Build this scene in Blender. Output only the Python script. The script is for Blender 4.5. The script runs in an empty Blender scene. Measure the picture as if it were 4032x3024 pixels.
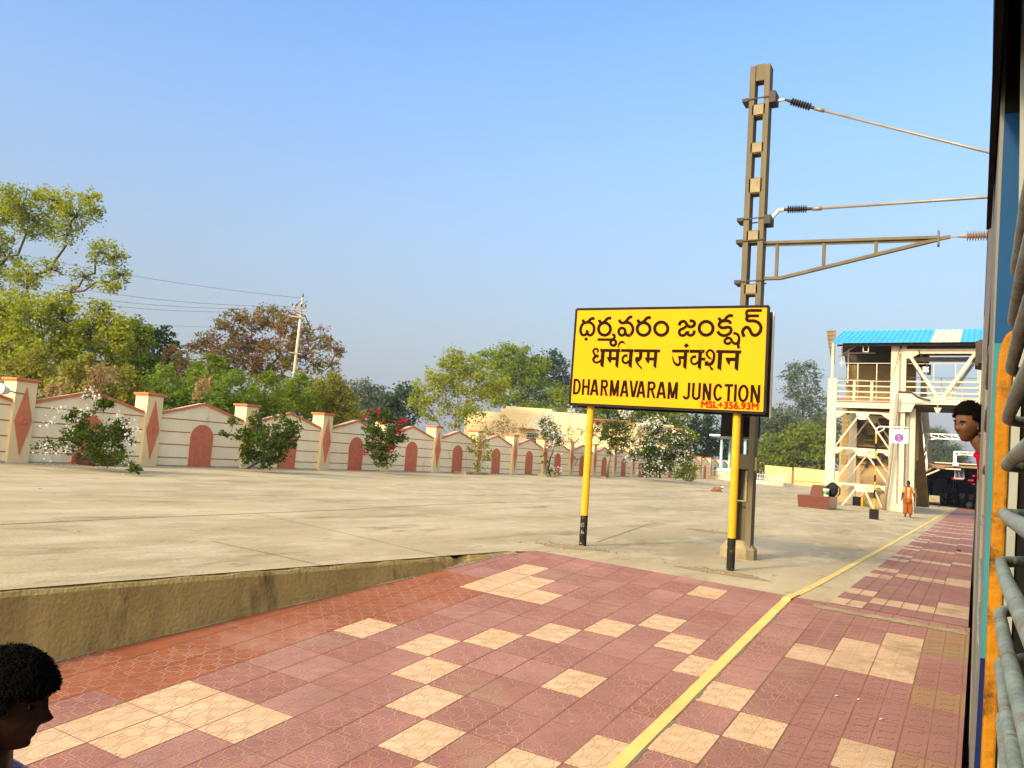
import bpy, bmesh, math, random
import numpy as np
from mathutils import Vector, Matrix, Euler

# ------------------------------------------------------------------ camera, sky, sun, exposure
SC = bpy.context.scene
COL = SC.collection
rad = math.radians
FPX = 3270.0
YAW, PITCH, ROLL = rad(-29.42), rad(5.35), rad(3.99)
CAM = np.array([0.0, 0.0, 1.225])
_fw = np.array([math.sin(YAW) * math.cos(PITCH), math.cos(YAW) * math.cos(PITCH), math.sin(PITCH)])
_r0 = np.array([math.cos(YAW), -math.sin(YAW), 0.0])
_u0 = np.cross(_r0, _fw)
_r = math.cos(ROLL) * _r0 + math.sin(ROLL) * _u0
_u = math.cos(ROLL) * _u0 - math.sin(ROLL) * _r0
cd = bpy.data.cameras.new('camera')
cam = bpy.data.objects.new('camera', cd)
COL.objects.link(cam)
cd.sensor_width = 36.0
cd.lens = 36.0 * FPX / 4032.0
cd.clip_start = 0.05
cd.clip_end = 5000
M = Matrix.Identity(4)
for i in range(3):
    M[i][0], M[i][1], M[i][2], M[i][3] = _r[i], _u[i], -_fw[i], CAM[i]
cam.matrix_world = M
SC.camera = cam

SUN = np.array([-0.20, -0.84, 0.44]); SUN /= np.linalg.norm(SUN)
world = bpy.data.worlds.new('World')
SC.world = world
world.use_nodes = True
wn = world.node_tree
wn.nodes.clear()
sky = wn.nodes.new('ShaderNodeTexSky')
sky.sky_type = 'NISHITA'
sky.sun_disc = False
sky.sun_elevation = math.asin(SUN[2])
sky.sun_rotation = math.atan2(SUN[0], SUN[1])
sky.air_density = 1.5
sky.dust_density = 1.2
sky.ozone_density = 3.0
bg = wn.nodes.new('ShaderNodeBackground')
bg.inputs[1].default_value = 0.14
wo = wn.nodes.new('ShaderNodeOutputWorld')
# dusty haze lying over the horizon, thinning out with elevation
wtc = wn.nodes.new('ShaderNodeTexCoord'); wsp = wn.nodes.new('ShaderNodeSeparateXYZ')
wn.links.new(wtc.outputs['Generated'], wsp.inputs[0])
wmr = wn.nodes.new('ShaderNodeMapRange'); wmr.interpolation_type = 'SMOOTHSTEP'
wmr.inputs[1].default_value = 0.60; wmr.inputs[2].default_value = -0.05; wmr.inputs[3].default_value = 0.0; wmr.inputs[4].default_value = 0.97
wn.links.new(wsp.outputs[2], wmr.inputs[0])
whs = wn.nodes.new('ShaderNodeHueSaturation'); whs.inputs['Saturation'].default_value = 1.22; whs.inputs['Hue'].default_value = 0.512; whs.inputs['Value'].default_value = 0.84
wn.links.new(sky.outputs[0], whs.inputs['Color'])
wmx = wn.nodes.new('ShaderNodeMix'); wmx.data_type = 'RGBA'; wmx.inputs[7].default_value = (1.00, 1.03, 1.30, 1)
wn.links.new(wmr.outputs[0], wmx.inputs[0]); wn.links.new(whs.outputs[0], wmx.inputs[6]); 
# hazy sky is brightest on the sun's side, behind the photographer
wdt = wn.nodes.new('ShaderNodeVectorMath'); wdt.operation = 'DOT_PRODUCT'; wdt.inputs[1].default_value = tuple(float(q) for q in SUN)
wn.links.new(wtc.outputs['Generated'], wdt.inputs[0])
wgl = wn.nodes.new('ShaderNodeMapRange'); wgl.inputs[1].default_value = 0.05; wgl.inputs[2].default_value = 1.0; wgl.inputs[3].default_value = 0.0; wgl.inputs[4].default_value = 1.0
wn.links.new(wdt.outputs['Value'], wgl.inputs[0])
wpw = wn.nodes.new('ShaderNodeMath'); wpw.operation = 'POWER'; wpw.inputs[1].default_value = 1.6
wn.links.new(wgl.outputs[0], wpw.inputs[0])
wsc = wn.nodes.new('ShaderNodeVectorMath'); wsc.operation = 'SCALE'; wsc.inputs[0].default_value = (8.6, 7.2, 5.2)
wn.links.new(wpw.outputs[0], wsc.inputs['Scale'])
wad = wn.nodes.new('ShaderNodeVectorMath'); wad.operation = 'ADD'
wn.links.new(wmx.outputs[2], wad.inputs[0]); wn.links.new(wsc.outputs[0], wad.inputs[1]); wn.links.new(wad.outputs[0], bg.inputs[0])
wn.links.new(bg.outputs[0], wo.inputs[0])
sl = bpy.data.lights.new('sun', 'SUN')
sl.energy = 1.85
sl.angle = rad(6.0)
sl.color = (1.0, 0.80, 0.53)
so = bpy.data.objects.new('sun', sl)
COL.objects.link(so)
so.rotation_euler = Vector(SUN).to_track_quat('Z', 'Y').to_euler()
SC.view_settings.view_transform = 'Standard'
SC.view_settings.look = 'None'
SC.view_settings.exposure = 1.38
SC.view_settings.gamma = 1.0

rng = np.random.default_rng(7)
random.seed(7)

# ------------------------------------------------------------------ pixel of the 4032 px photograph -> point in the place
def ray(u, v):
    return _fw + _r * ((u - 2016.0) / FPX) - _u * ((v - 1512.0) / FPX)
def AD(u, v, d):                       # at depth d
    return CAM + ray(u, v) * d
def AY(u, v, y):
    q = ray(u, v); return CAM + q * (y / q[1])
def AX(u, v, x):
    q = ray(u, v); return CAM + q * (x / q[0])
def zup(x, y=0.0):                     # height of the concrete platform
    z = -0.0434 * (x + 5.4) if x > -5.4 else 0.012 * (-5.4 - x)
    k = min(1.0, max(0.0, (-x - 5.0) / 15.0))
    return z + k * 0.0083 * min(max(0.0, y - 14.0), 75.0)
def G(u, v):
    q = ray(u, v); lo, hi = 0.1, 300.0
    for _ in range(50):
        m = (lo + hi) / 2; p = CAM + q * m
        if p[2] > zup(p[0], p[1]): lo = m
        else: hi = m
    return CAM + q * lo
U = 0.36
RO = np.array([-11.262, 18.315, -4.586]) * U + np.array([0, 0, 1.225])
_g = rad(-0.35)
EX = np.array([math.cos(_g), math.sin(_g), -0.0434]) * U
EY = np.array([-math.sin(_g) * 1.458, math.cos(_g) * 1.458, 0.1367]) * U
def T(X, Y, h=0.0):                    # tile grid of the ramp -> point
    p = RO + X * EX + Y * EY
    return np.array([p[0], p[1], p[2] + h])
_rn = np.cross(EX, EY)
def zramp(x, y):
    return RO[2] - (_rn[0] * (x - RO[0]) + _rn[1] * (y - RO[1])) / _rn[2]
def stepx(y):
    pts = [(-6, -7.3), (4.255, -6.279), (10.046, -5.621), (10.57, -5.38)]
    for (a, xa), (b, xb) in zip(pts[:-1], pts[1:]):
        if y <= b: return xa + (xb - xa) * (y - a) / (b - a)
    return pts[-1][1]

# ------------------------------------------------------------------ materials
def nd(nt, t, **k):
    n = nt.nodes.new(t)
    for a, b in k.items(): setattr(n, a, b)
    return n
def mat(name, c, c2=None, rough=0.7, scale=4.0, detail=6.0, stretch=None, bump=0.0, bscale=None, metal=0.0,
        c3=None, s3=1.0, t3=(0.55, 0.7), spec=0.4, lo=0.35, hi=0.65):
    m = bpy.data.materials.new(name); m.use_nodes = True
    nt = m.node_tree; b = nt.nodes['Principled BSDF']
    b.inputs['Roughness'].default_value = rough
    b.inputs['Metallic'].default_value = metal
    b.inputs['Specular IOR Level'].default_value = spec
    L = nt.links.new
    tc = nd(nt, 'ShaderNodeTexCoord'); vec = tc.outputs['Object']
    if stretch:
        mp = nd(nt, 'ShaderNodeMapping'); mp.inputs['Scale'].default_value = stretch
        L(vec, mp.inputs[0]); vec2 = mp.outputs[0]
    else: vec2 = vec
    if c2 is None: c2 = tuple(x * 0.82 for x in c)
    n = nd(nt, 'ShaderNodeTexNoise'); n.inputs['Scale'].default_value = scale; n.inputs['Detail'].default_value = detail
    n.inputs['Roughness'].default_value = 0.62
    L(vec2, n.inputs['Vector'])
    r = nd(nt, 'ShaderNodeMapRange'); r.inputs[1].default_value = lo; r.inputs[2].default_value = hi
    L(n.outputs[0], r.inputs[0])
    mx = nd(nt, 'ShaderNodeMix', data_type='RGBA')
    mx.inputs[6].default_value = (*c, 1); mx.inputs[7].default_value = (*c2, 1)
    L(r.outputs[0], mx.inputs[0]); out = mx.outputs[2]
    if c3:
        n3 = nd(nt, 'ShaderNodeTexNoise'); n3.inputs['Scale'].default_value = s3; n3.inputs['Detail'].default_value = 8
        n3.inputs['Roughness'].default_value = 0.7
        L(vec2, n3.inputs['Vector'])
        r3 = nd(nt, 'ShaderNodeMapRange'); r3.inputs[1].default_value = t3[0]; r3.inputs[2].default_value = t3[1]
        L(n3.outputs[0], r3.inputs[0])
        m3 = nd(nt, 'ShaderNodeMix', data_type='RGBA'); m3.inputs[7].default_value = (*c3, 1)
        L(out, m3.inputs[6]); L(r3.outputs[0], m3.inputs[0]); out = m3.outputs[2]
    L(out, b.inputs['Base Color'])
    if bump:
        nb = nd(nt, 'ShaderNodeTexNoise'); nb.inputs['Scale'].default_value = bscale or scale * 6; nb.inputs['Detail'].default_value = 5
        L(vec, nb.inputs['Vector'])
        bp = nd(nt, 'ShaderNodeBump'); bp.inputs['Strength'].default_value = bump; bp.inputs['Distance'].default_value = 0.02
        L(nb.outputs[0], bp.inputs['Height']); L(bp.outputs[0], b.inputs['Normal'])
    return m
def leafmat(name, ca, cb, cc=None, share=0.0):
    m = bpy.data.materials.new(name); m.use_nodes = True
    nt = m.node_tree; nt.nodes.clear(); L = nt.links.new
    ge = nd(nt, 'ShaderNodeNewGeometry')
    tc = nd(nt, 'ShaderNodeTexCoord')
    n = nd(nt, 'ShaderNodeTexNoise'); n.inputs['Scale'].default_value = 0.55; n.inputs['Detail'].default_value = 3
    L(tc.outputs['Object'], n.inputs['Vector'])
    ad = nd(nt, 'ShaderNodeMath', operation='MULTIPLY_ADD'); ad.inputs[1].default_value = 0.45
    L(ge.outputs['Random Per Island'], ad.inputs[0])
    r = nd(nt, 'ShaderNodeMapRange'); r.inputs[1].default_value = 0.38; r.inputs[2].default_value = 0.62; r.inputs[4].default_value = 0.6
    L(n.outputs[0], r.inputs[0]); L(r.outputs[0], ad.inputs[2])
    mx = nd(nt, 'ShaderNodeMix', data_type='RGBA'); mx.inputs[6].default_value = (*ca, 1); mx.inputs[7].default_value = (*cb, 1)
    L(ad.outputs[0], mx.inputs[0]); out = mx.outputs[2]
    if cc:
        n2 = nd(nt, 'ShaderNodeTexNoise'); n2.inputs['Scale'].default_value = 0.8
        L(tc.outputs['Object'], n2.inputs['Vector'])
        a2 = nd(nt, 'ShaderNodeMath', operation='MULTIPLY_ADD'); a2.inputs[1].default_value = 0.5
        L(ge.outputs['Random Per Island'], a2.inputs[0]); L(n2.outputs[0], a2.inputs[2])
        gt = nd(nt, 'ShaderNodeMapRange'); gt.inputs[1].default_value = 1.0 - share; gt.inputs[2].default_value = 1.04 - share
        L(a2.outputs[0], gt.inputs[0])
        m2 = nd(nt, 'ShaderNodeMix', data_type='RGBA'); m2.inputs[7].default_value = (*cc, 1)
        L(out, m2.inputs[6]); L(gt.outputs[0], m2.inputs[0]); out = m2.outputs[2]
    d = nd(nt, 'ShaderNodeBsdfDiffuse'); t = nd(nt, 'ShaderNodeBsdfTranslucent')
    L(out, d.inputs[0]); L(out, t.inputs[0])
    ms = nd(nt, 'ShaderNodeMixShader'); ms.inputs[0].default_value = 0.48
    L(d.outputs[0], ms.inputs[1]); L(t.outputs[0], ms.inputs[2])
    o = nd(nt, 'ShaderNodeOutputMaterial'); L(ms.outputs[0], o.inputs[0])
    return m
def glow(name, c, s):
    m = bpy.data.materials.new(name); m.use_nodes = True
    b = m.node_tree.nodes['Principled BSDF']
    b.inputs['Base Color'].default_value = (*[x * .3 for x in c], 1)
    b.inputs['Emission Color'].default_value = (*c, 1); b.inputs['Emission Strength'].default_value = s
    return m

K = {}
K['concrete'] = mat('platform concrete', (0.42, 0.347, 0.198), (0.30, 0.245, 0.13), rough=0.85, scale=0.5, detail=14, spec=0.15, lo=.38, hi=.62,
                    stretch=(1.0, 0.25, 1), bump=0.4, bscale=24, c3=(0.17, 0.135, 0.068), s3=1.3, t3=(0.55, 0.73))
K['conc_old'] = mat('weathered concrete', (0.33, 0.27, 0.15), (0.21, 0.17, 0.09), rough=0.9, scale=3, bump=0.4, bscale=40, spec=.1)
K['step'] = mat('mossy cement face', (0.42, 0.325, 0.115), (0.27, 0.21, 0.07), rough=0.95, scale=2.2, stretch=(1.4, 1.4, 0.5), bump=0.6, bscale=30, spec=.1,
                c3=(0.09, 0.07, 0.025), s3=1.6, t3=(0.54, 0.72))
K['tile_red'] = mat('red paver', (0.325, 0.155, 0.118), (0.24, 0.112, 0.085), rough=0.75, scale=1.3, detail=11, bump=0.3, bscale=60, spec=.15,
                    c3=(0.31, 0.205, 0.135), s3=0.9, t3=(0.52, 0.74))
K['tile_red_b'] = mat('faded red paver', (0.345, 0.175, 0.135), (0.27, 0.13, 0.10), rough=0.78, scale=1.7, detail=11, bump=0.3, bscale=60, spec=.15, c3=(0.25, 0.135, 0.10), s3=1.5, t3=(0.5, 0.7))
K['tile_red_c'] = mat('darker red paver', (0.295, 0.130, 0.095), (0.23, 0.10, 0.074), rough=0.75, scale=1.9, detail=11, bump=0.3, bscale=60, spec=.15, c3=(0.31, 0.19, 0.12), s3=1.2, t3=(0.52, 0.72))
K['tile_dust'] = mat('purplish worn paver', (0.30, 0.145, 0.112), (0.235, 0.112, 0.085), rough=0.78, scale=1.1, detail=11, bump=0.3, bscale=60, spec=.15,
                    c3=(0.29, 0.20, 0.11), s3=1.0, t3=(0.55, 0.78))
K['tile_orange'] = mat('rust red paver', (0.29, 0.095, 0.040), (0.23, 0.074, 0.032), rough=0.75, scale=1.6, detail=10, bump=0.25, bscale=60, spec=.15,
                    c3=(0.32, 0.15, 0.095), s3=0.9, t3=(0.50, 0.68))  # darker pavers along the step; its shade and damp are in this colour
K['tile_olive'] = mat('olive stained paver', (0.29, 0.160, 0.095), (0.26, 0.155, 0.08), rough=0.85, scale=1.0, detail=10, bump=0.3, bscale=60, spec=.1, c3=(0.235, 0.195, 0.075), s3=0.8, t3=(0.50, 0.70))
K['tile_light'] = mat('peach paver', (0.60, 0.405, 0.235), (0.50, 0.325, 0.175), rough=0.78, scale=3.5, detail=11, bump=0.3, bscale=60, spec=.15,
                    c3=(0.33, 0.22, 0.10), s3=2.6, t3=(0.56, 0.78))
K['tile_light2'] = mat('dusty peach paver', (0.52, 0.35, 0.20), (0.40, 0.27, 0.145), rough=0.8, scale=2.5, detail=9, bump=0.25, bscale=60,
                    c3=(0.24, 0.17, 0.07), s3=1.8, t3=(0.52, 0.70))
K['grout'] = mat('paver groove', (0.43, 0.245, 0.16), (0.31, 0.165, 0.105), rough=0.95, scale=1.5, spec=.1)
K['grout_dark'] = mat('dark paver joint', (0.15, 0.075, 0.035), (0.26, 0.14, 0.07), rough=0.95, scale=1.5, spec=.1)
K['groove_light'] = mat('groove of a peach paver', (0.40, 0.265, 0.14), (0.50, 0.335, 0.19), rough=0.95, scale=2.0, spec=.1)
K['gravel'] = mat('loose gravel', (0.33, 0.25, 0.13), (0.22, 0.155, 0.07), rough=1, scale=25, bump=1.0, bscale=50)
K['yline'] = mat('yellow line paint', (0.64, 0.49, 0.14), (0.54, 0.41, 0.12), rough=0.75, scale=3, c3=(0.36, 0.28, 0.10), s3=6, t3=(0.60, 0.72), bump=0.15, bscale=60, spec=.15)
K['joint'] = mat('joint filler', (0.14, 0.12, 0.07), (0.2, 0.17, 0.1), rough=1, scale=3)
K['earth'] = mat('earth', (0.23, 0.17, 0.09), (0.15, 0.12, 0.055), rough=1, scale=0.4)
K['ballast'] = mat('oily ballast', (0.045, 0.038, 0.03), (0.02, 0.018, 0.015), rough=1, scale=8, bump=1, bscale=20)
K['cream'] = mat('cream wall paint', (0.92, 0.79, 0.50), (0.85, 0.71, 0.43), rough=0.85, scale=1.2, stretch=(1, 1, 0.4), bump=0.15, bscale=40, spec=.2, detail=9,
                 c3=(0.60, 0.47, 0.26), s3=1.3, t3=(0.60, 0.82))
K['cream_hi'] = mat('cream pillar paint', (0.80, 0.63, 0.32), (0.73, 0.565, 0.28), rough=0.85, scale=1.2, bump=0.1, bscale=40, spec=.2)
K['terracotta'] = mat('terracotta paint', (0.62, 0.205, 0.095), (0.52, 0.165, 0.075), rough=0.85, scale=3, bump=0.2, bscale=40, spec=.15)
K['arch'] = mat('rough terracotta render', (0.62, 0.19, 0.09), (0.50, 0.145, 0.07), rough=0.9, scale=6, bump=1.0, bscale=9, spec=.1)
K['stripe'] = mat('stripe paint', (0.46, 0.20, 0.06), (0.36, 0.15, 0.045), rough=0.9, scale=3, spec=.1)
K['copetop'] = mat('coping top', (0.45, 0.40, 0.29), (0.33, 0.29, 0.2), rough=0.95, scale=3)
K['yellow_wall'] = mat('yellow limewash', (0.76, 0.53, 0.21), (0.68, 0.46, 0.175), rough=0.9, scale=0.8, c3=(0.40, 0.27, 0.10), s3=0.9, t3=(0.62, 0.76), spec=.1)
K['bld'] = mat('pale yellow wall', (0.86, 0.68, 0.34), (0.80, 0.61, 0.29), rough=0.9, scale=0.5, stretch=(1, 1, 0.3), spec=.1)
K['eave'] = mat('reddish eave', (0.30, 0.13, 0.085), (0.24, 0.10, 0.07), rough=0.9, scale=2)
K['sign_y'] = mat('sign yellow', (0.78, 0.315, 0.0), (0.72, 0.275, 0.0), rough=0.6, scale=1.6, detail=9, lo=0.25, hi=0.75, spec=.1, c3=(0.66, 0.27, 0.02), s3=3.0, t3=(0.62, 0.85))
K['ink'] = mat('black lettering', (0.010, 0.006, 0.002), (0.012, 0.007, 0.002), rough=0.8, spec=.06)
K['red_ink'] = mat('red lettering', (0.50, 0.008, 0.002), (0.44, 0.006, 0.002), rough=0.7, spec=.05)
K['black'] = mat('black paint', (0.010, 0.008, 0.006), (0.018, 0.014, 0.010), rough=0.7, scale=6, spec=.12)
K['post_y'] = mat('post yellow', (0.66, 0.34, 0.008), (0.58, 0.28, 0.006), rough=0.55, scale=4, c3=(0.33, 0.22, 0.08), s3=5, t3=(0.66, 0.72), spec=.25)
K['post_b'] = mat('post black chipped', (0.012, 0.010, 0.007), (0.022, 0.018, 0.012), rough=0.7, scale=8, c3=(0.26, 0.24, 0.18), s3=7, t3=(0.56, 0.66), spec=.12)
K['mast'] = mat('mast concrete grey', (0.165, 0.138, 0.082), (0.115, 0.095, 0.053), rough=0.85, scale=2.5, stretch=(1, 1, 0.3), bump=0.2, bscale=50, spec=.1)
K['steel'] = mat('galvanised steel', (0.33, 0.29, 0.22), (0.24, 0.20, 0.14), rough=0.5, metal=0.4, scale=5)
K['rust'] = mat('dark porcelain', (0.045, 0.028, 0.017), (0.03, 0.02, 0.013), rough=0.25)
K['pale_ins'] = mat('brown porcelain', (0.30, 0.20, 0.11), (0.24, 0.16, 0.09), rough=0.35)
K['white_st'] = mat('white painted steel', (0.63, 0.535, 0.375), (0.55, 0.46, 0.31), rough=0.6, scale=1.5, c3=(0.36, 0.25, 0.12), s3=3.0, t3=(0.62, 0.80), spec=.2)
K['tan_wall'] = mat('dull tan wall', (0.42, 0.305, 0.155), (0.34, 0.24, 0.115), rough=0.9, scale=0.8, spec=.1)
K['skin_shade'] = mat('shaded brown skin', (0.034, 0.014, 0.006), (0.026, 0.011, 0.005), rough=0.55, scale=12, spec=.2)  # shaded side of the close profile, painted in as darker skin
K['blue_roof'] = mat('blue sheet', (0.055, 0.33, 0.58), (0.05, 0.29, 0.52), rough=0.5, scale=1.0, spec=.15)
K['cream_roof'] = mat('cream sheet', (0.62, 0.52, 0.36), (0.56, 0.47, 0.32), rough=0.6, spec=.15)
K['brown_sheet'] = mat('brown sheet', (0.30, 0.205, 0.075), (0.23, 0.155, 0.055), rough=0.7, scale=1, spec=.15)
K['dark'] = mat('dark steel', (0.05, 0.04, 0.028), (0.035, 0.028, 0.02), rough=0.7)
K['grey_pipe'] = mat('grey pipe', (0.30, 0.26, 0.18), (0.24, 0.2, 0.13), rough=0.6)
K['granite'] = mat('brown red granite', (0.135, 0.038, 0.022), (0.10, 0.03, 0.018), rough=0.25, scale=20, lo=0.3, hi=0.7)
K['bark'] = mat('bark', (0.12, 0.085, 0.05), (0.07, 0.05, 0.03), rough=1, scale=3, bump=0.5)
K['bark_pale'] = mat('pale bark', (0.33, 0.27, 0.19), (0.24, 0.19, 0.13), rough=1, scale=3)
K['petal_w'] = leafmat('white petal', (0.80, 0.77, 0.66), (0.72, 0.70, 0.56))
K['petal_r'] = leafmat('crimson petal', (0.55, 0.015, 0.06), (0.40, 0.02, 0.05))
K['skin'] = mat('brown skin', (0.125, 0.056, 0.028), (0.085, 0.037, 0.019), rough=0.6, scale=30, spec=.2, bump=.15, bscale=90)
K['skin_dk'] = mat('dark brown skin', (0.065, 0.029, 0.013), (0.05, 0.023, 0.011), rough=0.55, scale=12, spec=.2)
K['hair'] = mat('black hair', (0.0035, 0.003, 0.0028), (0.006, 0.005, 0.0045), rough=0.9, scale=40, spec=.04)
K['eyew'] = mat('eye white', (0.5, 0.45, 0.4), rough=0.3)
K['lip'] = mat('lip', (0.22, 0.075, 0.05), rough=0.5)
K['red_cloth'] = mat('red cloth', (0.33, 0.004, 0.012), (0.26, 0.003, 0.010), rough=0.9, scale=8, spec=.1)
K['orange_cloth'] = mat('orange cloth', (0.30, 0.085, 0.010), (0.22, 0.06, 0.008), rough=0.95, scale=14, detail=2, spec=.1)
K['saffron_cloth'] = mat('pale saffron cloth', (0.58, 0.34, 0.12), (0.48, 0.27, 0.09), rough=0.95, scale=10, spec=.1)
K['scarf'] = mat('rust scarf', (0.34, 0.06, 0.012), (0.28, 0.05, 0.01), rough=0.9, scale=6)
K['white_cloth'] = mat('pale shirt', (0.55, 0.50, 0.48), (0.45, 0.40, 0.38), rough=0.9)
K['grey_cloth'] = mat('grey cloth', (0.10, 0.09, 0.09), (0.07, 0.065, 0.065), rough=0.9)
K['green_cloth'] = mat('dark green cloth', (0.03, 0.07, 0.05), (0.025, 0.05, 0.04), rough=0.9)
K['navy_cloth'] = mat('navy cloth', (0.03, 0.03, 0.07), (0.2, 0.22, 0.3), rough=0.9, scale=14, lo=0.5, hi=0.6)
K['white'] = mat('white paint', (0.80, 0.78, 0.72), (0.72, 0.69, 0.62), rough=0.5)
K['lightblue'] = mat('pale blue paint', (0.42, 0.62, 0.63), (0.36, 0.55, 0.56), rough=0.8)
K['coach_blue'] = mat('coach blue', (0.003, 0.055, 0.15), (0.003, 0.048, 0.13), rough=0.6, scale=2, spec=.15)
K['coach_dark'] = mat('coach dark top', (0.008, 0.008, 0.006), (0.012, 0.011, 0.009), rough=0.8, spec=.08)
K['coach_cyan'] = mat('coach cyan', (0.035, 0.20, 0.225), (0.03, 0.17, 0.19), rough=0.7, scale=6, spec=.12)
K['coach_navy'] = mat('coach navy', (0.007, 0.016, 0.075), (0.006, 0.013, 0.06), rough=0.7, scale=3, spec=.1)
K['coach_reflection'] = mat('coach grey reflection', (0.20, 0.19, 0.145), (0.145, 0.135, 0.10), rough=0.7, scale=3, stretch=(1, 1, 0.4), c3=(0.13, 0.095, 0.06), s3=3.0, t3=(0.55, 0.7), spec=.3)  # grazing-angle reflection on the coach side, painted in as grey and brown
K['coach_yellow'] = mat('coach yellow', (0.37, 0.155, 0.004), (0.30, 0.12, 0.003), rough=0.65, scale=9, c3=(0.06, 0.025, 0.004), s3=16, t3=(0.55, 0.68), bump=0.25, bscale=50, spec=.15)
K['grill'] = mat('grey teal grill paint', (0.22, 0.27, 0.225), (0.145, 0.18, 0.145), rough=0.6, scale=14, c3=(0.14, 0.10, 0.04), s3=18, t3=(0.54, 0.68), spec=.25, bump=.2, bscale=80)
K['frame'] = mat('window frame grey', (0.33, 0.34, 0.28), (0.25, 0.26, 0.21), rough=0.6, scale=4, spec=.2)
K['green'] = mat('green label', (0.12, 0.42, 0.03), rough=0.5)
K['purple'] = mat('violet disc', (0.11, 0.065, 0.30), (0.10, 0.06, 0.27), rough=0.6)
K['pinkred'] = mat('pink red numeral', (0.55, 0.13, 0.13), rough=0.6)
K['signblue'] = mat('sign blue', (0.02, 0.035, 0.12), rough=0.5)
K['led'] = glow('red led', (1.0, 0.02, 0.05), 0.55)
K['dogbrown'] = mat('dog brown coat', (0.22, 0.10, 0.04), (0.15, 0.065, 0.025), rough=0.95, scale=5, spec=.05)
K['glass'] = mat('dark glass', (0.02, 0.025, 0.025), rough=0.15)

def weather(m, c, scale, t0, t1, amount=1.0, stretch=None):   # one more layer of worn patches with a shape of their own
    nt = m.node_tree; L = nt.links.new; b = nt.nodes['Principled BSDF']; src = b.inputs['Base Color'].links[0].from_socket
    tc = nd(nt, 'ShaderNodeTexCoord'); mp = nd(nt, 'ShaderNodeMapping'); mp.inputs['Scale'].default_value = stretch or (1, 1, 1); mp.inputs['Location'].default_value = (3.7, 1.3, 8.1)
    L(tc.outputs['Object'], mp.inputs[0])
    n = nd(nt, 'ShaderNodeTexNoise'); n.inputs['Scale'].default_value = scale; n.inputs['Detail'].default_value = 9; n.inputs['Roughness'].default_value = 0.68
    L(mp.outputs[0], n.inputs['Vector'])
    r = nd(nt, 'ShaderNodeMapRange'); r.inputs[1].default_value = t0; r.inputs[2].default_value = t1; r.inputs[4].default_value = amount
    L(n.outputs[0], r.inputs[0])
    x = nd(nt, 'ShaderNodeMix', data_type='RGBA'); x.inputs[7].default_value = (*c, 1)
    L(src, x.inputs[6]); L(r.outputs[0], x.inputs[0]); L(x.outputs[2], b.inputs['Base Color'])
weather(K['concrete'], (0.47, 0.41, 0.265), 1.7, .50, .62, .55, (1, .4, 1))
weather(K['concrete'], (0.15, 0.115, 0.06), 5.0, .60, .70, .8, (1, .35, 1))
weather(K['tile_red'], (0.17, 0.085, 0.055), 3.5, .60, .72, .7)
weather(K['tile_red'], (0.40, 0.27, 0.19), 9.0, .60, .70, .45)
weather(K['tile_dust'], (0.16, 0.09, 0.055), 3.0, .60, .72, .7)
weather(K['tile_orange'], (0.17, 0.06, 0.03), 3.0, .58, .70, .7)
weather(K['tile_light'], (0.24, 0.155, 0.07), 6.0, .62, .72, .6)
weather(K['tile_light2'], (0.22, 0.15, 0.065), 5.0, .58, .70, .7)
weather(K['cream'], (0.48, 0.37, 0.20), 2.6, .60, .72, .45, (1, 1, .25))
weather(K['sign_y'], (0.60, 0.22, 0.01), 14.0, .64, .70, .4)
weather(K['white_st'], (0.34, 0.22, 0.10), 2.2, .62, .72, .55, (1, 1, .3))
weather(K['step'], (0.45, 0.37, 0.16), 3.0, .56, .70, .5, (1, 1, .6))

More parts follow.
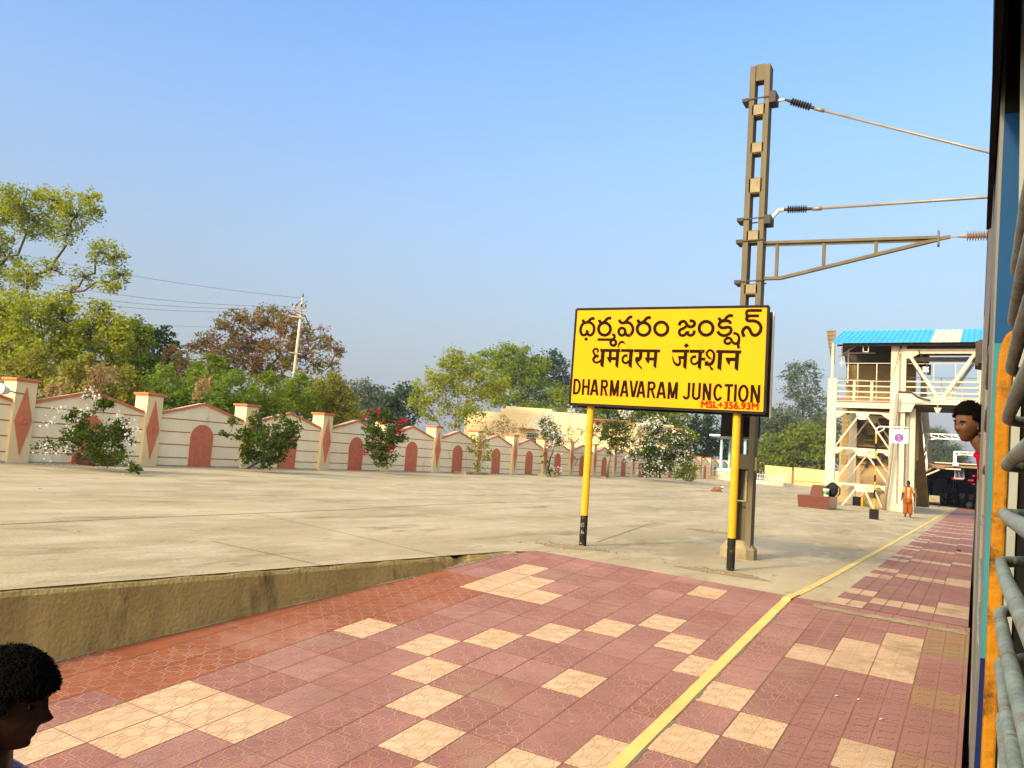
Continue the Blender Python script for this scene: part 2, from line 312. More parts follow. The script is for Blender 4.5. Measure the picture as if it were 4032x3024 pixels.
# ------------------------------------------------------------------ objects
def woff(o):
    p = Vector((0, 0, 0))
    while o is not None:
        p = p + o.location; o = o.parent
    return p
def tag(o, label=None, cat=None, group=None, kind=None):
    if label: o['label'] = label
    if cat: o['category'] = cat
    if group: o['group'] = group
    if kind: o['kind'] = kind
    return o
def thing(name, label, cat, loc=(0, 0, 0), group=None):
    o = bpy.data.objects.new(name, None); COL.objects.link(o)
    o.location = tuple(float(x) for x in loc); o.empty_display_size = 0.2
    return tag(o, label, cat, group)
class MB:
    def __init__(s): s.v = []; s.f = []; s.m = []; s.mi = 0
    def mat(s, i): s.mi = i; return s
    def add(s, vs, fs):
        n = len(s.v); s.v += [tuple(float(c) for c in p) for p in vs]
        for f in fs: s.f.append(tuple(n + i for i in f)); s.m.append(s.mi)
        return s
    def hexa(s, p):                    # 8 corners: bottom 4 (ccw) then top 4
        return s.add(p, [(3, 2, 1, 0), (4, 5, 6, 7), (0, 1, 5, 4), (1, 2, 6, 5), (2, 3, 7, 6), (3, 0, 4, 7)])
    def box(s, a, b):
        (x0, y0, z0), (x1, y1, z1) = a, b
        return s.hexa([(x0, y0, z0), (x1, y0, z0), (x1, y1, z0), (x0, y1, z0), (x0, y0, z1), (x1, y0, z1), (x1, y1, z1), (x0, y1, z1)])
    def obox(s, c, d, L, W, z0, z1, z0b=None, z1b=None):   # box along horizontal direction d, length L, width W centred at c
        d = np.array([d[0], d[1]]); d = d / np.linalg.norm(d); n = np.array([-d[1], d[0]])
        c = np.array(c[:2]); q = [c - d * L / 2 - n * W / 2, c + d * L / 2 - n * W / 2, c + d * L / 2 + n * W / 2, c - d * L / 2 + n * W / 2]
        return s.hexa([(*p, z0) for p in q] + [(*p, z1) for p in q])
    def bar(s, p0, p1, w, h=None, up=(0, 0, 1)):
        h = h or w; p0 = np.array(p0, float); p1 = np.array(p1, float); d = p1 - p0; d /= np.linalg.norm(d)
        up = np.array(up, float)
        if abs(d @ up) > 0.98: up = np.array([0, 1.0, 0])
        a = np.cross(d, up); a /= np.linalg.norm(a); b = np.cross(a, d)
        o = [(-a * w - b * h) / 2, (a * w - b * h) / 2, (a * w + b * h) / 2, (-a * w + b * h) / 2]
        return s.hexa([p0 + o[0], p0 + o[1], p1 + o[1], p1 + o[0], p0 + o[3], p0 + o[2], p1 + o[2], p1 + o[3]])
    def tube(s, pts, r, n=8, cap=True):
        pts = [np.array(p, float) for p in pts]
        rs = r if isinstance(r, (list, tuple)) else [r] * len(pts)
        vs = []; fs = []; ref = None
        for i, p in enumerate(pts):
            d = pts[min(i + 1, len(pts) - 1)] - pts[max(i - 1, 0)]; d /= max(np.linalg.norm(d), 1e-9)
            if ref is None: ref = np.array([0, 0, 1.0]) if abs(d[2]) < 0.9 else np.array([1.0, 0, 0])
            a = np.cross(d, ref); a /= np.linalg.norm(a); b = np.cross(a, d); ref = b
            for k in range(n):
                t = 2 * math.pi * k / n
                vs.append(p + rs[i] * (math.cos(t) * a + math.sin(t) * b))
        for i in range(len(pts) - 1):
            for k in range(n):
                k2 = (k + 1) % n
                fs.append((i * n + k, i * n + k2, (i + 1) * n + k2, (i + 1) * n + k))
        if cap:
            fs.append(tuple(range(n - 1, -1, -1))); m = (len(pts) - 1) * n; fs.append(tuple(range(m, m + n)))
        return s.add(vs, fs)
    def lathe(s, c, prof, n=16, ax=None):   # prof: (r, h) along axis
        ax = np.array(ax if ax is not None else (0, 0, 1.0), float); ax /= np.linalg.norm(ax); c = np.array(c, float)
        pts = [c + ax * h for r, h in prof]
        ref = np.array([1.0, 0, 0]) if abs(ax[0]) < 0.9 else np.array([0, 0, 1.0])
        a = np.cross(ax, ref); a /= np.linalg.norm(a); b = np.cross(ax, a); vs = []; fs = []
        for (r, h), p in zip(prof, pts):
            for k in range(n):
                t = 2 * math.pi * k / n; vs.append(p + max(r, 1e-4) * (math.cos(t) * a + math.sin(t) * b))
        for i in range(len(prof) - 1):
            for k in range(n):
                k2 = (k + 1) % n; fs.append((i * n + k, i * n + k2, (i + 1) * n + k2, (i + 1) * n + k))
        fs.append(tuple(range(n - 1, -1, -1))); m = (len(prof) - 1) * n; fs.append(tuple(range(m, m + n)))
        return s.add(vs, fs)
    def prism(s, poly, vec):           # poly: 3d points, extruded by vec
        n = len(poly); P = [np.array(p, float) for p in poly]; Q = [p + np.array(vec, float) for p in P]
        fs = [tuple(range(n - 1, -1, -1)), tuple(range(n, 2 * n))] + [(i, (i + 1) % n, n + (i + 1) % n, n + i) for i in range(n)]
        return s.add(P + Q, fs)
    def quad(s, a, b, c, d): return s.add([a, b, c, d], [(0, 1, 2, 3)])
    def build(s, name, mats, parent=None, smooth=False, bevel=0.0):
        me = bpy.data.meshes.new(name)
        off = woff(parent) if parent is not None else Vector((0, 0, 0))
        vs = [(p[0] - off.x, p[1] - off.y, p[2] - off.z) for p in s.v]
        me.from_pydata(vs, [], s.f)
        for m in (mats if isinstance(mats, (list, tuple)) else [mats]): me.materials.append(K[m] if isinstance(m, str) else m)
        me.polygons.foreach_set('material_index', s.m)
        if smooth: me.polygons.foreach_set('use_smooth', [True] * len(s.f))
        bm = bmesh.new(); bm.from_mesh(me); bmesh.ops.recalc_face_normals(bm, faces=bm.faces[:]); bm.to_mesh(me); bm.free()
        o = bpy.data.objects.new(name, me); COL.objects.link(o)
        if parent is not None: o.parent = parent
        if bevel:
            b = o.modifiers.new('bevel', 'BEVEL'); b.width = bevel; b.segments = 2; b.limit_method = 'ANGLE'; b.angle_limit = rad(40)
        return o
def struct(name, mb, mats, label=None, cat=None):
    o = mb.build(name, mats); o['kind'] = 'structure'
    if label: tag(o, label, cat)
    return o
def text_mesh(body, size_xy, origin, right, up, mat_, name, parent, bold=0.0, depth=0.002):
    """lettering fitted to a width x height box whose lower left corner is origin"""
    cu = bpy.data.curves.new(name, 'FONT'); cu.body = body; cu.extrude = 0.0; cu.resolution_u = 4
    ob = bpy.data.objects.new(name, cu); COL.objects.link(ob)
    dg = bpy.context.evaluated_depsgraph_get(); dg.update()
    me = bpy.data.meshes.new_from_object(ob.evaluated_get(dg)); bpy.data.objects.remove(ob)
    co = np.zeros(len(me.vertices) * 3); me.vertices.foreach_get('co', co); co = co.reshape(-1, 3)
    F0 = [tuple(p.vertices) for p in me.polygons]; bpy.data.meshes.remove(me)
    mn, mx = co.min(0), co.max(0); sc = (mx - mn); sc[2] = 1
    n = (co - mn) / sc; W_, H_ = size_xy[0] - 2 * bold, size_xy[1] - 2 * bold
    r = np.array(right, float); u = np.array(up, float); off = np.array(woff(parent)); fw = np.cross(u, r)
    V = []; Fs = []
    for i, (sx, sy) in enumerate(((0, 0), (1, 1), (-1, 1), (1, -1), (-1, -1)) if bold else ((0, 0),)):
        w = np.array(origin)[None] + (n[:, :1] * W_ + bold * (1 + sx)) * r[None] + (n[:, 1:2] * H_ + bold * (1 + sy)) * u[None] - off[None]
        w[:, 1] -= .00015 * i; k = len(V); V += [tuple(p) for p in w]; Fs += [tuple(k + j for j in f) for f in F0]
    me = bpy.data.meshes.new(name); me.from_pydata(V, [], Fs)
    me.materials.append(K[mat_])
    o = bpy.data.objects.new(name, me); COL.objects.link(o); o.parent = parent
    return o
def numeral_one(x, y, z, w, h, m, parent):     # figure one with flag and foot, in the plane facing -y
    t = MB(); P = lambda a, b: (x + w * a, y, z + h * b)
    t.add([P(.42, 0), P(.68, 0), P(.68, 1), P(.46, 1), P(.08, .80), P(.08, .62), P(.42, .76)], [tuple(range(7))])
    t.add([P(.12, 0), P(.42, 0), P(.42, .13), P(.12, .13)], [(0, 1, 2, 3)]); t.add([P(.68, 0), P(.98, 0), P(.98, .13), P(.68, .13)], [(0, 1, 2, 3)])
    return t.build('numeral', m, parent)
def copy_thing(root, loc, label=None):
    c = root.copy(); COL.objects.link(c); c.location = loc
    if label: c['label'] = label
    for ch in root.children:
        d = ch.copy(); COL.objects.link(d); d.parent = c
        for g in ch.children:
            e = g.copy(); COL.objects.link(e); e.parent = d
    return c

# ------------------------------------------------------------------ ground, platform, pavement
t = MB(); t.quad((-2500, -2500, -1.35), (2500, -2500, -1.35), (2500, 2500, -1.35), (-2500, 2500, -1.35))
struct('ground', t, 'earth')
t = MB()                                                            # land behind the boundary wall
for y0, y1 in ((-60, 14), (14, 90), (90, 400)):
    z = lambda y: 0.2 + 0.0083 * min(max(0, y - 14), 75)
    xw = lambda y: -24.25 - 0.029 * (y - 14)
    t.quad((-400, y0, z(y0)), (xw(y0), y0, z(y0)), (xw(y1), y1, z(y1)), (-400, y1, z(y1)))
t.quad((-36, 140, 0.2), (-0.2, 140, -0.3), (-0.2, 420, -0.3), (-36, 400, 0.2))
struct('land', t, 'earth')
t = MB(); t.quad((-0.6, -60, -1.2), (60, -60, -1.2), (60, 420, -1.2), (-0.6, 420, -1.2))
struct('track_bed', t, 'ballast')

XE = -0.05                                                           # platform edge
t = MB()
ys = [-6, -2, 1, 4.255, 6, 8, 9, 10.046, 10.57]
for a, b in zip(ys[:-1], ys[1:]):
    fr = [0, .03, .2, .5, .8, 1]
    for i in range(5):
        def P(y, f):
            xs = stepx(y); x = xs + f * (-26.5 - xs); return (x, y, zup(x, y))
        t.quad(P(a, fr[i + 1]), P(a, fr[i]), P(b, fr[i]), P(b, fr[i + 1]))
xs = [XE, -1.5, -2.9, -5.4, -9, -13, -18, -22, -24.3, -30]
ys = [10.57, 12, 14, 18, 24, 32, 44, 60, 75, 89, 110, 145]
for a, b in zip(ys[:-1], ys[1:]):
    for i in range(len(xs) - 1):
        t.quad((xs[i + 1], a, zup(xs[i + 1], a)), (xs[i], a, zup(xs[i], a)), (xs[i], b, zup(xs[i], b)), (xs[i + 1], b, zup(xs[i + 1], b)))
t.mat(1)
for a, b in zip(ys[:-1], ys[1:]):                                    # platform edge face
    t.quad((XE, a, zup(XE)), (XE, a, -1.3), (XE, b, -1.3), (XE, b, zup(XE)))
PLAT = struct('platform_ground', t, ['concrete', 'conc_old'])

t = MB()                                                             # face of the step, with a broken upper lip
N = 90; yy = np.linspace(-6, 10.2, N)
lipz = [0.012 * (i % 2) * 0 for i in range(N)]
prev = None
for i, y in enumerate(yy):
    x = stepx(y); zt = zup(x, y) - 0.003; zb = min(zramp(x, y) - 0.03, zt - .004)
    j = 0.010 * math.sin(i * 1.7) + 0.012 * random.random()
    bulge = 0.02 * random.random()
    ring = [(x - 0.03, y, zt), (x + 0.012 + j * .5, y, zt - 0.012 - j), (x + 0.028 + bulge * .3, y, zt - 0.05), (x + 0.045, y, (zt + zb) / 2), (x + 0.07, y, zb)]
    if 9.0 < y < 9.25: ring = [(p[0] - 0.05, p[1], p[2] - (0.05 if k < 3 else 0)) for k, p in enumerate(ring)]
    if prev:
        for k in range(4): t.quad(prev[k], ring[k], ring[k + 1], prev[k + 1])
    prev = ring
KERB = struct('platform_kerb', t, 'step')
t = MB()                                                             # mortar fillet along the foot of the step
for a, b in zip(yy[:-1], yy[1:]):
    w0, w1 = .035 + .015 * math.sin(a * 5), .035 + .015 * math.sin(b * 5)
    p = lambda y, w: (stepx(y) + .04 + w, y, zramp(stepx(y) + .04 + w, y) + 0.004)
    q = lambda y: (stepx(y) + .02, y, zramp(stepx(y), y) + 0.03)
    t.quad(q(a), p(a, w0), p(b, w1), q(b))
t.build('mortar_strip', 'gravel', KERB)

# paved ramp: paver grid, light pavers, grooves
LIGHT = set()
for a in range(4): LIGHT |= {(a, a), (3 + a, 3 - a) if a else (3, 3)}
LIGHT = {(-1, -1), (0, 0), (1, 1), (2, 2), (3, 3), (4, 2), (5, 1), (6, 0), (7, -1), (0, -2), (1, -3), (2, -4), (3, -5), (4, -4), (5, -3), (6, -2), (3, -1),
         (-3, -1), (9, -1), (3, 6), (-3, 3), (-2, 3), (-1, 3), (-3, 4), (-2, 4), (-3, 5), (7, 3), (8, 3), (9, 3), (8, 4), (9, 4), (9, 5),
         (-3, -5), (-2, -5), (-1, -5), (-3, -6), (-2, -6), (-3, -7), (9, -5), (8, -5), (7, -5)}
t = MB()
XS = [-9, -8, -7, -6, -5, -4, -3, -2, -1, 0, 1, 2, 3, 4, 5, 6, 7, 8, 9, 10, 11.1]
YS = list(range(-26, 8)) + [7.6]
for i in range(len(XS) - 1):
    for j in range(len(YS) - 1):
        X, Y = XS[i], YS[j]
        k = 0
        edge = -6.1 + (Y + 4.5) * .2
        if (X, Y) in LIGHT: k = 3 if X < 8 and not (X == 7 and Y > 1) else 4
        elif X < edge + 2.2 + .5 * math.sin(Y) and Y < 4: k = 2
        elif X >= 10 and random.random() < .55: k = 5
        elif X >= 7: k = 1
        else: k = random.choice((0, 0, 0, 6, 7))
        t.mat(k); g = 0.0
        q = []
        for p in (T(X, Y), T(XS[i + 1], Y), T(XS[i + 1], YS[j + 1]), T(X, YS[j + 1])):
            xm = stepx(p[1]) - .01; xx = max(p[0], xm); q.append((xx, p[1], zramp(xx, p[1])))
        if q[1][0] - q[0][0] > .002 or q[2][0] - q[3][0] > .002: t.quad(*q)
t.mat(1)
a, b = T(11.1, -26), T(11.1, 7.6)
t.quad(a, (a[0], a[1], a[2] - .9), (b[0], b[1], -1.3), b)
PAVE = struct('pavement', t, ['tile_red', 'tile_dust', 'tile_orange', 'tile_light', 'tile_light2', 'tile_olive', 'tile_red_b', 'tile_red_c'])

def seg(tb, p, q, w, h=0.0015):                                      # flat strip between two tile-grid points
    a, b = T(*p, h), T(*q, h); d = b - a; n = np.array([-d[1], d[0], 0.0]); n /= np.linalg.norm(n)
    n = n * w / 2; n[2] = zramp(a[0] + n[0], a[1] + n[1]) - zramp(a[0], a[1])
    tb.quad(a - n, a + n, b + n, b - n)
t = MB(); td = MB(); tl_ = MB()
for X in range(-6, 12):
    for Y in range(-9, 8):
        if T(X, Y)[0] < stepx(T(X, Y)[1]) + .03: continue
        seg(td, (X, Y), (X, min(Y + 1, 7.6)), 0.009 if X >= 7 else 0.007, .0022)
        if X > 10: continue
        seg(tl_ if (X, Y) in LIGHT else td if X >= 8 else t, (X + .5, Y), (X + .5, min(Y + 1, 7.6)), 0.006, .0018)
        if Y > 6: continue
        seg(td, (X, Y), (X + 1, Y), 0.005, .0020)
        for hx in (0, .5):
            if X < 8 and not (X == 7 and Y >= 2):
                tb = tl_ if (X, Y) in LIGHT else t; w = 0.0075
                for k in range(3):
                    bx, by = X + hx, Y + k / 3
                    hx6 = [(.05, .167), (.15, .05), (.35, .05), (.45, .167), (.35, .283), (.15, .283)]
                    for p, r in zip(hx6, hx6[1:] + hx6[:1]):
                        if random.random() < .93: seg(tb, (bx + p[0], by + p[1]), (bx + r[0], by + r[1]), w)
                    for p, r in (((.15, .283), (.15, .383)), ((.35, .283), (.35, .383)), ((.05, .333), (.45, .333)), ((.25, .283), (.25, .383)), ((.45, .167), (.55, .167))):
                        if random.random() < .85 and by + r[1] < 7.55: seg(tb, (bx + p[0], by + p[1]), (bx + r[0], by + r[1]), w * .85)
            else:
                for k in range(4):
                    by = Y + k / 4 + .03; bx = X + hx
                    if random.random() < .12: continue
                    pa = [(.12, .0), (.145, .075), (.37, .10), (.395, .175)]
                    for p, r in zip(pa[:-1], pa[1:]): seg(tl_ if (X, Y) in LIGHT else td, (bx + p[0], by + p[1]), (bx + r[0], by + r[1]), 0.0055)
t.build('paver_groove', 'grout', PAVE)
tl_.build('peach_paver_groove', 'groove_light', PAVE)
td.build('paver_joint', 'grout_dark', PAVE)

# paver strip along the platform edge further on
t = MB(); tj = MB()
def UPZ(x, y, h): return (x, y, zup(x, y) + h)
def patch(tb, x0, x1, y0, y1, h): tb.quad(UPZ(x0, y0, h), UPZ(x1, y0, h), UPZ(x1, y1, h), UPZ(x0, y1, h))
CX = [-1.49, -1.13, -0.77, -0.41, XE - .002]
rows = [10.62 + .62 * k for k in range(60)]
lightrows = {}
for k, y in enumerate(rows):
    for i in range(4):
        m = 0; q = k % 6
        if (q == 0 and i == 0) or (q == 2 and i == 0) or (q == 1 and i in (1, 2)) or (q == 1 and k < 9 and i == 3) or (q == 2 and i == 3): m = 1
        if k == 0 and i: m = 0
        t.mat(m); patch(t, CX[i], CX[i + 1], y, y + .62, 0.004)
    patch(tj, CX[0], CX[4], y - .004, y + .004, 0.006)
for y in range(48, 130, 8): t.mat(0); patch(t, CX[0], CX[4], y - .18, y + 7.82, 0.004)
for x in (CX[1], CX[2], CX[3], CX[1] + .18, CX[2] + .18, CX[0] + .18):
    patch(tj, x - .004, x + .004, 10.62, 47.5, 0.007)
PST = struct('path', t, ['tile_dust', 'tile_light2'])
tj.build('paver_joint', 'grout_dark', PST)
t = MB()                                                             # cement seam where ramp and strip meet
seam = np.linspace(-1.62, XE - .003, 90); lo_ = [10.22 + random.uniform(-.05, .03) for _ in seam]; hi_ = [10.36 + random.uniform(-.05, .06) for _ in seam]
for i in range(1, 89): lo_[i] = (lo_[i - 1] + lo_[i]) / 2; hi_[i] = (hi_[i - 1] + hi_[i]) / 2
for i in range(89):
    t.quad(*[(x, y, zramp(x, y) + .005) for x, y in ((seam[i], lo_[i]), (seam[i + 1], lo_[i + 1]), (seam[i + 1], hi_[i + 1]), (seam[i], hi_[i]))])
t.build('cement_seam', 'conc_old', PAVE)

# yellow line
t = MB()
def zl_(x, y):
    if y < 10.35: return zramp(x, y) + .005
    if y > 10.85: return zup(x, y) + .006
    f = (y - 10.35) / .5; return max(zramp(x, y), zup(x, y)) * (1 - f) + zup(x, y) * f + .010
cl = [T(5.84, -14), T(5.84, -6), T(5.84, 0), T(5.83, 3.5), T(5.83, 5.9), np.array([-1.925, 10.35, 0]), np.array([-1.89, 11.4, 0]), np.array([-1.872, 13.5, 0]), np.array([-1.835, 22.6, 0]), np.array([-1.79, 59, 0]), np.array([-1.77, 76, 0])]
pts_ = []
for i in range(len(cl) - 1):
    a0, a1, a2, a3 = cl[max(i - 1, 0)], cl[i], cl[i + 1], cl[min(i + 2, len(cl) - 1)]
    for k in range(14):
        q = k / 14; pts_.append(.5 * ((2 * a1) + (a2 - a0) * q + (2 * a0 - 5 * a1 + 4 * a2 - a3) * q * q + (3 * a1 - a0 - 3 * a2 + a3) * q ** 3) if 3 <= i <= 6 else a1 + (a2 - a1) * q)
prev = None
for i, q in enumerate(pts_):
    w = .045 + .006 * random.random(); w2 = .045 + .006 * random.random()
    row = ((q[0] - w, q[1], zl_(q[0] - w, q[1])), (q[0] + w2, q[1], zl_(q[0] + w2, q[1])))
    if prev: t.quad(prev[0], prev[1], row[1], row[0])
    prev = row
YL = struct('pavement_marking', t, 'yline')
t = MB()
for k in range(60):
    y0, y1 = -9 + .26 * k, -9 + .26 * (k + 1); w = .05 + .03 * math.sin(k * 1.3) + .02 * random.random()
    if k % 9 == 4: continue
    t.quad(T(5.96, y0, .0032), T(5.96 + w, y0, .0032), T(5.96 + w, y1, .0032), T(5.96, y1, .0032))
t.build('edge_gap', 'joint', YL)

# joints of the concrete, gravel rings, litter
t = MB()
def joint(pts, w):
    P = [G(*p) for p in pts]
    for a, b in zip(P[:-1], P[1:]):
        d = b - a; n = np.array([-d[1], d[0], 0]); L = np.linalg.norm(d); n = n / np.linalg.norm(n) * w / 2
        m = max(2, int(L / .8)); jit = [random.uniform(-.02, .02) * w * 12 for _ in range(m + 1)]; jit[0] = jit[-1] = 0
        for k in range(m):
            p, q = a + d * k / m + n * jit[k] * 8, a + d * (k + 1) / m + n * jit[k + 1] * 8
            t.quad(*[(s[0], s[1], zup(s[0], s[1]) + .004) for s in (p - n, q - n, q + n, p + n)])
joint([(0, 2066), (500, 2042), (1300, 2010), (1700, 1988), (2260, 1970), (2720, 1962)], .03)
joint([(830, 2131), (1050, 2178), (1268, 2228)], .016)
joint([(1940, 1905), (2260, 1960), (2500, 1992), (2760, 2013)], .025)
joint([(2150, 1962), (2500, 1940), (3050, 1925)], .03)
joint([(2350, 2135), (2560, 2062)], .02)
joint([(600, 1900), (1200, 1960), (1940, 2050), (2200, 2090)], .014)
joint([(0, 1880), (400, 1893), (900, 1910), (1500, 1925)], .02)
joint([(1000, 2020), (1400, 2110), (1780, 2200)], .012)
joint([(3050, 1925), (3160, 1975), (3330, 2030), (3400, 2060)], .02)
joint([(2960, 2010), (3200, 2000), (3420, 2020)], .018)
joint([(1500, 1928), (1750, 1975), (2100, 2020)], .014)
for k in range(16):                                                  # hairline cracks
    u, v = random.uniform(100, 3200), random.uniform(1930, 2140)
    pts = [(u, v)]
    for _ in range(random.randint(4, 9)): u += random.uniform(10, 70); v += random.uniform(-9, 11); pts.append((u, v))
    if all(2 < p[1] - 1900 for p in pts) and not any(p[1] > 2150 for p in pts): joint(pts, .006)
t.build('expansion_joint', 'joint', PLAT)
t = MB(); tg = MB()
def ring(cx, cy, rx, ry, th, n=26, stones=90):
    vs = [(cx, cy, zup(cx, cy) + .02)]; c, s = math.cos(th), math.sin(th)
    for k in range(n):
        a = 2 * math.pi * k / n; r = 1 + .18 * math.sin(a * 3 + cx) + .15 * random.random()
        x, y = rx * r * math.cos(a), ry * r * math.sin(a); x, y = cx + x * c - y * s, cy + x * s + y * c
        vs.append((x, y, zup(x, y) + .003))
    t.add(vs, [(0, 1 + k, 1 + (k + 1) % n) for k in range(n)])
    for _ in range(stones):
        a, r = random.uniform(0, 6.28), abs(random.gauss(0, .75)); x, y = rx * r * math.cos(a), ry * r * math.sin(a)
        x, y = cx + x * c - y * s, cy + x * s + y * c; z = zup(x, y); q = random.uniform(.008, .024)
        tg.lathe((x, y, z), [(q * .7, 0), (q, q * .5), (q * .5, q)], 5)
ring(-5.42, 11.75, .5, .26, .35); ring(-3.05, 11.72, .55, .24, .1); ring(-5.2, 18.6, .45, .35, .5, stones=60)
struct('dirt', t, 'gravel')
o = tg.build('gravel', 'gravel'); tag(o, 'loose brown gravel scattered round the feet of the name board posts', 'gravel', kind='stuff')
t = MB()
for p, rr, h in (((3775, 2172), .045, .05),):
    q = G(*p); t.lathe((q[0], q[1], zup(q[0]) + .004), [(rr, 0), (rr * 1.1, h * .5), (rr * .7, h), (rr * .2, h * 1.1)], 9)
tag(t.build('stone', 'ballast'), 'small dark stone lying on the paver strip near the coach', 'stone')
t = MB()
for _ in range(90):
    x, y = random.uniform(-22, -3), random.uniform(4, 40)
    if y < 11 and x > stepx(min(y, 10.5)) - .3: continue
    s = random.uniform(.01, .045); z = zup(x, y) + .004; a = random.uniform(0, 6.28)
    t.quad(*[(x + s * math.cos(a + k * 1.57), y + s * .5 * math.sin(a + k * 1.57), z + random.uniform(0, .012)) for k in range(4)])
for u, v in ((185, 1830), (205, 1834), (262, 1837), (238, 1831), (376, 1845), (160, 1828), (480, 1870), (390, 1838), (300, 1832), (140, 1827), (460, 1846)):
    q = G(u, v); s = .05
    t.mat(1).quad(*[(q[0] + s * math.cos(k * 1.57), q[1] + s * math.sin(k * 1.57), zup(q[0], q[1]) + .01 + .02 * (k % 2)) for k in range(4)]); t.mat(0)
tag(t.build('litter', ['joint', 'petal_w']), 'dry leaf scraps and fallen white petals on the concrete', 'litter', kind='stuff')
t = MB()
for p in ((3340, 1246 * .6173 + 2000), (1536, 0)): pass
for X, Y in ((8.55, 1.55), (9.55, 1.0), (9.0, 1.62)):
    a = T(X, Y, .006); t.quad(a, a + np.array([.022, .004, .008]), a + np.array([.025, .03, .003]), a + np.array([.004, .022, .006]))
tag(t.build('paper_scraps', 'white'), 'torn white paper scraps on the paving beside the coach', 'paper', kind='stuff')

# ------------------------------------------------------------------ boundary wall with pillars
DW = np.array([-.029, 1.0, .0083]); P0 = np.array([-24.0, 14.06, .223]); NW = np.array([1.0, .029, 0.0])
def W(y, z, n=0.0):                    # point on the wall face: along y, height z, n in front of it
    k = y - P0[1]; zb = P0[2] + .0083 * min(k, 76)
    return np.array([P0[0] - .029 * k + n, y + n * .029, zb + z])
PITCHW = 4.42; PW = .31
wall = thing('boundary_wall', 'long cream boundary wall with gabled bays, terracotta arches and capped pillars', 'wall', W(30, 0))
def wall_box(t, y0, y1, z0, z1, n0, n1):
    t.hexa([W(y0, z0, n1), W(y1, z0, n1), W(y1, z0, n0), W(y0, z0, n0), W(y0, z1, n1), W(y1, z1, n1), W(y1, z1, n0), W(y0, z1, n0)])
def gable(t, y0, y1, za, zb, h, n0, n1):   # sloping slab between two heights
    t.hexa([W(y0, za, n1), W(y1, zb, n1), W(y1, zb, n0), W(y0, za, n0), W(y0, za + h, n1), W(y1, zb + h, n1), W(y1, zb + h, n0), W(y0, za + h, n0)])
for k in range(-2, 24):
    yc = 13.98 + PITCHW * k
    p = MB(); wall_box(p, yc - PW, yc + PW, -.15, 2.32, -.47, .13)
    po = p.build('pillar', 'cream_hi', wall)
    p = MB(); wall_box(p, yc - PW - .03, yc + PW + .03, 2.32, 2.36, -.50, .16); wall_box(p, yc - PW - .06, yc + PW + .06, 2.36, 2.42, -.53, .19)
    p.build('cap', 'terracotta', po)
    p = MB(); f = [W(yc - .26, 1.2, .13), W(yc, .22, .13), W(yc + .26, 1.2, .13), W(yc, 2.18, .13)]; p.prism(f, (.022, 0, 0))
    if k < 8: p.lathe(W(yc, 1.2, .152), [(.11, 0), (.11, .03), (.075, .035), (.075, .012)], 16, ax=(1, 0, 0))
    p.build('diamond', 'terracotta', po)
    y0, y1 = yc + PW, yc + PITCHW - PW; ym = (y0 + y1) / 2
    if k == 23: break
    p = MB(); p.prism([W(y0, -.15, 0), W(y1, -.15, 0), W(y1, 1.72, 0), W(ym, 2.2, 0), W(y0, 1.72, 0)], (-.25, 0, 0))
    p.mat(1); gable(p, y0, ym, 1.72, 2.2, .09, -.03, .045); gable(p, ym, y1, 2.2, 1.72, .09, -.03, .045)
    p.mat(2)
    for z in (.30, .75, 1.19, 1.63):
        if z < 1.4:
            wall_box(p, y0, ym - .52, z - .018, z + .018, -.01, .006); wall_box(p, ym + .52, y1, z - .018, z + .018, -.01, .006)
        else: wall_box(p, y0, y1, z - .018, z + .018, -.01, .006)
    p.mat(3); gable(p, y0, ym, 1.73, 2.21, .06, -.30, -.03); gable(p, ym, y1, 2.21, 1.73, .06, -.30, -.03)
    wall_box(p, y0, y1, -.12, .045, -.01, .03)
    pa = p.build('wall_panel', ['cream', 'terracotta', 'stripe', 'copetop'], wall)
    p = MB(); ar = [W(ym + .49, .06, 0), W(ym + .51, 1.0, 0)]
    for a in range(1, 16): ar.append(W(ym + .51 * math.cos(math.pi * a / 16), 1.0 + .5 * math.sin(math.pi * a / 16), 0))
    ar += [W(ym - .51, 1.0, 0), W(ym - .49, .06, 0)]
    p.prism(ar, (.035, 0, 0)); wall_box(p, ym - .53, ym + .53, -.02, .06, -.01, .07)
    p.build('arch', 'arch', pa)
# plain yellow wall closing the yard
yw = thing('yellow_wall', 'plain yellow limewashed wall with a dark drain stain closing the far end of the yard', 'wall', (-18, 118, .8))
t = MB(); yW = 117.5
q = [AY(u, v, yW) for u, v in ((3012, 1831), (3118, 1841), (3128, 1840), (3260, 1853))]
for a, b in ((q[0], q[1]), (q[2], q[3])):
    t.hexa([(a[0], yW, 0), (b[0], yW, 0), (b[0], yW + .3, 0), (a[0], yW + .3, 0), (a[0], yW, a[2]), (b[0], yW, b[2]), (b[0], yW + .3, b[2]), (a[0], yW + .3, a[2])])
a, b = q[3], q[3] + np.array([14, 0, -.1])
t.hexa([(a[0], yW, 0), (b[0], yW, 0), (b[0], yW + .3, 0), (a[0], yW + .3, 0), (a[0], yW, a[2]), (b[0], yW, b[2]), (b[0], yW + .3, b[2]), (a[0], yW + .3, a[2])])
t.build('wall_panel', 'yellow_wall', yw)
t = MB(); a, b = q[1], q[2]; t.hexa([(a[0], yW + .12, 0), (b[0], yW + .12, 0), (b[0], yW + .3, 0), (a[0], yW + .3, 0), (a[0], yW + .12, a[2] - .3), (b[0], yW + .12, b[2] - .3), (b[0], yW + .3, b[2] - .3), (a[0], yW + .3, a[2] - .3)])
t.build('drain_slot', 'eave', yw)
t = MB(); a, b = AY(3126, 1893, yW), AY(3243, 1902, yW); t.bar((a[0], yW - .01, a[2]), (b[0], yW - .01, b[2]), .03, .12); t.build('red_band', 'terracotta', yw)

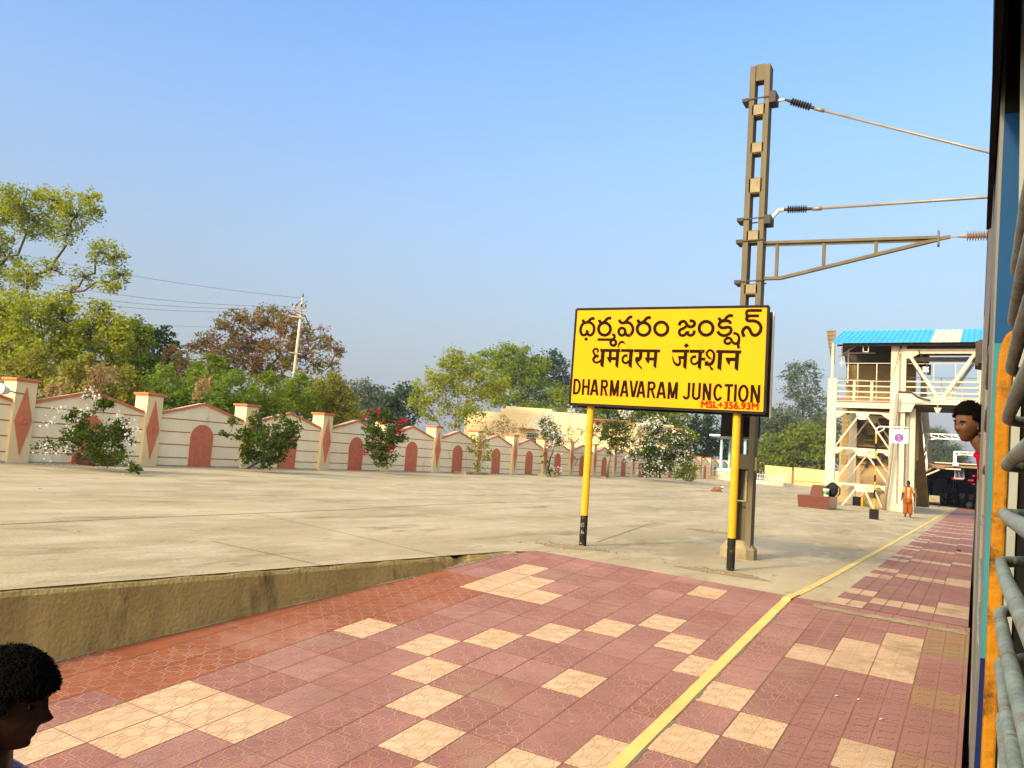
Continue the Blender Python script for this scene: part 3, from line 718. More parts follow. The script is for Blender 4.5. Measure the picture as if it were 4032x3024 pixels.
lp = AD(14, 1536, 23.2)
spk = thing('loudspeaker', 'white loudspeaker sticking out beside the tallest looking wall pillar', 'loudspeaker', lp)
t = MB(); t.lathe(lp, [(.05, -.16), (.10, -.14), (.13, .0), (.15, .14), (.16, .16), (.13, .16), (.04, .0)], 18, ax=(.35, -.9, .1)); t.build('horn', 'white', spk, smooth=True)
t = MB(); t.bar(lp + np.array([-.1, .1, 0]), lp + np.array([-.15, .7, -.05]), .04); t.build('bracket', 'steel', spk)
qp = W(16.2, 0, .45)
pb = thing('planter', 'low dark red planter box at the foot of the white bougainvillea', 'planter', qp)
t = MB(); wall_box(t, 15.75, 16.6, -.02, .30, .2, .8); wall_box(t, 15.7, 16.65, .30, .36, .15, .85); t.build('box', 'granite', pb, bevel=.02)
t = MB(); wall_box(t, 15.78, 16.57, .355, .38, .25, .75); t.build('soil', 'earth', pb)

# ------------------------------------------------------------------ station name board
YB = 12.0
bl, br, tr, tl = AY(2243, 1590, YB), AY(3010, 1627, YB), AY(3026, 1206, YB), AY(2270, 1218, YB)
brd = thing('station_sign', 'large yellow station name board with black lettering on two yellow and black posts', 'sign', (-4.15, 12.1, -.05))
def inset(a, b, c, d, k):
    m = (a + b + c + d) / 4; return [p + (m - p) / np.linalg.norm(m - p) * k for p in (a, b, c, d)]
t = MB(); fr = [np.array(p) for p in (bl, br, tr, tl)]
t.prism([p + np.array([0, .003, 0]) for p in inset(*fr, .012)], (0, .028, 0))
board = t.build('board', 'sign_y', brd)
t = MB()
for a, b in zip(fr, fr[1:] + fr[:1]):
    t.bar(a + np.array([0, .012, 0]), b + np.array([0, .012, 0]), .04 if abs(a[2] - b[2]) > 1 else .02, .02 if abs(a[2] - b[2]) > 1 else .04, up=(0, 0, 1))
t.build('frame', 'black', brd)
t = MB(); sh = np.array([.015, .25, -.035])
t.prism([p + sh for p in fr], (0, .03, 0)); t.mat(1)
a, b = fr[1] + sh, fr[2] + sh; t.bar(a + np.array([.012, .01, -.01]), b + np.array([.012, .01, 0]), .022, .05)
t.build('rear_board', ['black', 'white_st'], brd)
t = MB()
for x in (-5.3, -4.15, -3.0): t.bar((x, 12.04, 2.35), (x, 12.27, 2.33), .05); t.bar((x, 12.04, 3.6), (x, 12.27, 3.58), .05)
t.build('spacer', 'dark', brd)
for u0, v0, vs, ub in ((2293, 2158, 2029, 2316), (2875, 2256, 2119, 2912)):
    g0 = AY(u0, v0, 12.13); s0 = AY(u0 + (ub - u0) * .25, vs, 12.13); top = AY(ub, 1640, 12.13); top = np.array([g0[0] + .0, 12.13, 3.5])
    t = MB(); zb = zup(g0[0]); t.lathe((g0[0], 12.13, zb - .05), [(.058, 0), (.058, s0[2] - zb + .05)], 20); t.mat(1)
    t.lathe((g0[0], 12.13, s0[2]), [(.0572, 0), (.0572, 3.5 - s0[2])], 20)
    t.build('post', ['post_b', 'post_y'], brd, smooth=False)
    for f in brd.children[-1].data.polygons: f.use_smooth = len(f.vertices) == 4

def smooth_path(p, closed=False, n=6):
    p = [np.array(q, float) for q in p]; out = []
    m = len(p)
    for i in range(m if closed else m - 1):
        a, b = p[i], p[(i + 1) % m]
        a0 = p[i - 1] if (closed or i > 0) else a * 2 - b
        b1 = p[(i + 2) % m] if (closed or i + 2 < m) else b * 2 - a
        for k in range(n):
            s = k / n
            out.append(.5 * ((2 * a) + (-a0 + b) * s + (2 * a0 - 5 * a + 4 * b - b1) * s * s + (-a0 + 3 * a - 3 * b + b1) * s ** 3))
    if not closed: out.append(p[-1])
    return out
LET = MB()
_off = [0]
def put(pts, ox, oy, sc):
    return [AY(ox + x * sc, oy + y * sc, YB - .0005 - _off[0] * .00002) for x, y in pts]
S1 = (2240, 1190, .18987); S2 = (2640, 1190, .18987)
def stroke(S, pts, w=60, closed=False):
    _off[0] += 1
    P = [(p[0], p[1], p[2] if len(p) > 2 else w) for p in pts]
    P = smooth_path(P, closed)
    L = []; Rr = []; m = len(P)
    for i in range(m):
        a = P[(i - 1) % m] if closed else P[max(i - 1, 0)]; b = P[(i + 1) % m] if closed else P[min(i + 1, m - 1)]
        d = b[:2] - a[:2]; d = d / max(np.linalg.norm(d), 1e-6); n = np.array([-d[1], d[0]]) * P[i][2] / 2
        L.append(P[i][:2] + n); Rr.append(P[i][:2] - n)
    a3, b3 = put(L, *S), put(Rr, *S)
    n0 = len(a3); fs = []
    for i in range(m if closed else m - 1): j = (i + 1) % m; fs.append((i, j, n0 + j, n0 + i))
    LET.add(a3 + b3, fs)
def ringst(S, cx, cy, rx, ry, w):
    stroke(S, [(cx + rx * math.cos(a), cy + ry * math.sin(a)) for a in np.linspace(0, 2 * math.pi, 16, endpoint=False)], w, True)
def fill(S, pts):
    _off[0] += 1; a = put(pts, *S); LET.add(a, [tuple(range(len(a)))])
# first line (Telugu)
stroke(S1, [(378, 625), (350, 668), (300, 682), (258, 655), (240, 580), (262, 490), (310, 435), (380, 415), (450, 425), (505, 475), (523, 550), (508, 625), (472, 672), (430, 684), (398, 665)], 58, True)
stroke(S1, [(380, 575), (377, 650)], 60)
stroke(S1, [(292, 355), (302, 400), (345, 425), (400, 400), (442, 358), (482, 336), (534, 338)], 60)
fill(S1, [(326, 732), (390, 732), (388, 797), (322, 795)])
ringst(S1, 738, 555, 124, 128, 64)
stroke(S1, [(630, 360), (642, 405), (690, 428), (740, 400), (787, 350), (828, 328), (880, 333)], 62)
stroke(S1, [(593, 773), (860, 775)], 54); ringst(S1, 920, 838, 56, 60, 58)
stroke(S1, [(860, 775), (915, 765), (945, 725), (938, 680), (893, 668)], 54)
stroke(S1, [(1048, 355), (1060, 405), (1115, 432), (1175, 405), (1225, 345), (1268, 308), (1317, 305)], 62)
stroke(S1, [(1090, 430), (1225, 422), (1295, 465), (1328, 550), (1308, 635), (1262, 683), (1215, 688), (1180, 655), (1162, 600)], 62)
ringst(S1, 1100, 610, 68, 77, 60)
ringst(S1, 1549, 555, 133, 131, 66)
stroke(S1, [(1433, 355), (1445, 405), (1500, 428), (1550, 402), (1602, 345), (1642, 318), (1700, 325)], 66)
ringst(S1, 1915, 548, 136, 136, 68)
stroke(S2, [(180, 485), (200, 425), (250, 397), (300, 405), (340, 460), (385, 505), (440, 508), (488, 475), (498, 425), (462, 390), (393, 383)], 66)
stroke(S2, [(330, 500), (270, 540), (205, 570), (180, 620), (200, 672), (250, 690), (305, 668), (338, 622)], 62)
stroke(S2, [(350, 598), (358, 655), (402, 687), (452, 675), (488, 638), (493, 583)], 62)
fill(S2, [(316, 596), (394, 596), (380, 660), (325, 660)])
ringst(S2, 738, 540, 143, 141, 70)
stroke(S2, [(1008, 313), (1020, 358), (1072, 385), (1120, 365), (1170, 310), (1222, 276), (1298, 281)], 64)
stroke(S2, [(1245, 450), (1232, 408), (1180, 387), (1090, 390), (1020, 428), (1008, 480), (1050, 525), (1120, 530), (1190, 515), (1242, 533), (1258, 582), (1228, 642), (1150, 685), (1065, 685), (1005, 645), (980, 597)], 66)
stroke(S2, [(1302, 640), (1372, 655), (1418, 715), (1418, 795), (1380, 848), (1322, 855), (1280, 815), (1250, 762), (1200, 740), (1145, 765), (1122, 810), (1150, 852), (1200, 858), (1250, 830)], 58)
stroke(S2, [(1418, 780), (1404, 880), (1408, 925), (1422, 957)], 62)
stroke(S2, [(1895, 170), (1630, 172), (1580, 205), (1582, 258), (1630, 280), (1835, 280)], 62)
stroke(S2, [(1640, 282), (1588, 305), (1580, 355), (1625, 385), (1740, 388), (1830, 432), (1876, 522), (1850, 620), (1785, 678), (1720, 680), (1672, 632), (1640, 560), (1590, 518), (1535, 540), (1496, 605), (1505, 665), (1532, 716)], 70)
# second line (Devanagari)
stroke(S1, [(578, 1045, 20), (605, 1015, 34), (590, 972, 44), (545, 966, 42), (506, 1005, 44), (518, 1058, 44), (552, 1100, 46), (612, 1112, 56)])
stroke(S1, [(618, 1120, 56), (560, 1125, 56), (512, 1165, 54), (512, 1215, 50), (560, 1250, 46), (625, 1235, 46), (690, 1185, 50)])
def stem(S, x0, x1, y, dx, yb, ext=55): fill(S, [(x0, y), (x1, y), (x1 + dx, yb), (x0 + dx * .75, yb - ext)])
stem(S1, 668, 745, 1028, -28, 1365)
fill(S1, [(645, 965), (1072, 970), (1070, 1033), (650, 1030)])
for ox, oy in ((0, 0), (790, 9)):
    S = (S1[0] + ox * S1[2], S1[1] + oy * S1[2], S1[2])
    fill(S, [(828, 1028), (890, 1028), (884, 1150), (822, 1150)])
    fill(S, [(780, 1135), (978, 1135), (974, 1200), (880, 1200), (870, 1262), (840, 1250), (805, 1200)])
    stem(S, 978, 1048, 1030, -28, 1373)
stroke(S1, [(1026, 963, 10), (1030, 895, 32), (1060, 838, 46), (1100, 820, 46), (1138, 838, 38), (1157, 876, 8)])
fill(S1, [(1083, 970), (1343, 972), (1340, 1036), (1080, 1030)]); stem(S1, 1252, 1328, 1034, -28, 1375)
stroke(S1, [(1215, 1108, 62), (1160, 1108, 54), (1115, 1160, 48), (1122, 1230, 50), (1172, 1262, 50), (1225, 1240, 52), (1272, 1192, 54)])
fill(S1, [(1352, 972), (1895, 978), (1890, 1042), (1350, 1036)])
stroke(S1, [(1488, 1035), (1488, 1120), (1462, 1180), (1420, 1208)], 70)
stroke(S1, [(1448, 1155, 40), (1400, 1160, 48), (1398, 1220, 50)])
stroke(S1, [(1395, 1205, 54), (1440, 1298, 40), (1512, 1378, 34)])
fill(S2, [(332, 843), (388, 898), (325, 953), (270, 898)])
fill(S2, [(32, 980), (388, 980), (386, 1045), (28, 1043)]); stem(S2, 275, 352, 1043, -24, 1398)
fill(S2, [(150, 1113), (275, 1113), (270, 1180), (190, 1180)])
stroke(S2, [(160, 1118, 12), (185, 1172, 42), (198, 1230, 46), (180, 1285, 56), (130, 1296, 58), (78, 1245, 44), (48, 1165, 26), (40, 1115, 14)])
fill(S2, [(398, 983), (712, 985), (708, 1053), (395, 1050)]); stem(S2, 578, 655, 1050, -24, 1408)
stroke(S2, [(532, 1128, 62), (472, 1132, 54), (428, 1185, 46), (442, 1258, 46), (500, 1284, 48), (560, 1252, 52), (605, 1200, 54)])
stroke(S2, [(640, 1195, 40), (672, 1178, 60), (720, 1183, 66)])
stroke(S2, [(850, 1182, 30), (790, 1140, 46), (748, 1075, 46), (780, 1010, 48), (840, 998, 52), (898, 1060, 54), (900, 1165, 60), (855, 1265, 70), (790, 1288, 70), (745, 1270, 80)])
stroke(S2, [(708, 1270), (790, 1270)], 96)
stroke(S2, [(800, 1305, 30), (874, 1408, 56)])
fill(S2, [(952, 988), (1130, 990), (1127, 1058), (948, 1055)]); stem(S2, 985, 1075, 1056, -24, 1425)
fill(S2, [(1132, 990), (1473, 998), (1468, 1065), (1128, 1058)])
fill(S2, [(1135, 1147), (1345, 1147), (1340, 1222), (1240, 1222), (1230, 1303), (1200, 1292), (1160, 1225)]); stem(S2, 1343, 1428, 1062, -26, 1430)
# third line: condensed capitals drawn as strokes in a unit box
def bx(u, v): return AY(2230 + u * .3752, 1460 + v * .3752, YB)
bA, bB, tA, tB = bx(68, 247), bx(2027, 338), bx(80, 82), bx(2038, 150)
base = lambda x: bA[2] + (bB[2] - bA[2]) * (x - bA[0]) / (bB[0] - bA[0])
topz = lambda x: tA[2] + (tB[2] - tA[2]) * (x - tA[0]) / (tB[0] - tA[0])
def glyph(c, u0, u1):
    va = 165 + (u0 - 75) * .042
    x0, x1 = bx(u0, va)[0], bx(u1, va)[0]; wd = x1 - x0; sw = .038
    z0, z1 = base((x0 + x1) / 2), topz((x0 + x1) / 2); ht = z1 - z0
    def arc(cx, cz, rx, rz, a0, a1, n=12): return [(cx + rx * math.cos(rad(a0 + (a1 - a0) * i / n)), cz + rz * math.sin(rad(a0 + (a1 - a0) * i / n))) for i in range(n + 1)]
    h = sw / 2; w, H = wd, ht
    st = {'D': [[(h, 0), (h, H)], [(h, H - h), (w * .42, H - h)] + arc(w * .42, H / 2, w * .58 - h, H / 2 - h, 90, -90) + [(h, h)]],
          'H': [[(h, 0), (h, H)], [(w - h, 0), (w - h, H)], [(h, H * .52), (w - h, H * .52)]],
          'A': [[(h * .9, 0), (w / 2 - h * .4, H)], [(w - h * .9, 0), (w / 2 + h * .4, H)], [(w * .22, H * .29), (w * .78, H * .29)]],
          'R': [[(h, 0), (h, H)], [(h, H - h), (w * .55, H - h)] + arc(w * .55, H * .73, w * .40 - h, H * .27 - h, 90, -90) + [(h, H * .46 + h)], [(w * .52, H * .48), (w - h, 0)]],
          'M': [[(h, 0), (h, H)], [(w - h, 0), (w - h, H)], [(h * 1.2, H), (w / 2, h * .5)], [(w - h * 1.2, H), (w / 2, h * .5)]],
          'V': [[(h * .9, H), (w / 2 - h * .3, 0)], [(w - h * .9, H), (w / 2 + h * .3, 0)]],
          'J': [[(w - h, H)] + [(w - h, H * .3)] + arc(w / 2, H * .22, w / 2 - h, H * .22 - h, 0, -180)],
          'U': [[(h, H), (h, H * .3)] + arc(w / 2, H * .25, w / 2 - h, H * .25 - h, 180, 360) + [(w - h, H)]],
          'N': [[(h, 0), (h, H)], [(w - h, 0), (w - h, H)], [(h * 1.1, H), (w - h * 1.1, 0)]],
          'C': [arc(w / 2, H / 2, w / 2 - h, H / 2 - h, 38, 322, 24)],
          'T': [[(w / 2, 0), (w / 2, H - h)], [(0, H - h), (w, H - h)]],
          'I': [[(w / 2, 0), (w / 2, H)]],
          'O': [arc(w / 2, H / 2, w / 2 - h, H / 2 - h, 0, 360, 28)]}[c]
    for s in st:
        _off[0] += 1; y = YB - .0005 - _off[0] * .00002
        L = []; Rr = []
        for i, p in enumerate(s):
            a, b = np.array(s[max(i - 1, 0)]), np.array(s[min(i + 1, len(s) - 1)]); d = b - a
            if c == 'O' and i in (0, len(s) - 1): d = np.array([0, 1.0])
            d = d / np.linalg.norm(d); n = np.array([-d[1], d[0]]) * sw / 2
            if c in 'AVM' and len(s) == 2 and abs(d[0]) > .05 and abs(d[1]) > .5: n = np.array([-sw / 2, 0]) * (1 if d[1] > 0 else -1) * 1.06
            if c == 'R' and len(s) == 2 and abs(d[0]) > .05 and abs(d[1]) > .5: n = np.array([sw / 2, 0])
            if c == 'N' and len(s) == 2 and abs(d[0]) > .05 and abs(d[1]) > .5: n = np.array([sw / 2, 0]) * 1.15
            L.append(np.array(p) + n); Rr.append(np.array(p) - n)
        f = lambda q: (x0 + q[0], y, z0 + q[1])
        n0 = len(L); LET.add([f(q) for q in L] + [f(q) for q in Rr], [(i, i + 1, n0 + i + 1, n0 + i) for i in range(n0 - 1)])
for c, a, b in zip('DHARMAVARAMJUNCTION', (72, 165, 252, 360, 457, 566, 660, 738, 850, 946, 1063, 1224, 1318, 1430, 1541, 1659, 1761, 1801, 1932),
                   (152, 245, 340, 440, 553, 655, 750, 832, 940, 1048, 1170, 1298, 1410, 1520, 1646, 1748, 1786, 1914, 2034)): glyph(c, a, b)
LET.build('lettering', 'ink', board)
a, b = bx(1412, 380), bx(2018, 408)
text_mesh('MSL+356.93M', (b[0] - a[0], .105), (a[0], YB - .0012, (a[2] + b[2]) / 2 - .004), (1, 0, -.012), (0, 0, 1), 'red_ink', 'lettering', board, bold=.0045)
t = MB()
for x in (-4.74, -3.58):
    t.quad((x - .0012, YB + .0012, 2.22), (x + .0012, YB + .0012, 2.22), (x + .0012, YB + .0012, 3.7), (x - .0012, YB + .0012, 3.7))
for x, z in ((-4.72, 3.31), (-4.72, 3.14), (-3.57, 3.33), (-3.62, 3.15), (-3.58, 3.05), (-4.70, 2.61)): t.lathe((x, YB - .004, z), [(.007, 0), (.007, .004)], 8, ax=(0, -1, 0))
t.build('panel_seam', 'coach_yellow', board)

# ------------------------------------------------------------------ overhead line mast with cantilevers
YM = 13.95
mast = thing('overhead_line_mast', 'grey latticed concrete mast behind the name board carrying railway overhead line arms', 'mast', (-3.37, YM, -.1))
mx = lambda v, u: AY(u, v, YM)
t = MB(); XL, XR = -3.545, -3.20; FW_ = .095; D = .24
zt = 8.37; za = -.1
t.box((XL, YM, za), (XL + FW_, YM + D, zt)); t.box((XR - FW_, YM, za), (XR, YM + D, zt))
def zm(v): return AY(2960, v, YM)[2]
bat = [(255, 320), (411, 458), (560, 605), (700, 762), (905, 955), (1116, 1160), (1300, 1360), (1480, 1560), (1790, 1850)]
for a, b in bat: t.box((XL + FW_, YM + .02, zm(b)), (XR - FW_, YM + D - .02, zm(a)))
t.box((XL + FW_, YM + D - .04, za), (XR - FW_, YM + D - .02, zm(1850)))
t.build('column', 'mast', mast, bevel=.006)
for a, b in bat[1:6]:
    t = MB(); t.box((XL + FW_ - .03, YM + .0, zm(b) + .02), (XR - FW_ + .03, YM + .016, zm(a) - .02)); t.build('batten_plate', 'conc_old', mast)
t = MB(); x0, x1 = XL - .15, XR + .06
ch = .1
def octo(m, z): a, b, c, d = x0 + m, x1 - m, YM - .10 + m, YM + .34 - m; return [(a + ch, c, z), (b - ch, c, z), (b, c + ch, z), (b, d - ch, z), (b - ch, d, z), (a + ch, d, z), (a, d - ch, z), (a, c + ch, z)]
rg = [octo(0, -.2), octo(0, .06), octo(.07, .16), octo(.09, .2)]
for p, q in zip(rg[:-1], rg[1:]):
    for k in range(8): t.quad(p[k], p[(k + 1) % 8], q[(k + 1) % 8], q[k])
t.add(rg[-1], [tuple(range(8))])
t.build('base', 'conc_old', mast)
for v in (392, 862, 948, 1108):
    t = MB(); z = zm(v)
    t.bar((XL - .1, YM - .01, z), (XR + .03, YM - .01, z + .012), .018); t.bar((XL - .1, YM + D + .01, z), (XR + .03, YM + D + .01, z + .012), .018)
    t.box((XL - .11, YM - .02, z - .03), (XL - .002, YM + D + .02, z + .03)); t.build('clamp', 'dark', mast)
for v, s in ((392, .10), (868, .075)):
    t = MB(); z = zm(v); t.box((XR + .002, YM - .02, z - s), (XR + .11, YM + D + .02, z + s)); t.build('bracket', 'dark', mast)
def insul(name, a, b, ribs, r0, r1, m):
    a, b = np.array(a), np.array(b); L = np.linalg.norm(b - a); pr = [(.018, 0), (.026, L * .12)]
    for i in range(ribs):
        h = L * (.2 + .6 * i / ribs); d = L * .6 / ribs
        pr += [(r0, h), (r1, h + d * .35), (r1, h + d * .45), (r0, h + d * .8)]
    pr += [(.028, L * .86), (.022, L)]
    s = MB(); s.lathe(a, pr, 12, ax=b - a); return s.build(name, m, mast, smooth=False)
YC = YM + .12
p1a, p1b, p1c = [AY(u, v, YC) for u, v in ((3090, 392), (3220, 430), (3895, 600))]
sl1 = (p1c - p1b) / (p1c[0] - p1b[0]); p1e = p1b + sl1 * (1.9 - p1b[0])
t = MB(); t.bar((XR + .12, YC, p1a[2] + .0), p1a, .035); t.build('top_fitting', 'steel', mast)
insul('insulator', p1a, p1b, 8, .030, .068, 'rust')
t = MB(); t.tube([p1b, p1e], .022, 10); t.tube([p1b - sl1 * .05, p1b + sl1 * .1], .032, 10); t.build('stay_tube', 'steel', mast, smooth=True)
p2z, p2a, p2b, p2c = [AY(u, v, YC) for u, v in ((3028, 872), (3075, 826), (3205, 822), (3885, 776))]
sl2 = (p2c - p2b) / (p2c[0] - p2b[0]); p2e = p2b + sl2 * (1.9 - p2b[0])
t = MB(); t.bar(p2z, p2a - np.array([.03, 0, 0]), .045); t.bar(p2a - np.array([.05, 0, 0]), p2a + np.array([.05, 0, 0]), .05); t.build('bottom_fitting', 'steel', mast)
insul('insulator', p2a, p2b, 9, .028, .068, 'rust')
t = MB(); t.tube([p2b, p2e], .024, 10); t.tube([p2b - sl2 * .02, p2b + sl2 * .12], .036, 10); t.build('bracket_tube', 'steel', mast, smooth=True)
q = {k: AY(*v, YC) for k, v in dict(a=(2990, 958), b=(3697, 936), c=(2985, 1098), d=(3075, 1095), e=(3690, 944)).items()}
t = MB(); t.bar(q['a'], q['b'], .10, .045); t.bar(q['a'] + np.array([0, 0, -.03]), q['b'] + np.array([0, 0, -.03]), .02, .06)
t.bar(q['c'], q['d'], .07, .05); t.bar(q['d'], q['e'], .07, .05)
for u in (3068, 3262, 3466):
    f = (u - 2990) / (3697 - 2990); p = q['a'] + (q['b'] - q['a']) * f
    g = (p[0] - q['d'][0]) / (q['e'][0] - q['d'][0]); r_ = q['d'] + (q['e'] - q['d']) * g
    t.bar(p, r_, .05, .05, up=(0, 1, 0))
t.box((q['b'][0] - .02, YC - .06, q['b'][2] - .13), (q['b'][0] + .01, YC + .06, q['b'][2] + .1))
t.bar(q['b'] + np.array([0, 0, -.02]), AY(3742, 932, YC), .05)
t.build('cantilever_arm', 'mast', mast)
c0, c1 = AY(3770, 931, YC), AY(3905, 928, YC)
t = MB(); t.tube([AY(3738, 932, YC), c0], .012); t.build('arm_link', 'steel', mast)
insul('insulator', c0, c1 + np.array([.15, 0, 0]), 10, .03, .085, 'pale_ins')
t = MB(); z0, z1 = AY(2900, 1722, YM + .5)[2], 2.75
t.box((AY(2850, 1690, YM + .5)[0], YM + D + .06, z0), (AY(3001, 1690, YM + .5)[0], YM + D + .10, z1))
nb = t.build('rear_plate', 'black', mast)
t = MB(); xa, xb = AY(2850, 1690, YM + .5)[0], AY(3001, 1690, YM + .5)[0]
t.box((xa - .01, YM + D + .05, z0 - .03), (xb + .01, YM + D + .11, z0)); t.build('plate_rail', 'steel', mast)
t = MB(); t.box((XR + .002, YM + .06, AY(2990, 1855, YM)[2]), (XR + .006, YM + .2, AY(2990, 1800, YM)[2])); t.build('number_plate', 'yellow_wall', mast)
t = MB(); 
for dx, dz in ((-.05, .05), (.17, .06)): t.bar((XL + dx + .07, YM - .012, .85), (XL + dx + .07, YM - .012, 1.35), .035)
t.bar((XL + .0, YM - .012, .85), (XL + .26, YM - .012, .85), .02); t.build('conduit', 'conc_old', mast)

# ------------------------------------------------------------------ electricity pole behind the wall
eb = AD(1150, 1545, 44.5); et = AD(1192, 1172, 44.5)
ep = thing('electricity_pole', 'leaning pale steel electricity pole with crossarms behind the wall', 'utility pole', (eb[0], eb[1], .4))
bot = et + (eb - et) * 1.9
t = MB(); t.tube([bot, (eb + et) / 2, et], [.10, .08, .06], 10); t.build('pole', 'white_st', ep, smooth=True)
xd = np.array([.87, .48, 0])
t = MB(); arm = lambda v, l, w=.07: t.bar(AD(1170 + (1290 - v) * .09, v, 44.4) - xd * l + np.array([0, 0, .05]), AD(1170 + (1290 - v) * .09, v, 44.4) + xd * l, w)
arm(1212, .38); arm(1222, .42); arm(1250, .42); arm(1392, .33, .05); t.build('crossarm', 'steel', ep)
t = MB()
for a in (-.36, -.12, .12, .36):
    p = AD(1177, 1212, 44.4) + xd * a; t.lathe(p, [(.02, 0), (.045, .08), (.03, .12), (.045, .16), (.02, .22)], 8)
p = et + np.array([0, 0, .0]); t.lathe(p, [(.02, 0), (.05, .1), (.02, .25)], 8); t.build('insulator', 'rust', ep)
t = MB(); t.tube([AD(1195, 1180, 44.4), AD(1165, 1200, 44.2), AD(1160, 1225, 44.2), AD(1190, 1240, 44.3)], .02, 6); t.tube([AD(1200, 1240, 44.4), AD(1225, 1300, 44.3)], .03, 6)
t.tube([AD(1210, 1185, 44.4), AD(1185, 1205, 44.3), AD(1205, 1215, 44.4)], .02, 6); t.build('jumper_wire', 'rust', ep)
for i, (ua, va, ub, vb, sag, lab) in enumerate(((1192, 1174, 0, 985, .25, 'topmost thin power wire running from the pole top into the big open tree'),
        (1178, 1208, -50, 1065, .5, 'second thin power wire from the top at the upper crossarm'), (1165, 1215, -60, 1105, .5, 'third thin power wire from the top, sagging slightly'),
        (1162, 1222, -60, 1120, .6, 'lowest of the three crossarm power wires'), (900, 1290, 0, 1235, .15, 'lone low power wire vanishing behind the reddish tree'))):
    a, b = AD(ua, va, 44.4 if i < 4 else 60), AD(ub, vb, 46 if i < 4 else 58); pts = []
    for k in range(17): f = k / 16; pts.append(a + (b - a) * f - np.array([0, 0, sag * 4 * f * (1 - f)]))
    t = MB(); t.tube(pts, .009, 5); tag(t.build('power_wire', 'dark'), lab, 'wire', 'power wires from the electricity pole')

# ------------------------------------------------------------------ foot over bridge with its stair tower
YF, YR = 52.5, 55.8
fob = thing('foot_over_bridge', 'white steel foot over bridge with stair tower and blue sheet roof', 'footbridge', (-5.5, 54, -.05))
F = lambda u, v, y=YF: AY(u, v, y)
xl0, xl1 = -7.85, -7.33
def column(x0, x1, y, zb, zt_, nm='column'):
    t = MB(); w = .05; d = .34
    t.box((x0, y, zb), (x0 + (x1 - x0), y + .03, zt_)); t.box((x0, y + d - .03, zb), (x1, y + d, zt_)); t.box(((x0 + x1) / 2 - .02, y + .03, zb), ((x0 + x1) / 2 + .02, y + d - .03, zt_))
    return t
def rivets(t, x0, x1, z0, z1, y, sx=.09, sz=.12):
    x = x0
    while x <= x1:
        z = z0
        while z <= z1: t.lathe((x, y, z), [(.016, 0), (.012, .012)], 6, ax=(0, -1, 0)); z += sz
        x += sx
t = column(xl0, xl1, YF, -.1, 7.53); rivets(t, xl0 + .1, xl1 - .1, 3.0, 3.7, YF); rivets(t, xl0 + .1, xl1 - .1, 1.0, 1.6, YF)
t.build('column', 'white_st', fob)
column(-7.0, -6.55, YR, -.1, 6.0).build('column', 'white_st', fob)
t = MB(); t.box((-7.72, YF + .1, 7.53), (-7.58, YF + .2, 9.75)); t.build('roof_post', 'white_st', fob)
# main centre column, of several members
a0, a1 = -4.42, -3.98
t = column(a0, a1, YF, -.1, 9.5); rivets(t, a0 + .1, a1 - .1, .6, 2.4, YF, .12, .2); rivets(t, a0 + .1, a1 - .1, 8.6, 9.3, YF, .1, .16); t.build('column', 'white_st', fob)
t = column(-3.86, -3.62, YF - .02, -.1, 9.5); t.build('column', 'white_st', fob)
t = column(-3.42, -3.1, YF + .5, -.1, 5.9); t.build('column', 'white_st', fob)
t = MB(); t.box((a1, YF + .05, -.1), (-3.86, YF + .25, 9.4)); t.box((-3.62, YF + .3, -.1), (-3.42, YF + .5, 5.9)); t.build('column_web', 'grey_pipe', fob)
t = MB(); t.tube([F(3480, 2008, 51.9), F(3502, 1850, 51.9), F(3520, 1700, 51.9), F(3534, 1552, 51.9)], .1, 10); t.build('drain_pipe', 'grey_pipe', fob, smooth=True)
t = MB(); t.box((-3.95, YF - .1, -.1), (-3.35, YF + .3, .35)); t.build('column_base', 'white_st', fob)
# deck beams
t = MB(); t.box((xl1, YF + .02, 5.82), (a0, YF + .06, 6.20)); t.box((xl1, YF - .1, 5.80), (a0, YF + .2, 5.83)); t.box((xl1, YF - .1, 6.19), (a0, YF + .2, 6.22))
rivets(t, -6.1, -5.7, 6.08, 6.14, YF + .02, .1, .1); rivets(t, a0 - .35, a0 - .1, 5.9, 6.1, YF + .02, .1, .1); t.build('deck_beam', 'white_st', fob)
t = MB(); t.box((xl1, YF + .2, 6.02), (a0, YR, 6.18)); t.box((a1, YF + .25, 5.95), (14, YR + .2, 6.12)); t.build('deck', 'dark', fob)
t = MB(); t.box((-7.28, YF + .05, 6.222), (-5.75, YF + .12, 6.36)); t.box((-5.7, YF + .06, 6.222), (-4.5, YF + .12, 6.33)); t.build('toe_board', 'eave', fob)
t = MB(); t.box((a1, YF, 6.13), (14, YF + .05, 6.4)); t.box((a1, YF - .12, 6.10), (14, YF + .2, 6.128)); t.box((a1, YR, 6.13), (14, YR + .05, 6.4)); t.box((a1, YF, 9.02), (14, YF + .05, 9.3)); t.box((a1, YR, 9.02), (14, YR + .05, 9.3))
t.build('truss_chord', 'white_st', fob)
x = -3.62; W2 = 1.78
while x < 8:
    for y in (YF - .01, YR):
        t = MB(); t.bar((x, y, 9.2), (x + W2, y, 6.3), .17, .05, up=(0, 1, 0)); t.build('truss_diagonal', 'white_st', fob)
        t = MB(); t.bar((x + W2, y + .005, 6.3), (x + 2 * W2, y + .005, 9.2), .17, .05, up=(0, 1, 0)); t.build('truss_diagonal', 'white_st', fob)
    x += 2 * W2
x = -3.62
while x < 8:
    for y in (YF - .04, YR - .03):
        t = MB(); c = x + W2; t.prism([(c - .35, y, 6.25), (c + .35, y, 6.25), (c + .28, y, 6.62), (c - .28, y, 6.62)], (0, .02, 0)); rivets(t, c - .25, c + .2, 6.32, 6.55, y, .11, .1); t.build('gusset_plate', 'white_st', fob)
    x += 2 * W2
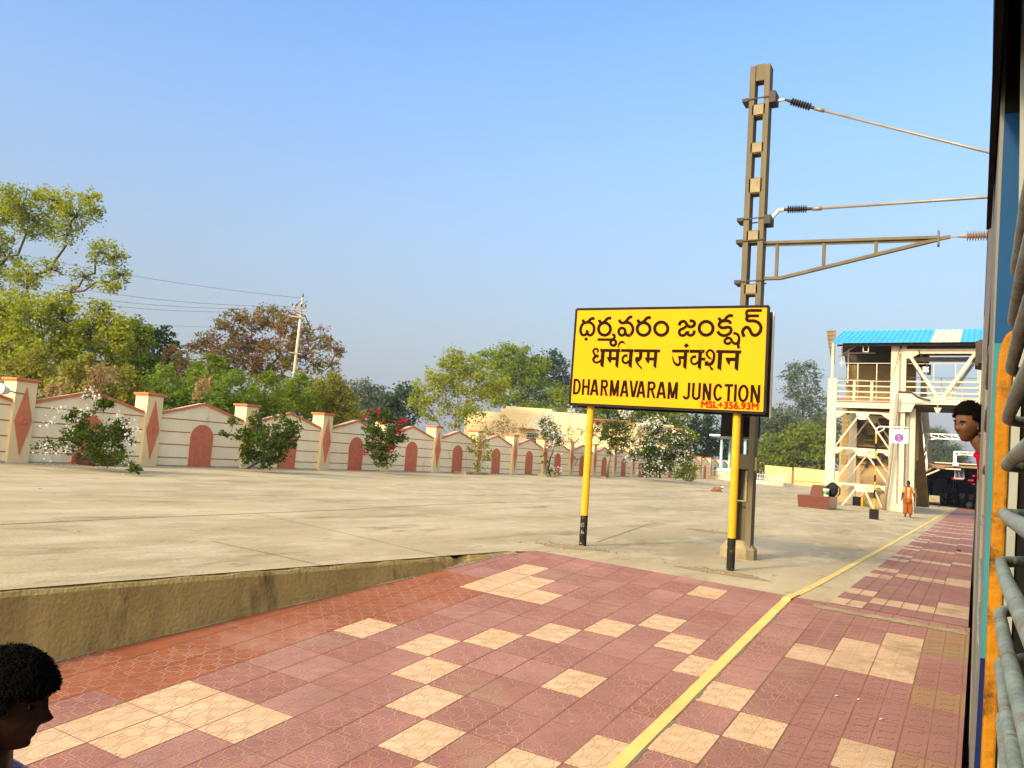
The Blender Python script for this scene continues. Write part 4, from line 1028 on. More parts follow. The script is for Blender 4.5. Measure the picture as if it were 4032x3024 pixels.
t = MB(); t.prism([(-3.62, YF - .04, 9.3), (-2.98, YF - .04, 9.3), (-2.98, YF - .04, 9.0), (-3.4, YF - .04, 8.75), (-3.62, YF - .04, 8.75)], (0, .02, 0)); t.build('gusset_plate', 'white_st', fob)
t = MB(); t.prism([(a1, YF - .16, 6.1), (-3.1, YF - .16, 6.1), (-3.3, YF - .16, 5.65), (a1, YF - .16, 5.6)], (0, .03, 0)); t.build('gusset_plate', 'white_st', fob)
t = MB(); t.prism([(-4.0, YF - .16, 6.13), (-2.6, YF - .16, 6.2), (-3.3, YF - .16, 6.72), (-3.9, YF - .16, 6.75)], (0, .03, 0))
t.build('gusset_plate', 'white_st', fob)
t = MB(); t.tube([(-4.0, YF - .2, 6.78), (-3.3, YF - .2, 6.76), (-3.0, YF - .2, 6.5), (-2.3, YF - .2, 6.3)], .05, 7); t.tube([(-3.95, YF - .18, 9.4), (-4.2, YF - .18, 8.0), (-4.45, YF - .18, 7.4), (-7.3, YF - .1, 7.5)], .018, 6)
t.tube([(-3.0, YF - .1, 9.2), (-2.4, YF - .1, 8.0)], .03, 6); t.build('cable', 'dark', fob)
t = MB(); t.box((-2.75, YF - .12, 7.95), (-2.45, YF - .06, 8.25)); t.build('junction_box', 'white', fob)
t = MB(); t.box((-2.62, YF + 1.5, 8.0), (-2.4, YF + 1.7, 8.6)); t.build('tank', 'dark', fob)
# railings
t = MB()
for z in (7.44, 7.12, 6.78, 6.46): t.bar((xl1, YF + .03, z), (a0, YF + .03, z - .03), .05, .07)
for x in (-6.38, -5.42): t.box((x - .07, YF, 6.22), (x - .01, YF + .05, 7.44)); t.box((x + .01, YF, 6.22), (x + .07, YF + .05, 7.42))
for z in (7.42, 7.10, 6.77, 6.50): t.bar((-3.62, YF + .1, z), (14, YF + .1, z - .02), .05, .07); t.bar((-3.62, YR - .05, z), (14, YR - .05, z - .02), .05, .06)
for x in (.15, 2.6, 5.0): t.box((x - .06, YF - .02, 6.3), (x + .06, YF + .03, 8.3))
t.build('railing', 'white_st', fob)
t = MB(); t.bar((xl1, YF + .3, 8.5), (a0, YF + .3, 8.5), .035)
for x in (-6.24, -5.2): t.bar((x, YF + .3, 6.2), (x, YF + .3, 8.5), .05)
t.bar((-3.6, YF + .3, 8.48), (14, YF + .3, 8.46), .03); t.bar((-3.6, YR - .3, 8.0), (14, YR - .3, 8.0), .03)
for x in (-2.2, -1.1, 0, 1.1, 2.2): t.bar((x, YF + .3, 6.2), (x, YF + .3, 8.48), .04); t.bar((x + .3, YR - .3, 6.2), (x + .3, YR - .3, 8.0), .04)
t.build('screen_frame', 'white_st', fob)
# bracing bays of the tower, front and rear
for y, dx in ((YF + .1, 0), (YR - .4, .25)):
    t = MB(); A, B = xl1 + dx, a0 + dx; m = (A + B) / 2
    for z in (5.56, 3.42, 1.33): t.bar((A, y, z), (B, y, z - .05), .08, .10)
    for z, zb, k in ((5.5, 3.5, 0), (3.36, 1.4, 0), (1.28, .0, .75)):
        t.bar((m - .12, y - .01, z), (A + k * .6, y - .01, zb), .085, .05, up=(0, 1, 0)); t.bar((m + .12, y - .01, z), (B - k, y - .01, zb), .085, .05, up=(0, 1, 0))
    t.build('bracing', 'white_st', fob)
    for z in (5.5, 3.36, 1.28):
        t = MB(); t.prism([(m - .42, y - .05, z + .06), (m + .42, y - .05, z + .06), (m + .2, y - .05, z - .38), (m - .2, y - .05, z - .38)], (0, .02, 0)); rivets(t, m - .2, m + .2, z - .2, z, y - .05, .1, .1); t.build('gusset_plate', 'white_st', fob)
        t = MB(); t.prism([(A, y - .045, z - .3), (A + .1, y - .045, z - .3), (A + .5, y - .045, z), (A, y - .045, z)], (0, .02, 0)); t.build('gusset_plate', 'white_st', fob)
        t = MB(); t.prism([(B, y - .045, z - .3), (B - .1, y - .045, z - .3), (B - .5, y - .045, z), (B, y - .045, z)], (0, .02, 0)); t.build('gusset_plate', 'white_st', fob)
# sheeted back wall, stairs
def sheet(t, a, b, z0, z1, y, pitch=.22, horiz=False):
    if horiz:
        z = z0
        while z < z1: t.hexa([(a, y - .03, z), (b, y - .03, z), (b, y + .03, z), (a, y + .03, z), (a, y, z + pitch * .99), (b, y, z + pitch * .99), (b, y + .03, z + pitch * .99), (a, y + .03, z + pitch * .99)]); z += pitch
    else:
        x = a
        while x < b: t.box((x, y - .03, z0), (x + pitch * .5, y + .02, z1)); t.box((x + pitch * .5, y, z0), (min(x + pitch, b), y + .02, z1)); x += pitch
t = MB(); sheet(t, -7.3, -3.3, 6.1, 8.75, YR + .3, .13, True); t.build('sheet_wall', 'brown_sheet', fob)
t = MB(); sheet(t, -7.5, -3.2, 2.5, 6.1, YR + .6, .3, True); t.build('sheet_wall', 'brown_sheet', fob)
t = MB(); t.bar((-7.2, YR + .3, 5.9), (-4.4, YR + .3, 2.4), .3, .1, up=(0, 1, 0)); t.bar((-4.5, YR + .2, 5.8), (-6.0, YR + .2, 2.4), .16, .1, up=(0, 1, 0)); t.build('stair_soffit', 'dark', fob)
t = MB()
for i in range(9): z = 2.6 + i * .37; t.box((-7.2 + i * .25, YR + .2 - i * .01, z), (-5.6 + i * .25, YR + .55, z + .07))
t.build('stair_tread', 'brown_sheet', fob)
t = MB(); t.box((-6.3, YR + .3, -.05), (-3.5, YR + .5, 2.45)); t.mat(1); t.box((-6.35, YR + .25, 2.45), (-3.45, YR + .55, 2.55))
for i in range(3): t.box((-6.3, YR + .29, .6 + .6 * i), (-3.5, YR + .302, .62 + .6 * i))
t.build('base_wall', ['tan_wall', 'stripe'], fob)
t = MB(); t.box((-8.2, YR + 5, .0), (-6.5, YR + 5.2, 4.6)); t.build('stair_wall', 'tan_wall', fob)
# stair flight running away along the platform, clad with brown sheet on its track side
sx = -3.05
ztop = lambda y: 9.2 if y < 60 else 9.2 - (y - 60) * .40
t = MB(); y = YR
while y < 74:
    y2 = y + .4; za_, zb_ = ztop(y), ztop(y2); zl = lambda q: max(3.0, 6.1 - (q - YR) * .27)
    t.quad((sx + (.04 if int(y / .4) % 2 else 0), y, zl(y)), (sx + (.04 if int(y / .4) % 2 else 0), y2, zl(y2)), (sx + (.04 if int(y / .4) % 2 else 0), y2, max(zb_, 3.1)), (sx + (.04 if int(y / .4) % 2 else 0), y, max(za_, 3.1))); y = y2
t.quad((-3.5, YR + .1, 3.0), (sx, YR + .1, 3.0), (sx, YR + .1, 6.1), (-3.5, YR + .1, 6.1))
t.build('stair_cladding', 'brown_sheet', fob)
t = MB()
for yy_, zt2 in ((54.2, 5.9), (56.2, 5.8), (58.5, 5.2), (61, 4.6), (64, 4.0), (67, 3.5)):
    t.bar((-3.78 - .02, yy_, -.1), (-3.78, yy_, zt2), .09)
for z in (5.6, 3.9): t.bar((-3.77, YR, z), (-3.77, 70, z - 3.6), .07)
t.build('stair_railing', 'white_st', fob)
t = MB(); t.hexa([(-4.3, YR + 1, 5.8), (sx, YR + 1, 5.8), (sx, 70, .0), (-4.3, 70, .0), (-4.3, YR + 1, 6.1), (sx, YR + 1, 6.1), (sx, 70, .3), (-4.3, 70, .3)]); t.build('stair_flight', 'brown_sheet', fob)
# roof: ribbed blue sheets with one cream sheet, dark underside
e0, e1, r0, r1 = F(3270, 1352, 51.7), F(3860, 1357, 51.7), F(3290, 1293, 53.9), F(3870, 1287, 53.9)
xr0 = e0[0]
def roofx(f0, f1, lift=0.0):           # point on the slope: along x, from eave (0) to ridge (1)
    x = xr0 + f0; z = 9.55 + (10.62 - 9.55) * f1 + lift; return np.array([x + f1 * .42 * max(0, 1 - f0 / 9.0), 51.7 + 2.2 * f1, z])
tb = MB(); tc = MB(); rib = .295
for i in range(62):
    x = i * rib; cream = 5.18 <= x < 6.55
    tt = tc if cream else tb
    xe = x + rib * .99
    tt.hexa([roofx(x, 0), roofx(xe, 0), roofx(xe, 1), roofx(x, 1), roofx(x, 0, .015), roofx(xe, 0, .015), roofx(xe, 1, .015), roofx(x, 1, .015)])
    tt.hexa([roofx(x + .02, -.005, .015), roofx(x + .09, -.005, .015), roofx(x + .09, 1, .015), roofx(x + .02, 1, .015), roofx(x + .035, -.005, .055), roofx(x + .075, -.005, .055), roofx(x + .075, 1, .055), roofx(x + .035, 1, .055)])
tb.build('roof_sheet', 'blue_roof', fob); tc.build('roof_sheet', 'cream_roof', fob)
t = MB(); t.hexa([(xr0 + .42, 53.85, 10.58), (12, 53.85, 10.58), (12, 54.05, 10.58), (xr0 + .42, 54.05, 10.58), (xr0 + .42, 53.9, 10.68), (12, 53.9, 10.68), (12, 54.0, 10.68), (xr0 + .42, 54.0, 10.68)]); t.build('ridge_cap', 'blue_roof', fob)
t = MB(); t.hexa([(xr0 + .42, 54.0, 10.55), (12, 54.0, 10.55), (12, 56.6, 9.5), (xr0, 56.6, 9.5), (xr0 + .42, 54.0, 10.6), (12, 54.0, 10.6), (12, 56.6, 9.55), (xr0, 56.6, 9.55)])
t.quad(roofx(.05, .01, -.02), roofx(17, .01, -.02), roofx(17, 1, -.02), roofx(.05, 1, -.02))
t.box((a1, YF + .1, 9.3), (13, YF + .3, 9.52)); t.box((xl1, YF - .5, 9.42), (13, YF - .4, 9.52)); t.quad((a0, YR + .3, 8.7), (-2.6, YR + .3, 8.7), (-2.6, YR + .3, 10), (a0, YR + .3, 10))
t.quad((xl1, YR + .32, 8.7), (a0, YR + .32, 8.7), (a0, YR + .32, 9.9), (xl1 - .2, YR + .32, 9.9)); t.build('roof_underside', 'dark', fob)
t = MB(); n = 9
for i in range(n):                      # brown gable sheets falling away at the left end
    f0, f1 = i / n, (i + 1) / n - .02
    a, b = F(3256 + 24 * f0 ** 1.5, 1303 + 138 * f0, 54.2), F(3256 + 24 * f1 ** 1.5, 1303 + 138 * f1, 54.2)
    c, d = F(3292 - 6 * f1, 1303 + 138 * f1, 53.2), F(3292 - 6 * f0, 1303 + 138 * f0, 53.2)
    t.quad(a, b, c, d); t.bar(a, d, .05)
t.build('gable_sheet', 'brown_sheet', fob)
t = MB(); t.bar((-7.5, YF + .4, 8.8), (-6.3, YF + 1.5, 9.9), .06); t.bar((-7.2, YF + .6, 8.3), (-7.2, YF + .6, 9.5), .07); t.bar((-6.9, YF + 1.2, 7.4), (-6.9, YF + 1.2, 9.5), .08); t.bar((-7.0, YF + 1.2, 9.25), (-5.4, YF + 1.2, 9.25), .05); t.build('roof_bracket', 'white_st', fob)
t = MB(); xs_, zs_ = -5.77, 9.1
for a, b in (((xs_ - .14, zs_ + .4), (xs_ - .14, zs_)), ((xs_ + .14, zs_ + .4), (xs_ + .14, zs_)), ((xs_ - .14, zs_), (xs_ + .14, zs_))): t.bar((a[0], YF - .3, a[1]), (b[0], YF - .3, b[1]), .05)
t.build('hanging_bracket', 'white_st', fob)
t = MB(); xx = F(3692, 1600)[0]; t.bar((xx, YF - .1, 6.1), (xx, YF - .1, 5.75), .03); t.bar((xx - .12, YF - .1, 5.75), (xx, YF - .1, 5.75), .04); t.prism([(xx - .2, YF + .1, 5.95), (xx + .2, YF + .1, 5.95), (xx + .05, YF + .1, 5.6), (xx - .05, YF + .1, 5.6)], (0, .1, 0)); t.build('hook', 'white_st', fob)

# black and yellow blocks, platform number pole
bk = G(3393, 1993); bk = np.array([-6.28, 55.6 - .5, 0])
cb = thing('bollard_block', 'black and yellow painted concrete block under the footbridge tower', 'block', (bk[0], bk[1], 0))
t = MB(); t.box((bk[0] - .28, bk[1] - .3, -.01), (bk[0] + .2, bk[1] + .25, .58)); t.build('body', 'black', cb, bevel=.02)
t = MB(); t.box((bk[0] + .202, bk[1] - .3, 0.0), (bk[0] + .32, bk[1] + .25, .57)); t.build('painted_side', 'post_y', cb)
py_ = 37.2; px_ = AY(3442, 2000, py_)[0]; zb = zup(px_)
pp = thing('platform_number_pole', 'yellow and black banded pole on a black block holding a platform number board', 'sign pole', (px_, py_, zb))
t = MB(); t.box((px_ - .165, py_ - .165, zb - .02), (px_ + .165, py_ + .165, zb + .41)); t.build('base_block', 'black', pp, bevel=.012)
vz = lambda v: AY(3450, v, py_)[2]
cuts = [2005, 1963, 1930, 1897, 1870, 1835, 1805, 1775, 1746, 1714]
t = MB()
for i, (a, b) in enumerate(zip(cuts[:-1], cuts[1:])):
    t.mat(i % 2 if i else 0); t.mat(1 if i % 2 else 0); t.lathe((px_, py_, vz(a)), [(.035, 0), (.035, vz(b) - vz(a))], 12)
t.build('banded_post', ['post_y', 'black'], pp)
zt_ = 3.72; t = MB()
t.tube([(px_, py_, vz(1714)), (px_, py_, zt_ - .15), (px_ + .04, py_, zt_ - .05), (px_ + .14, py_, zt_), (AY(3578, 1683, py_)[0], py_, zt_ + .0)], .028, 10)
t.tube([(px_ + .02, py_, vz(1705)), (px_ + .16, py_, vz(1697)), (px_ + .28, py_, vz(1690)), (px_ + .32, py_, vz(1680))], .016, 8); t.build('arm', 'white', pp, smooth=True)
s0, s1 = AY(3504, 1746, py_), AY(3577, 1692, py_)
t = MB(); t.box((s0[0], py_ - .02, s0[2] + .03), (s1[0], py_ + .02, s1[2])); nb = t.build('number_board', 'white', pp)
t = MB()
for x in (s0[0] + .15, s1[0] - .15): t.bar((x, py_, s1[2]), (x, py_, zt_), .02)
t.build('hanger', 'dark', pp)
cx, cz = (s0[0] + s1[0]) / 2, (s0[2] + s1[2]) / 2 - .05
t = MB(); t.lathe((cx, py_ - .0205, cz), [(.175, 0), (.175, .003)], 28, ax=(0, -1, 0)); t.build('number_disc', 'purple', nb)
numeral_one(cx - .09, py_ - .0255, cz - .12, .18, .24, 'pinkred', nb)
text_mesh('PLAT FORM NO', (.46, .055), (cx - .23, py_ - .0215, s1[2] - .11), (1, 0, 0), (0, 0, 1), 'ink', 'lettering', nb, bold=.002)

# ------------------------------------------------------------------ granite bench with bucket and backpack
def bp(u, v): return AY(u, v, 42.0)
A_, B_ = bp(3145, 1992), bp(3267, 2007)
zb = -.02; xL, xR = A_[0], B_[0]; yb0 = 41.7
bench = thing('granite_bench', 'brown red granite platform bench with a tall central backrest', 'bench', ((xL + xR) / 2, 42.9, 0))
LB = 2.5
t = MB(); t.hexa([(xL + .03, yb0, zb), (xR, yb0, zb), (xR, yb0 + LB, zb), (xL + .03, yb0 + LB, zb), (xL - .03, yb0 - .03, .64), (xR + .03, yb0 - .03, .64), (xR + .03, yb0 + LB, .64), (xL - .03, yb0 + LB, .64)]); t.build('seat', 'granite', bench, bevel=.015)
t = MB(); xa = bp(3193, 1940)[0]; xb = bp(3222, 1910)[0]
t.prism([(xa, yb0 - .02, .642), (xa + .62, yb0 - .02, .642), (bp(3251, 1910)[0] - .12, yb0 - .02, 1.15), (bp(3203, 1910)[0], yb0 - .02, 1.15)], (0, LB, 0)); t.build('backrest', 'granite', bench, bevel=.012)
def lathe_thing(name, lab, cat, c, parts):
    r_ = thing(name, lab, cat, c)
    for nm, pr, m, sm in parts: t = MB(); t.lathe(c, pr, 24); t.build(nm, m, r_, smooth=sm)
    return r_
bc = np.array([bp(3254, 1950)[0], 41.83, .642])
bk_ = lathe_thing('bucket', 'white plastic bucket with a green label on the granite bench', 'bucket', bc,
            [('body', [(.12, 0), (.15, .32), (.16, .325), (.16, .35), (.14, .355)], 'white', False), ('label', [(.1275, .07), (.1475, .27)], 'green', False)])
t = MB(); t.tube([bc + np.array([-.15, -.02, .31]), bc + np.array([-.1, -.17, .2]), bc + np.array([.05, -.18, .17]), bc + np.array([.15, -.03, .31])], .006, 6); t.build('handle', 'steel', bk_)
t = MB(); t.add([bc + np.array([.03, -.150, .10]), bc + np.array([.10, -.135, .09]), bc + np.array([.115, -.13, .17]), bc + np.array([.05, -.152, .19])], [(0, 1, 2, 3)]); t.build('picture_patch', 'black', bk_)
kc = np.array([bp(3275, 1935)[0] - .02, 42.3, .642])
bpk = thing('backpack', 'bulging black backpack leaning on the bench beside the bucket', 'backpack', kc)
def blob(c, r, n=14, noise=.06, seed=1):
    rr = random.Random(seed); t = MB(); pr = []
    vs = []; fs = []; m = n
    for i in range(m + 1):
        th = math.pi * i / m
        for k in range(2 * n):
            ph = math.pi * k / n; q = 1 + noise * math.sin(3 * ph + 2 * th + seed) + noise * .5 * rr.random()
            vs.append((c[0] + r[0] * q * math.sin(th) * math.cos(ph), c[1] + r[1] * q * math.sin(th) * math.sin(ph), c[2] + r[2] * q * math.cos(th)))
    for i in range(m):
        for k in range(2 * n): k2 = (k + 1) % (2 * n); fs.append((i * 2 * n + k, i * 2 * n + k2, (i + 1) * 2 * n + k2, (i + 1) * 2 * n + k))
    t.add(vs, fs); return t
blob(kc + np.array([0, 0, .33]), (.28, .22, .33)).build('pack', 'black', bpk, smooth=True)
blob(kc + np.array([.05, -.2, .22]), (.17, .1, .17), seed=3).build('pocket', 'coach_dark', bpk, smooth=True)
t = MB()
for s in (-1, 1): t.tube([kc + np.array([.22, s * .08, .55]), kc + np.array([.34, s * .09, .4]), kc + np.array([.33, s * .09, .15]), kc + np.array([.26, s * .07, .05])], .02, 7)
t.build('strap', 'black', bpk)
hc = np.array([bp(3241, 1935)[0], 42.6, .642])
hb = thing('handbag', 'dark shiny bag slumped against the bench backrest behind the bucket', 'bag', hc)
blob(hc + np.array([0, 0, .16]), (.16, .25, .18), seed=5, noise=.1).build('bag_body', 'coach_dark', hb, smooth=True)
t = MB(); t.tube([hc + np.array([.05, -.15, .28]), hc + np.array([.07, -.05, .42]), hc + np.array([.05, .08, .3])], .015, 7); t.build('handle', 'dark', hb)

# ------------------------------------------------------------------ little garden: kerb, picket railing, shrine
def GF(u, v):                          # far ground, allowing for its slight rise
    return G(u, v)
gy_ = 92.0
gp = [AY(2722, 1893, 96), AY(2860, 1908, 92), AY(2947, 1922, 90), AY(3021, 1930, 88.5)]
zk = lambda p: zup(p[0], p[1])
gk = thing('garden_kerb', 'low cream kerb edging the little garden at the end of the wall', 'kerb', (gp[1][0], gp[1][1], zk(gp[1])))
t = MB()
gp2 = gp + [np.array([gp[3][0] + 1.3, gp[3][1] + 1.5, 0]), np.array([gp[3][0] + .9, gp[3][1] + 8, 0])]
for a, b in zip(gp2[:-1], gp2[1:]):
    t.hexa([(a[0], a[1], zk(a) - .1), (b[0], b[1], zk(b) - .1), (b[0], b[1] + .3, zk(b) - .1), (a[0], a[1] + .3, zk(a) - .1), (a[0], a[1], zk(a) + .34), (b[0], b[1], zk(b) + .34), (b[0], b[1] + .3, zk(b) + .34), (a[0], a[1] + .3, zk(a) + .34)])
t.build('kerb_stone', 'cream', gk)
t = MB(); t.add([(*p[:2], zk(p) + .3) for p in gp2] + [(-24, 104, 1.2)], [tuple(range(7))]); t.build('soil', 'earth', gk)
gr = thing('garden_railing', 'low white picket railing of circles around the garden by the shrine', 'railing', (gp[1][0], gp[1][1], zk(gp[1]) + .34))
t = MB(); tr_ = MB()
for a, b in zip(gp2[:-2], gp2[1:-1]):
    L = np.linalg.norm((b - a)[:2]); n = max(2, int(L / .24))
    for h in (.55, 1.0): tr_.bar((a[0], a[1] + .1, zk(a) + h), (b[0], b[1] + .1, zk(b) + h), .035)
    for i in range(n + 1):
        p = a + (b - a) * i / n; z = zk(p); t.bar((p[0], p[1] + .1, z + .34), (p[0], p[1] + .1, z + (1.25 if i % 4 == 0 else 1.02)), .03)
        if i % 4 == 2:
            for k in range(10):
                c0_, c1_ = 2 * math.pi * k / 10, 2 * math.pi * (k + 1) / 10
                t.bar((p[0] + .2 * math.cos(c0_), p[1] + .07, z + .78 + .2 * math.sin(c0_)), (p[0] + .2 * math.cos(c1_), p[1] + .07, z + .78 + .2 * math.sin(c1_)), .03)
t.build('picket', 'white', gr); tr_.build('rail', 'white', gr)
sc_ = AY(2858, 1880, 95.0); zs = zup(sc_[0], 95.0)
shr = thing('shrine', 'small pale blue domed shrine on columns in the garden behind the mast', 'shrine', (sc_[0], 95, zs))
sy = 95.0; e = lambda u, v: AY(u, v, sy)
xL_, xR_ = e(2818, 1870)[0], e(2818, 1870)[0] + 3.6
t = MB(); t.box((xL_ + .15, sy, zs), (xR_ - .15, sy + 3.2, e(2830, 1853)[2])); t.build('base', 'yellow_wall', shr)
t = MB(); z = e(2830, 1853)[2]; t.box((xL_ - .05, sy - .15, z), (xR_ + .05, sy + 3.4, z + .12)); t.hexa([(xL_ - .05, sy - .15, z + .12), (xR_ + .05, sy - .15, z + .12), (xR_ + .05, sy + 3.4, z + .12), (xL_ - .05, sy + 3.4, z + .12), (xL_ + .2, sy + .1, z + .3), (xR_ - .2, sy + .1, z + .3), (xR_ - .2, sy + 3.1, z + .3), (xL_ + .2, sy + 3.1, z + .3)]); t.build('plinth', 'lightblue', shr)
zc = e(2830, 1722)[2]
for x, y in ((xL_ + .45, sy + .25), (xR_ - .45, sy + .25), (xL_ + .75, sy + 2.9), (xR_ - .45, sy + 2.9)):
    t = MB(); t.lathe((x, y, z + .28), [(.2, 0), (.17, .2), (.15, zc - z - .45), (.2, zc - z - .28)], 12); t.build('column', 'lightblue', shr, smooth=True)
t = MB(); t.box((xL_ - .55, sy - .5, zc), (xR_ + .5, sy + 3.7, zc + .1)); t.box((xL_ - .75, sy - .7, zc + .1), (xR_ + .7, sy + 3.9, zc + .32)); t.build('roof_slab', 'lightblue', shr)
t = MB(); t.lathe(((xL_ + xR_) / 2 + .1, sy + 1.6, zc + .32), [(1.45, 0), (1.5, .35), (1.3, 1.0), (.85, 1.6), (.35, 2.1), (.1, 2.5), (.02, 2.9)], 20); t.build('dome', 'cream_hi', shr, smooth=True)
t = MB(); t.bar((xL_ + .5, sy + .25, z + 1.15), (xR_ - .5, sy + .25, z + 1.15), .06); t.bar((xL_ + .7, sy + .25, z + .3), (xL_ + .7, sy + .25, z + 1.15), .04); t.build('rail', 'lightblue', shr)

# ------------------------------------------------------------------ low yellow building behind the wall
BK = 84 / 66
o0, o1 = np.array([-35.5, 55.7, 0]) * BK, np.array([-26.75, 60.6, 0]) * BK; dd = (o1 - o0) / np.linalg.norm(o1 - o0); nn = np.array([-dd[1], dd[0], 0])
bld = thing('station_building', 'low pale yellow flat roofed building with reddish eaves behind the wall', 'building', (-39, 74, .3))
def bbox(t, s0, s1, z0, z1, n0, n1):
    P = lambda s, n, z: (o0[0] + dd[0] * s * BK + nn[0] * n, o0[1] + dd[1] * s * BK + nn[1] * n, 1.225 + (z - 1.225) * BK)
    t.hexa([P(s0, n0, z0), P(s1, n0, z0), P(s1, n1, z0), P(s0, n1, z0), P(s0, n0, z1), P(s1, n0, z1), P(s1, n1, z1), P(s0, n1, z1)])
t = MB(); bbox(t, 0, 9.95, .3, 5.08, 0, 7); bbox(t, 2.8, 10.05, 5.08, 5.42, -.02, 7); bbox(t, 3.2, 6.9, 5.42, 5.62, .1, 6); t.build('wall', 'bld', bld)
t = MB(); bbox(t, -.35, .0, 4.85, 5.1, -.3, 6); bbox(t, 9.95, 13.1, 4.95, 5.1, -.7, 5); bbox(t, 14.4, 17.2, 4.62, 4.78, -.8, 5); bbox(t, 4.35, 6.0, 3.85, 3.95, -.6, 0); t.build('eave', 'eave', bld)
t = MB(); bbox(t, 9.95, 12.9, .3, 4.95, .3, 6); bbox(t, 12.9, 16.6, .3, 5.0, -.1, 6); t.build('annexe', 'bld', bld)
t = MB(); bbox(t, 5.0, 5.95, 2.55, 3.6, -.01, .05); w_ = t.build('window', 'dark', bld)
t = MB()
for i in range(5):
    for j in range(5): bbox(t, 5.04 + .19 * i, 5.07 + .19 * i, 2.55, 3.6, -.05, -.02); bbox(t, 5.0, 5.95, 2.58 + .22 * j, 2.62 + .22 * j, -.055, -.018)
t.build('grille', 'white', w_)
t = MB(); bbox(t, 11.0, 11.5, 4.0, 4.6, .28, .33); t.build('window', 'dark', bld)

# ------------------------------------------------------------------ railway coach along the right edge
def tx(z): return .0152 + .016 * (z - 1.225)
coach = thing('railway_coach', 'railway coach side with yellow grille frame, blue bands and barred windows', 'railway coach', (1.4, 8, -.4))
YJ = 1.45                                                            # edge of the window recess nearest the camera
def ext(y0, y1, z0, z1, m, nm, out=0.0):
    t = MB(); t.hexa([(tx(z0) - out, y0, z0), (tx(z0) + .05, y0, z0), (tx(z0) + .05, y1, z0), (tx(z0) - out, y1, z0), (tx(z1) - out, y0, z1), (tx(z1) + .05, y0, z1), (tx(z1) + .05, y1, z1), (tx(z1) - out, y1, z1)])
    return t.build(nm, m, coach)
for y0, y1, z0, z1 in ((YJ + .002, 2.02, -.75, 2.6), (2.95, 6.28, -.75, 2.6), (2.02, 2.95, -.75, .78), (2.02, 2.95, 1.66, 2.6), (6.28, 7.3, 2.25, 2.6)): ext(y0, y1, z0, z1, 'coach_reflection', 'side_panel')
ext(7.3, 26, -.75, 2.6, 'coach_reflection', 'side_panel', .004); ext(YJ, 26, 2.6, 3.05, 'coach_dark', 'roof_side')
t = MB(); t.box((.09, 2.0, .7), (.10, 2.97, 1.75)); t.build('window', 'dark', coach)
t = MB()
for z in (.90, 1.03, 1.16, 1.29, 1.42, 1.55): x = tx(z); t.tube([(x + .03, 2.0, z), (x + .005, 2.05, z), (x + .002, 2.2, z), (x + .002, 2.75, z), (x + .005, 2.92, z), (x + .03, 2.97, z)], .005, 7)
t.build('window_bar', 'grill', coach, smooth=True)
# jamb of the recess, painted in bands
JL = [(3829, 3150), (3835, 3024), (3860, 2590), (3874, 2270), (3888, 1945), (3901, 1650), (3915, 1352), (3935, 900), (3955, 450), (3972, 0), (3984, -300)]
def jamb(i0, i1, m, nm):
    t = MB()
    for (u0, v0), (u1, v1) in zip(JL[i0:i1], JL[i0 + 1:i1 + 1]):
        a, b = AY(u0, v0, YJ), AY(u1, v1, YJ)
        t.hexa([(a[0], YJ, a[2]), (a[0] + .075, YJ, a[2]), (a[0] + .075, YJ + .04, a[2]), (a[0] + .03, YJ + .04, a[2]), (b[0], YJ, b[2]), (b[0] + .075, YJ, b[2]), (b[0] + .075, YJ + .04, b[2]), (b[0] + .03, YJ + .04, b[2])])
    t.build(nm, m, coach)
jamb(0, 2, 'coach_navy', 'lower_band'); jamb(2, 6, 'coach_cyan', 'waist_band'); jamb(6, 8, 'coach_blue', 'upper_band'); jamb(8, 10, 'coach_dark', 'top_band')
# yellow grille frame with a rounded top
YF_ = 1.36
fl_ = [(3855, 3150), (3861, 3024), (3881, 2590), (3901, 2100), (3908, 1945), (3915, 1700), (3922, 1500), (3932, 1400), (3944, 1350), (3960, 1318), (3978, 1303), (4000, 1296)]
fr_ = [(3922 - 8, 3150), (3920, 3024), (3942, 2590), (3960, 2100), (3968, 1945), (3976, 1700), (3986, 1500), (4000, 1400)]
P = [AY(u, v, YF_) for u, v in fl_ + fr_[::-1]]
t = MB(); t.prism(P, (0, .035, 0)); t.build('grille_frame', 'coach_yellow', coach, bevel=.004)
def strip(pts, y, w, d, m, nm):
    t = MB()
    for (u0, v0), (u1, v1) in zip(pts[:-1], pts[1:]):
        a, b = AY(u0, v0, y), AY(u1, v1, y)
        t.hexa([(a[0], y, a[2]), (a[0] + w, y, a[2]), (a[0] + w, y + d, a[2]), (a[0], y + d, a[2]), (b[0], y, b[2]), (b[0] + w, y, b[2]), (b[0] + w, y + d, b[2]), (b[0], y + d, b[2])])
    t.build(nm, m, coach)
strip([(3924, 3150), (3945, 2590), (3964, 2100), (3972, 1945), (3990, 1500), (4002, 1300)], 1.33, .010, .02, 'frame', 'window_frame')
strip([(4000, 1500), (4008, 1100), (4014, 700), (4024, 0), (4030, -300)], 1.30, .03, .02, 'frame', 'window_frame')
strip([(3950, 3150), (3970, 2590), (3990, 2100), (4000, 1945), (4012, 1500)], 1.34, .05, .02, 'coach_dark', 'inner_frame')
t = MB(); t.box((.10, -4, -.75), (.12, 1.5, 3.0)); t.build('window', 'black', coach)
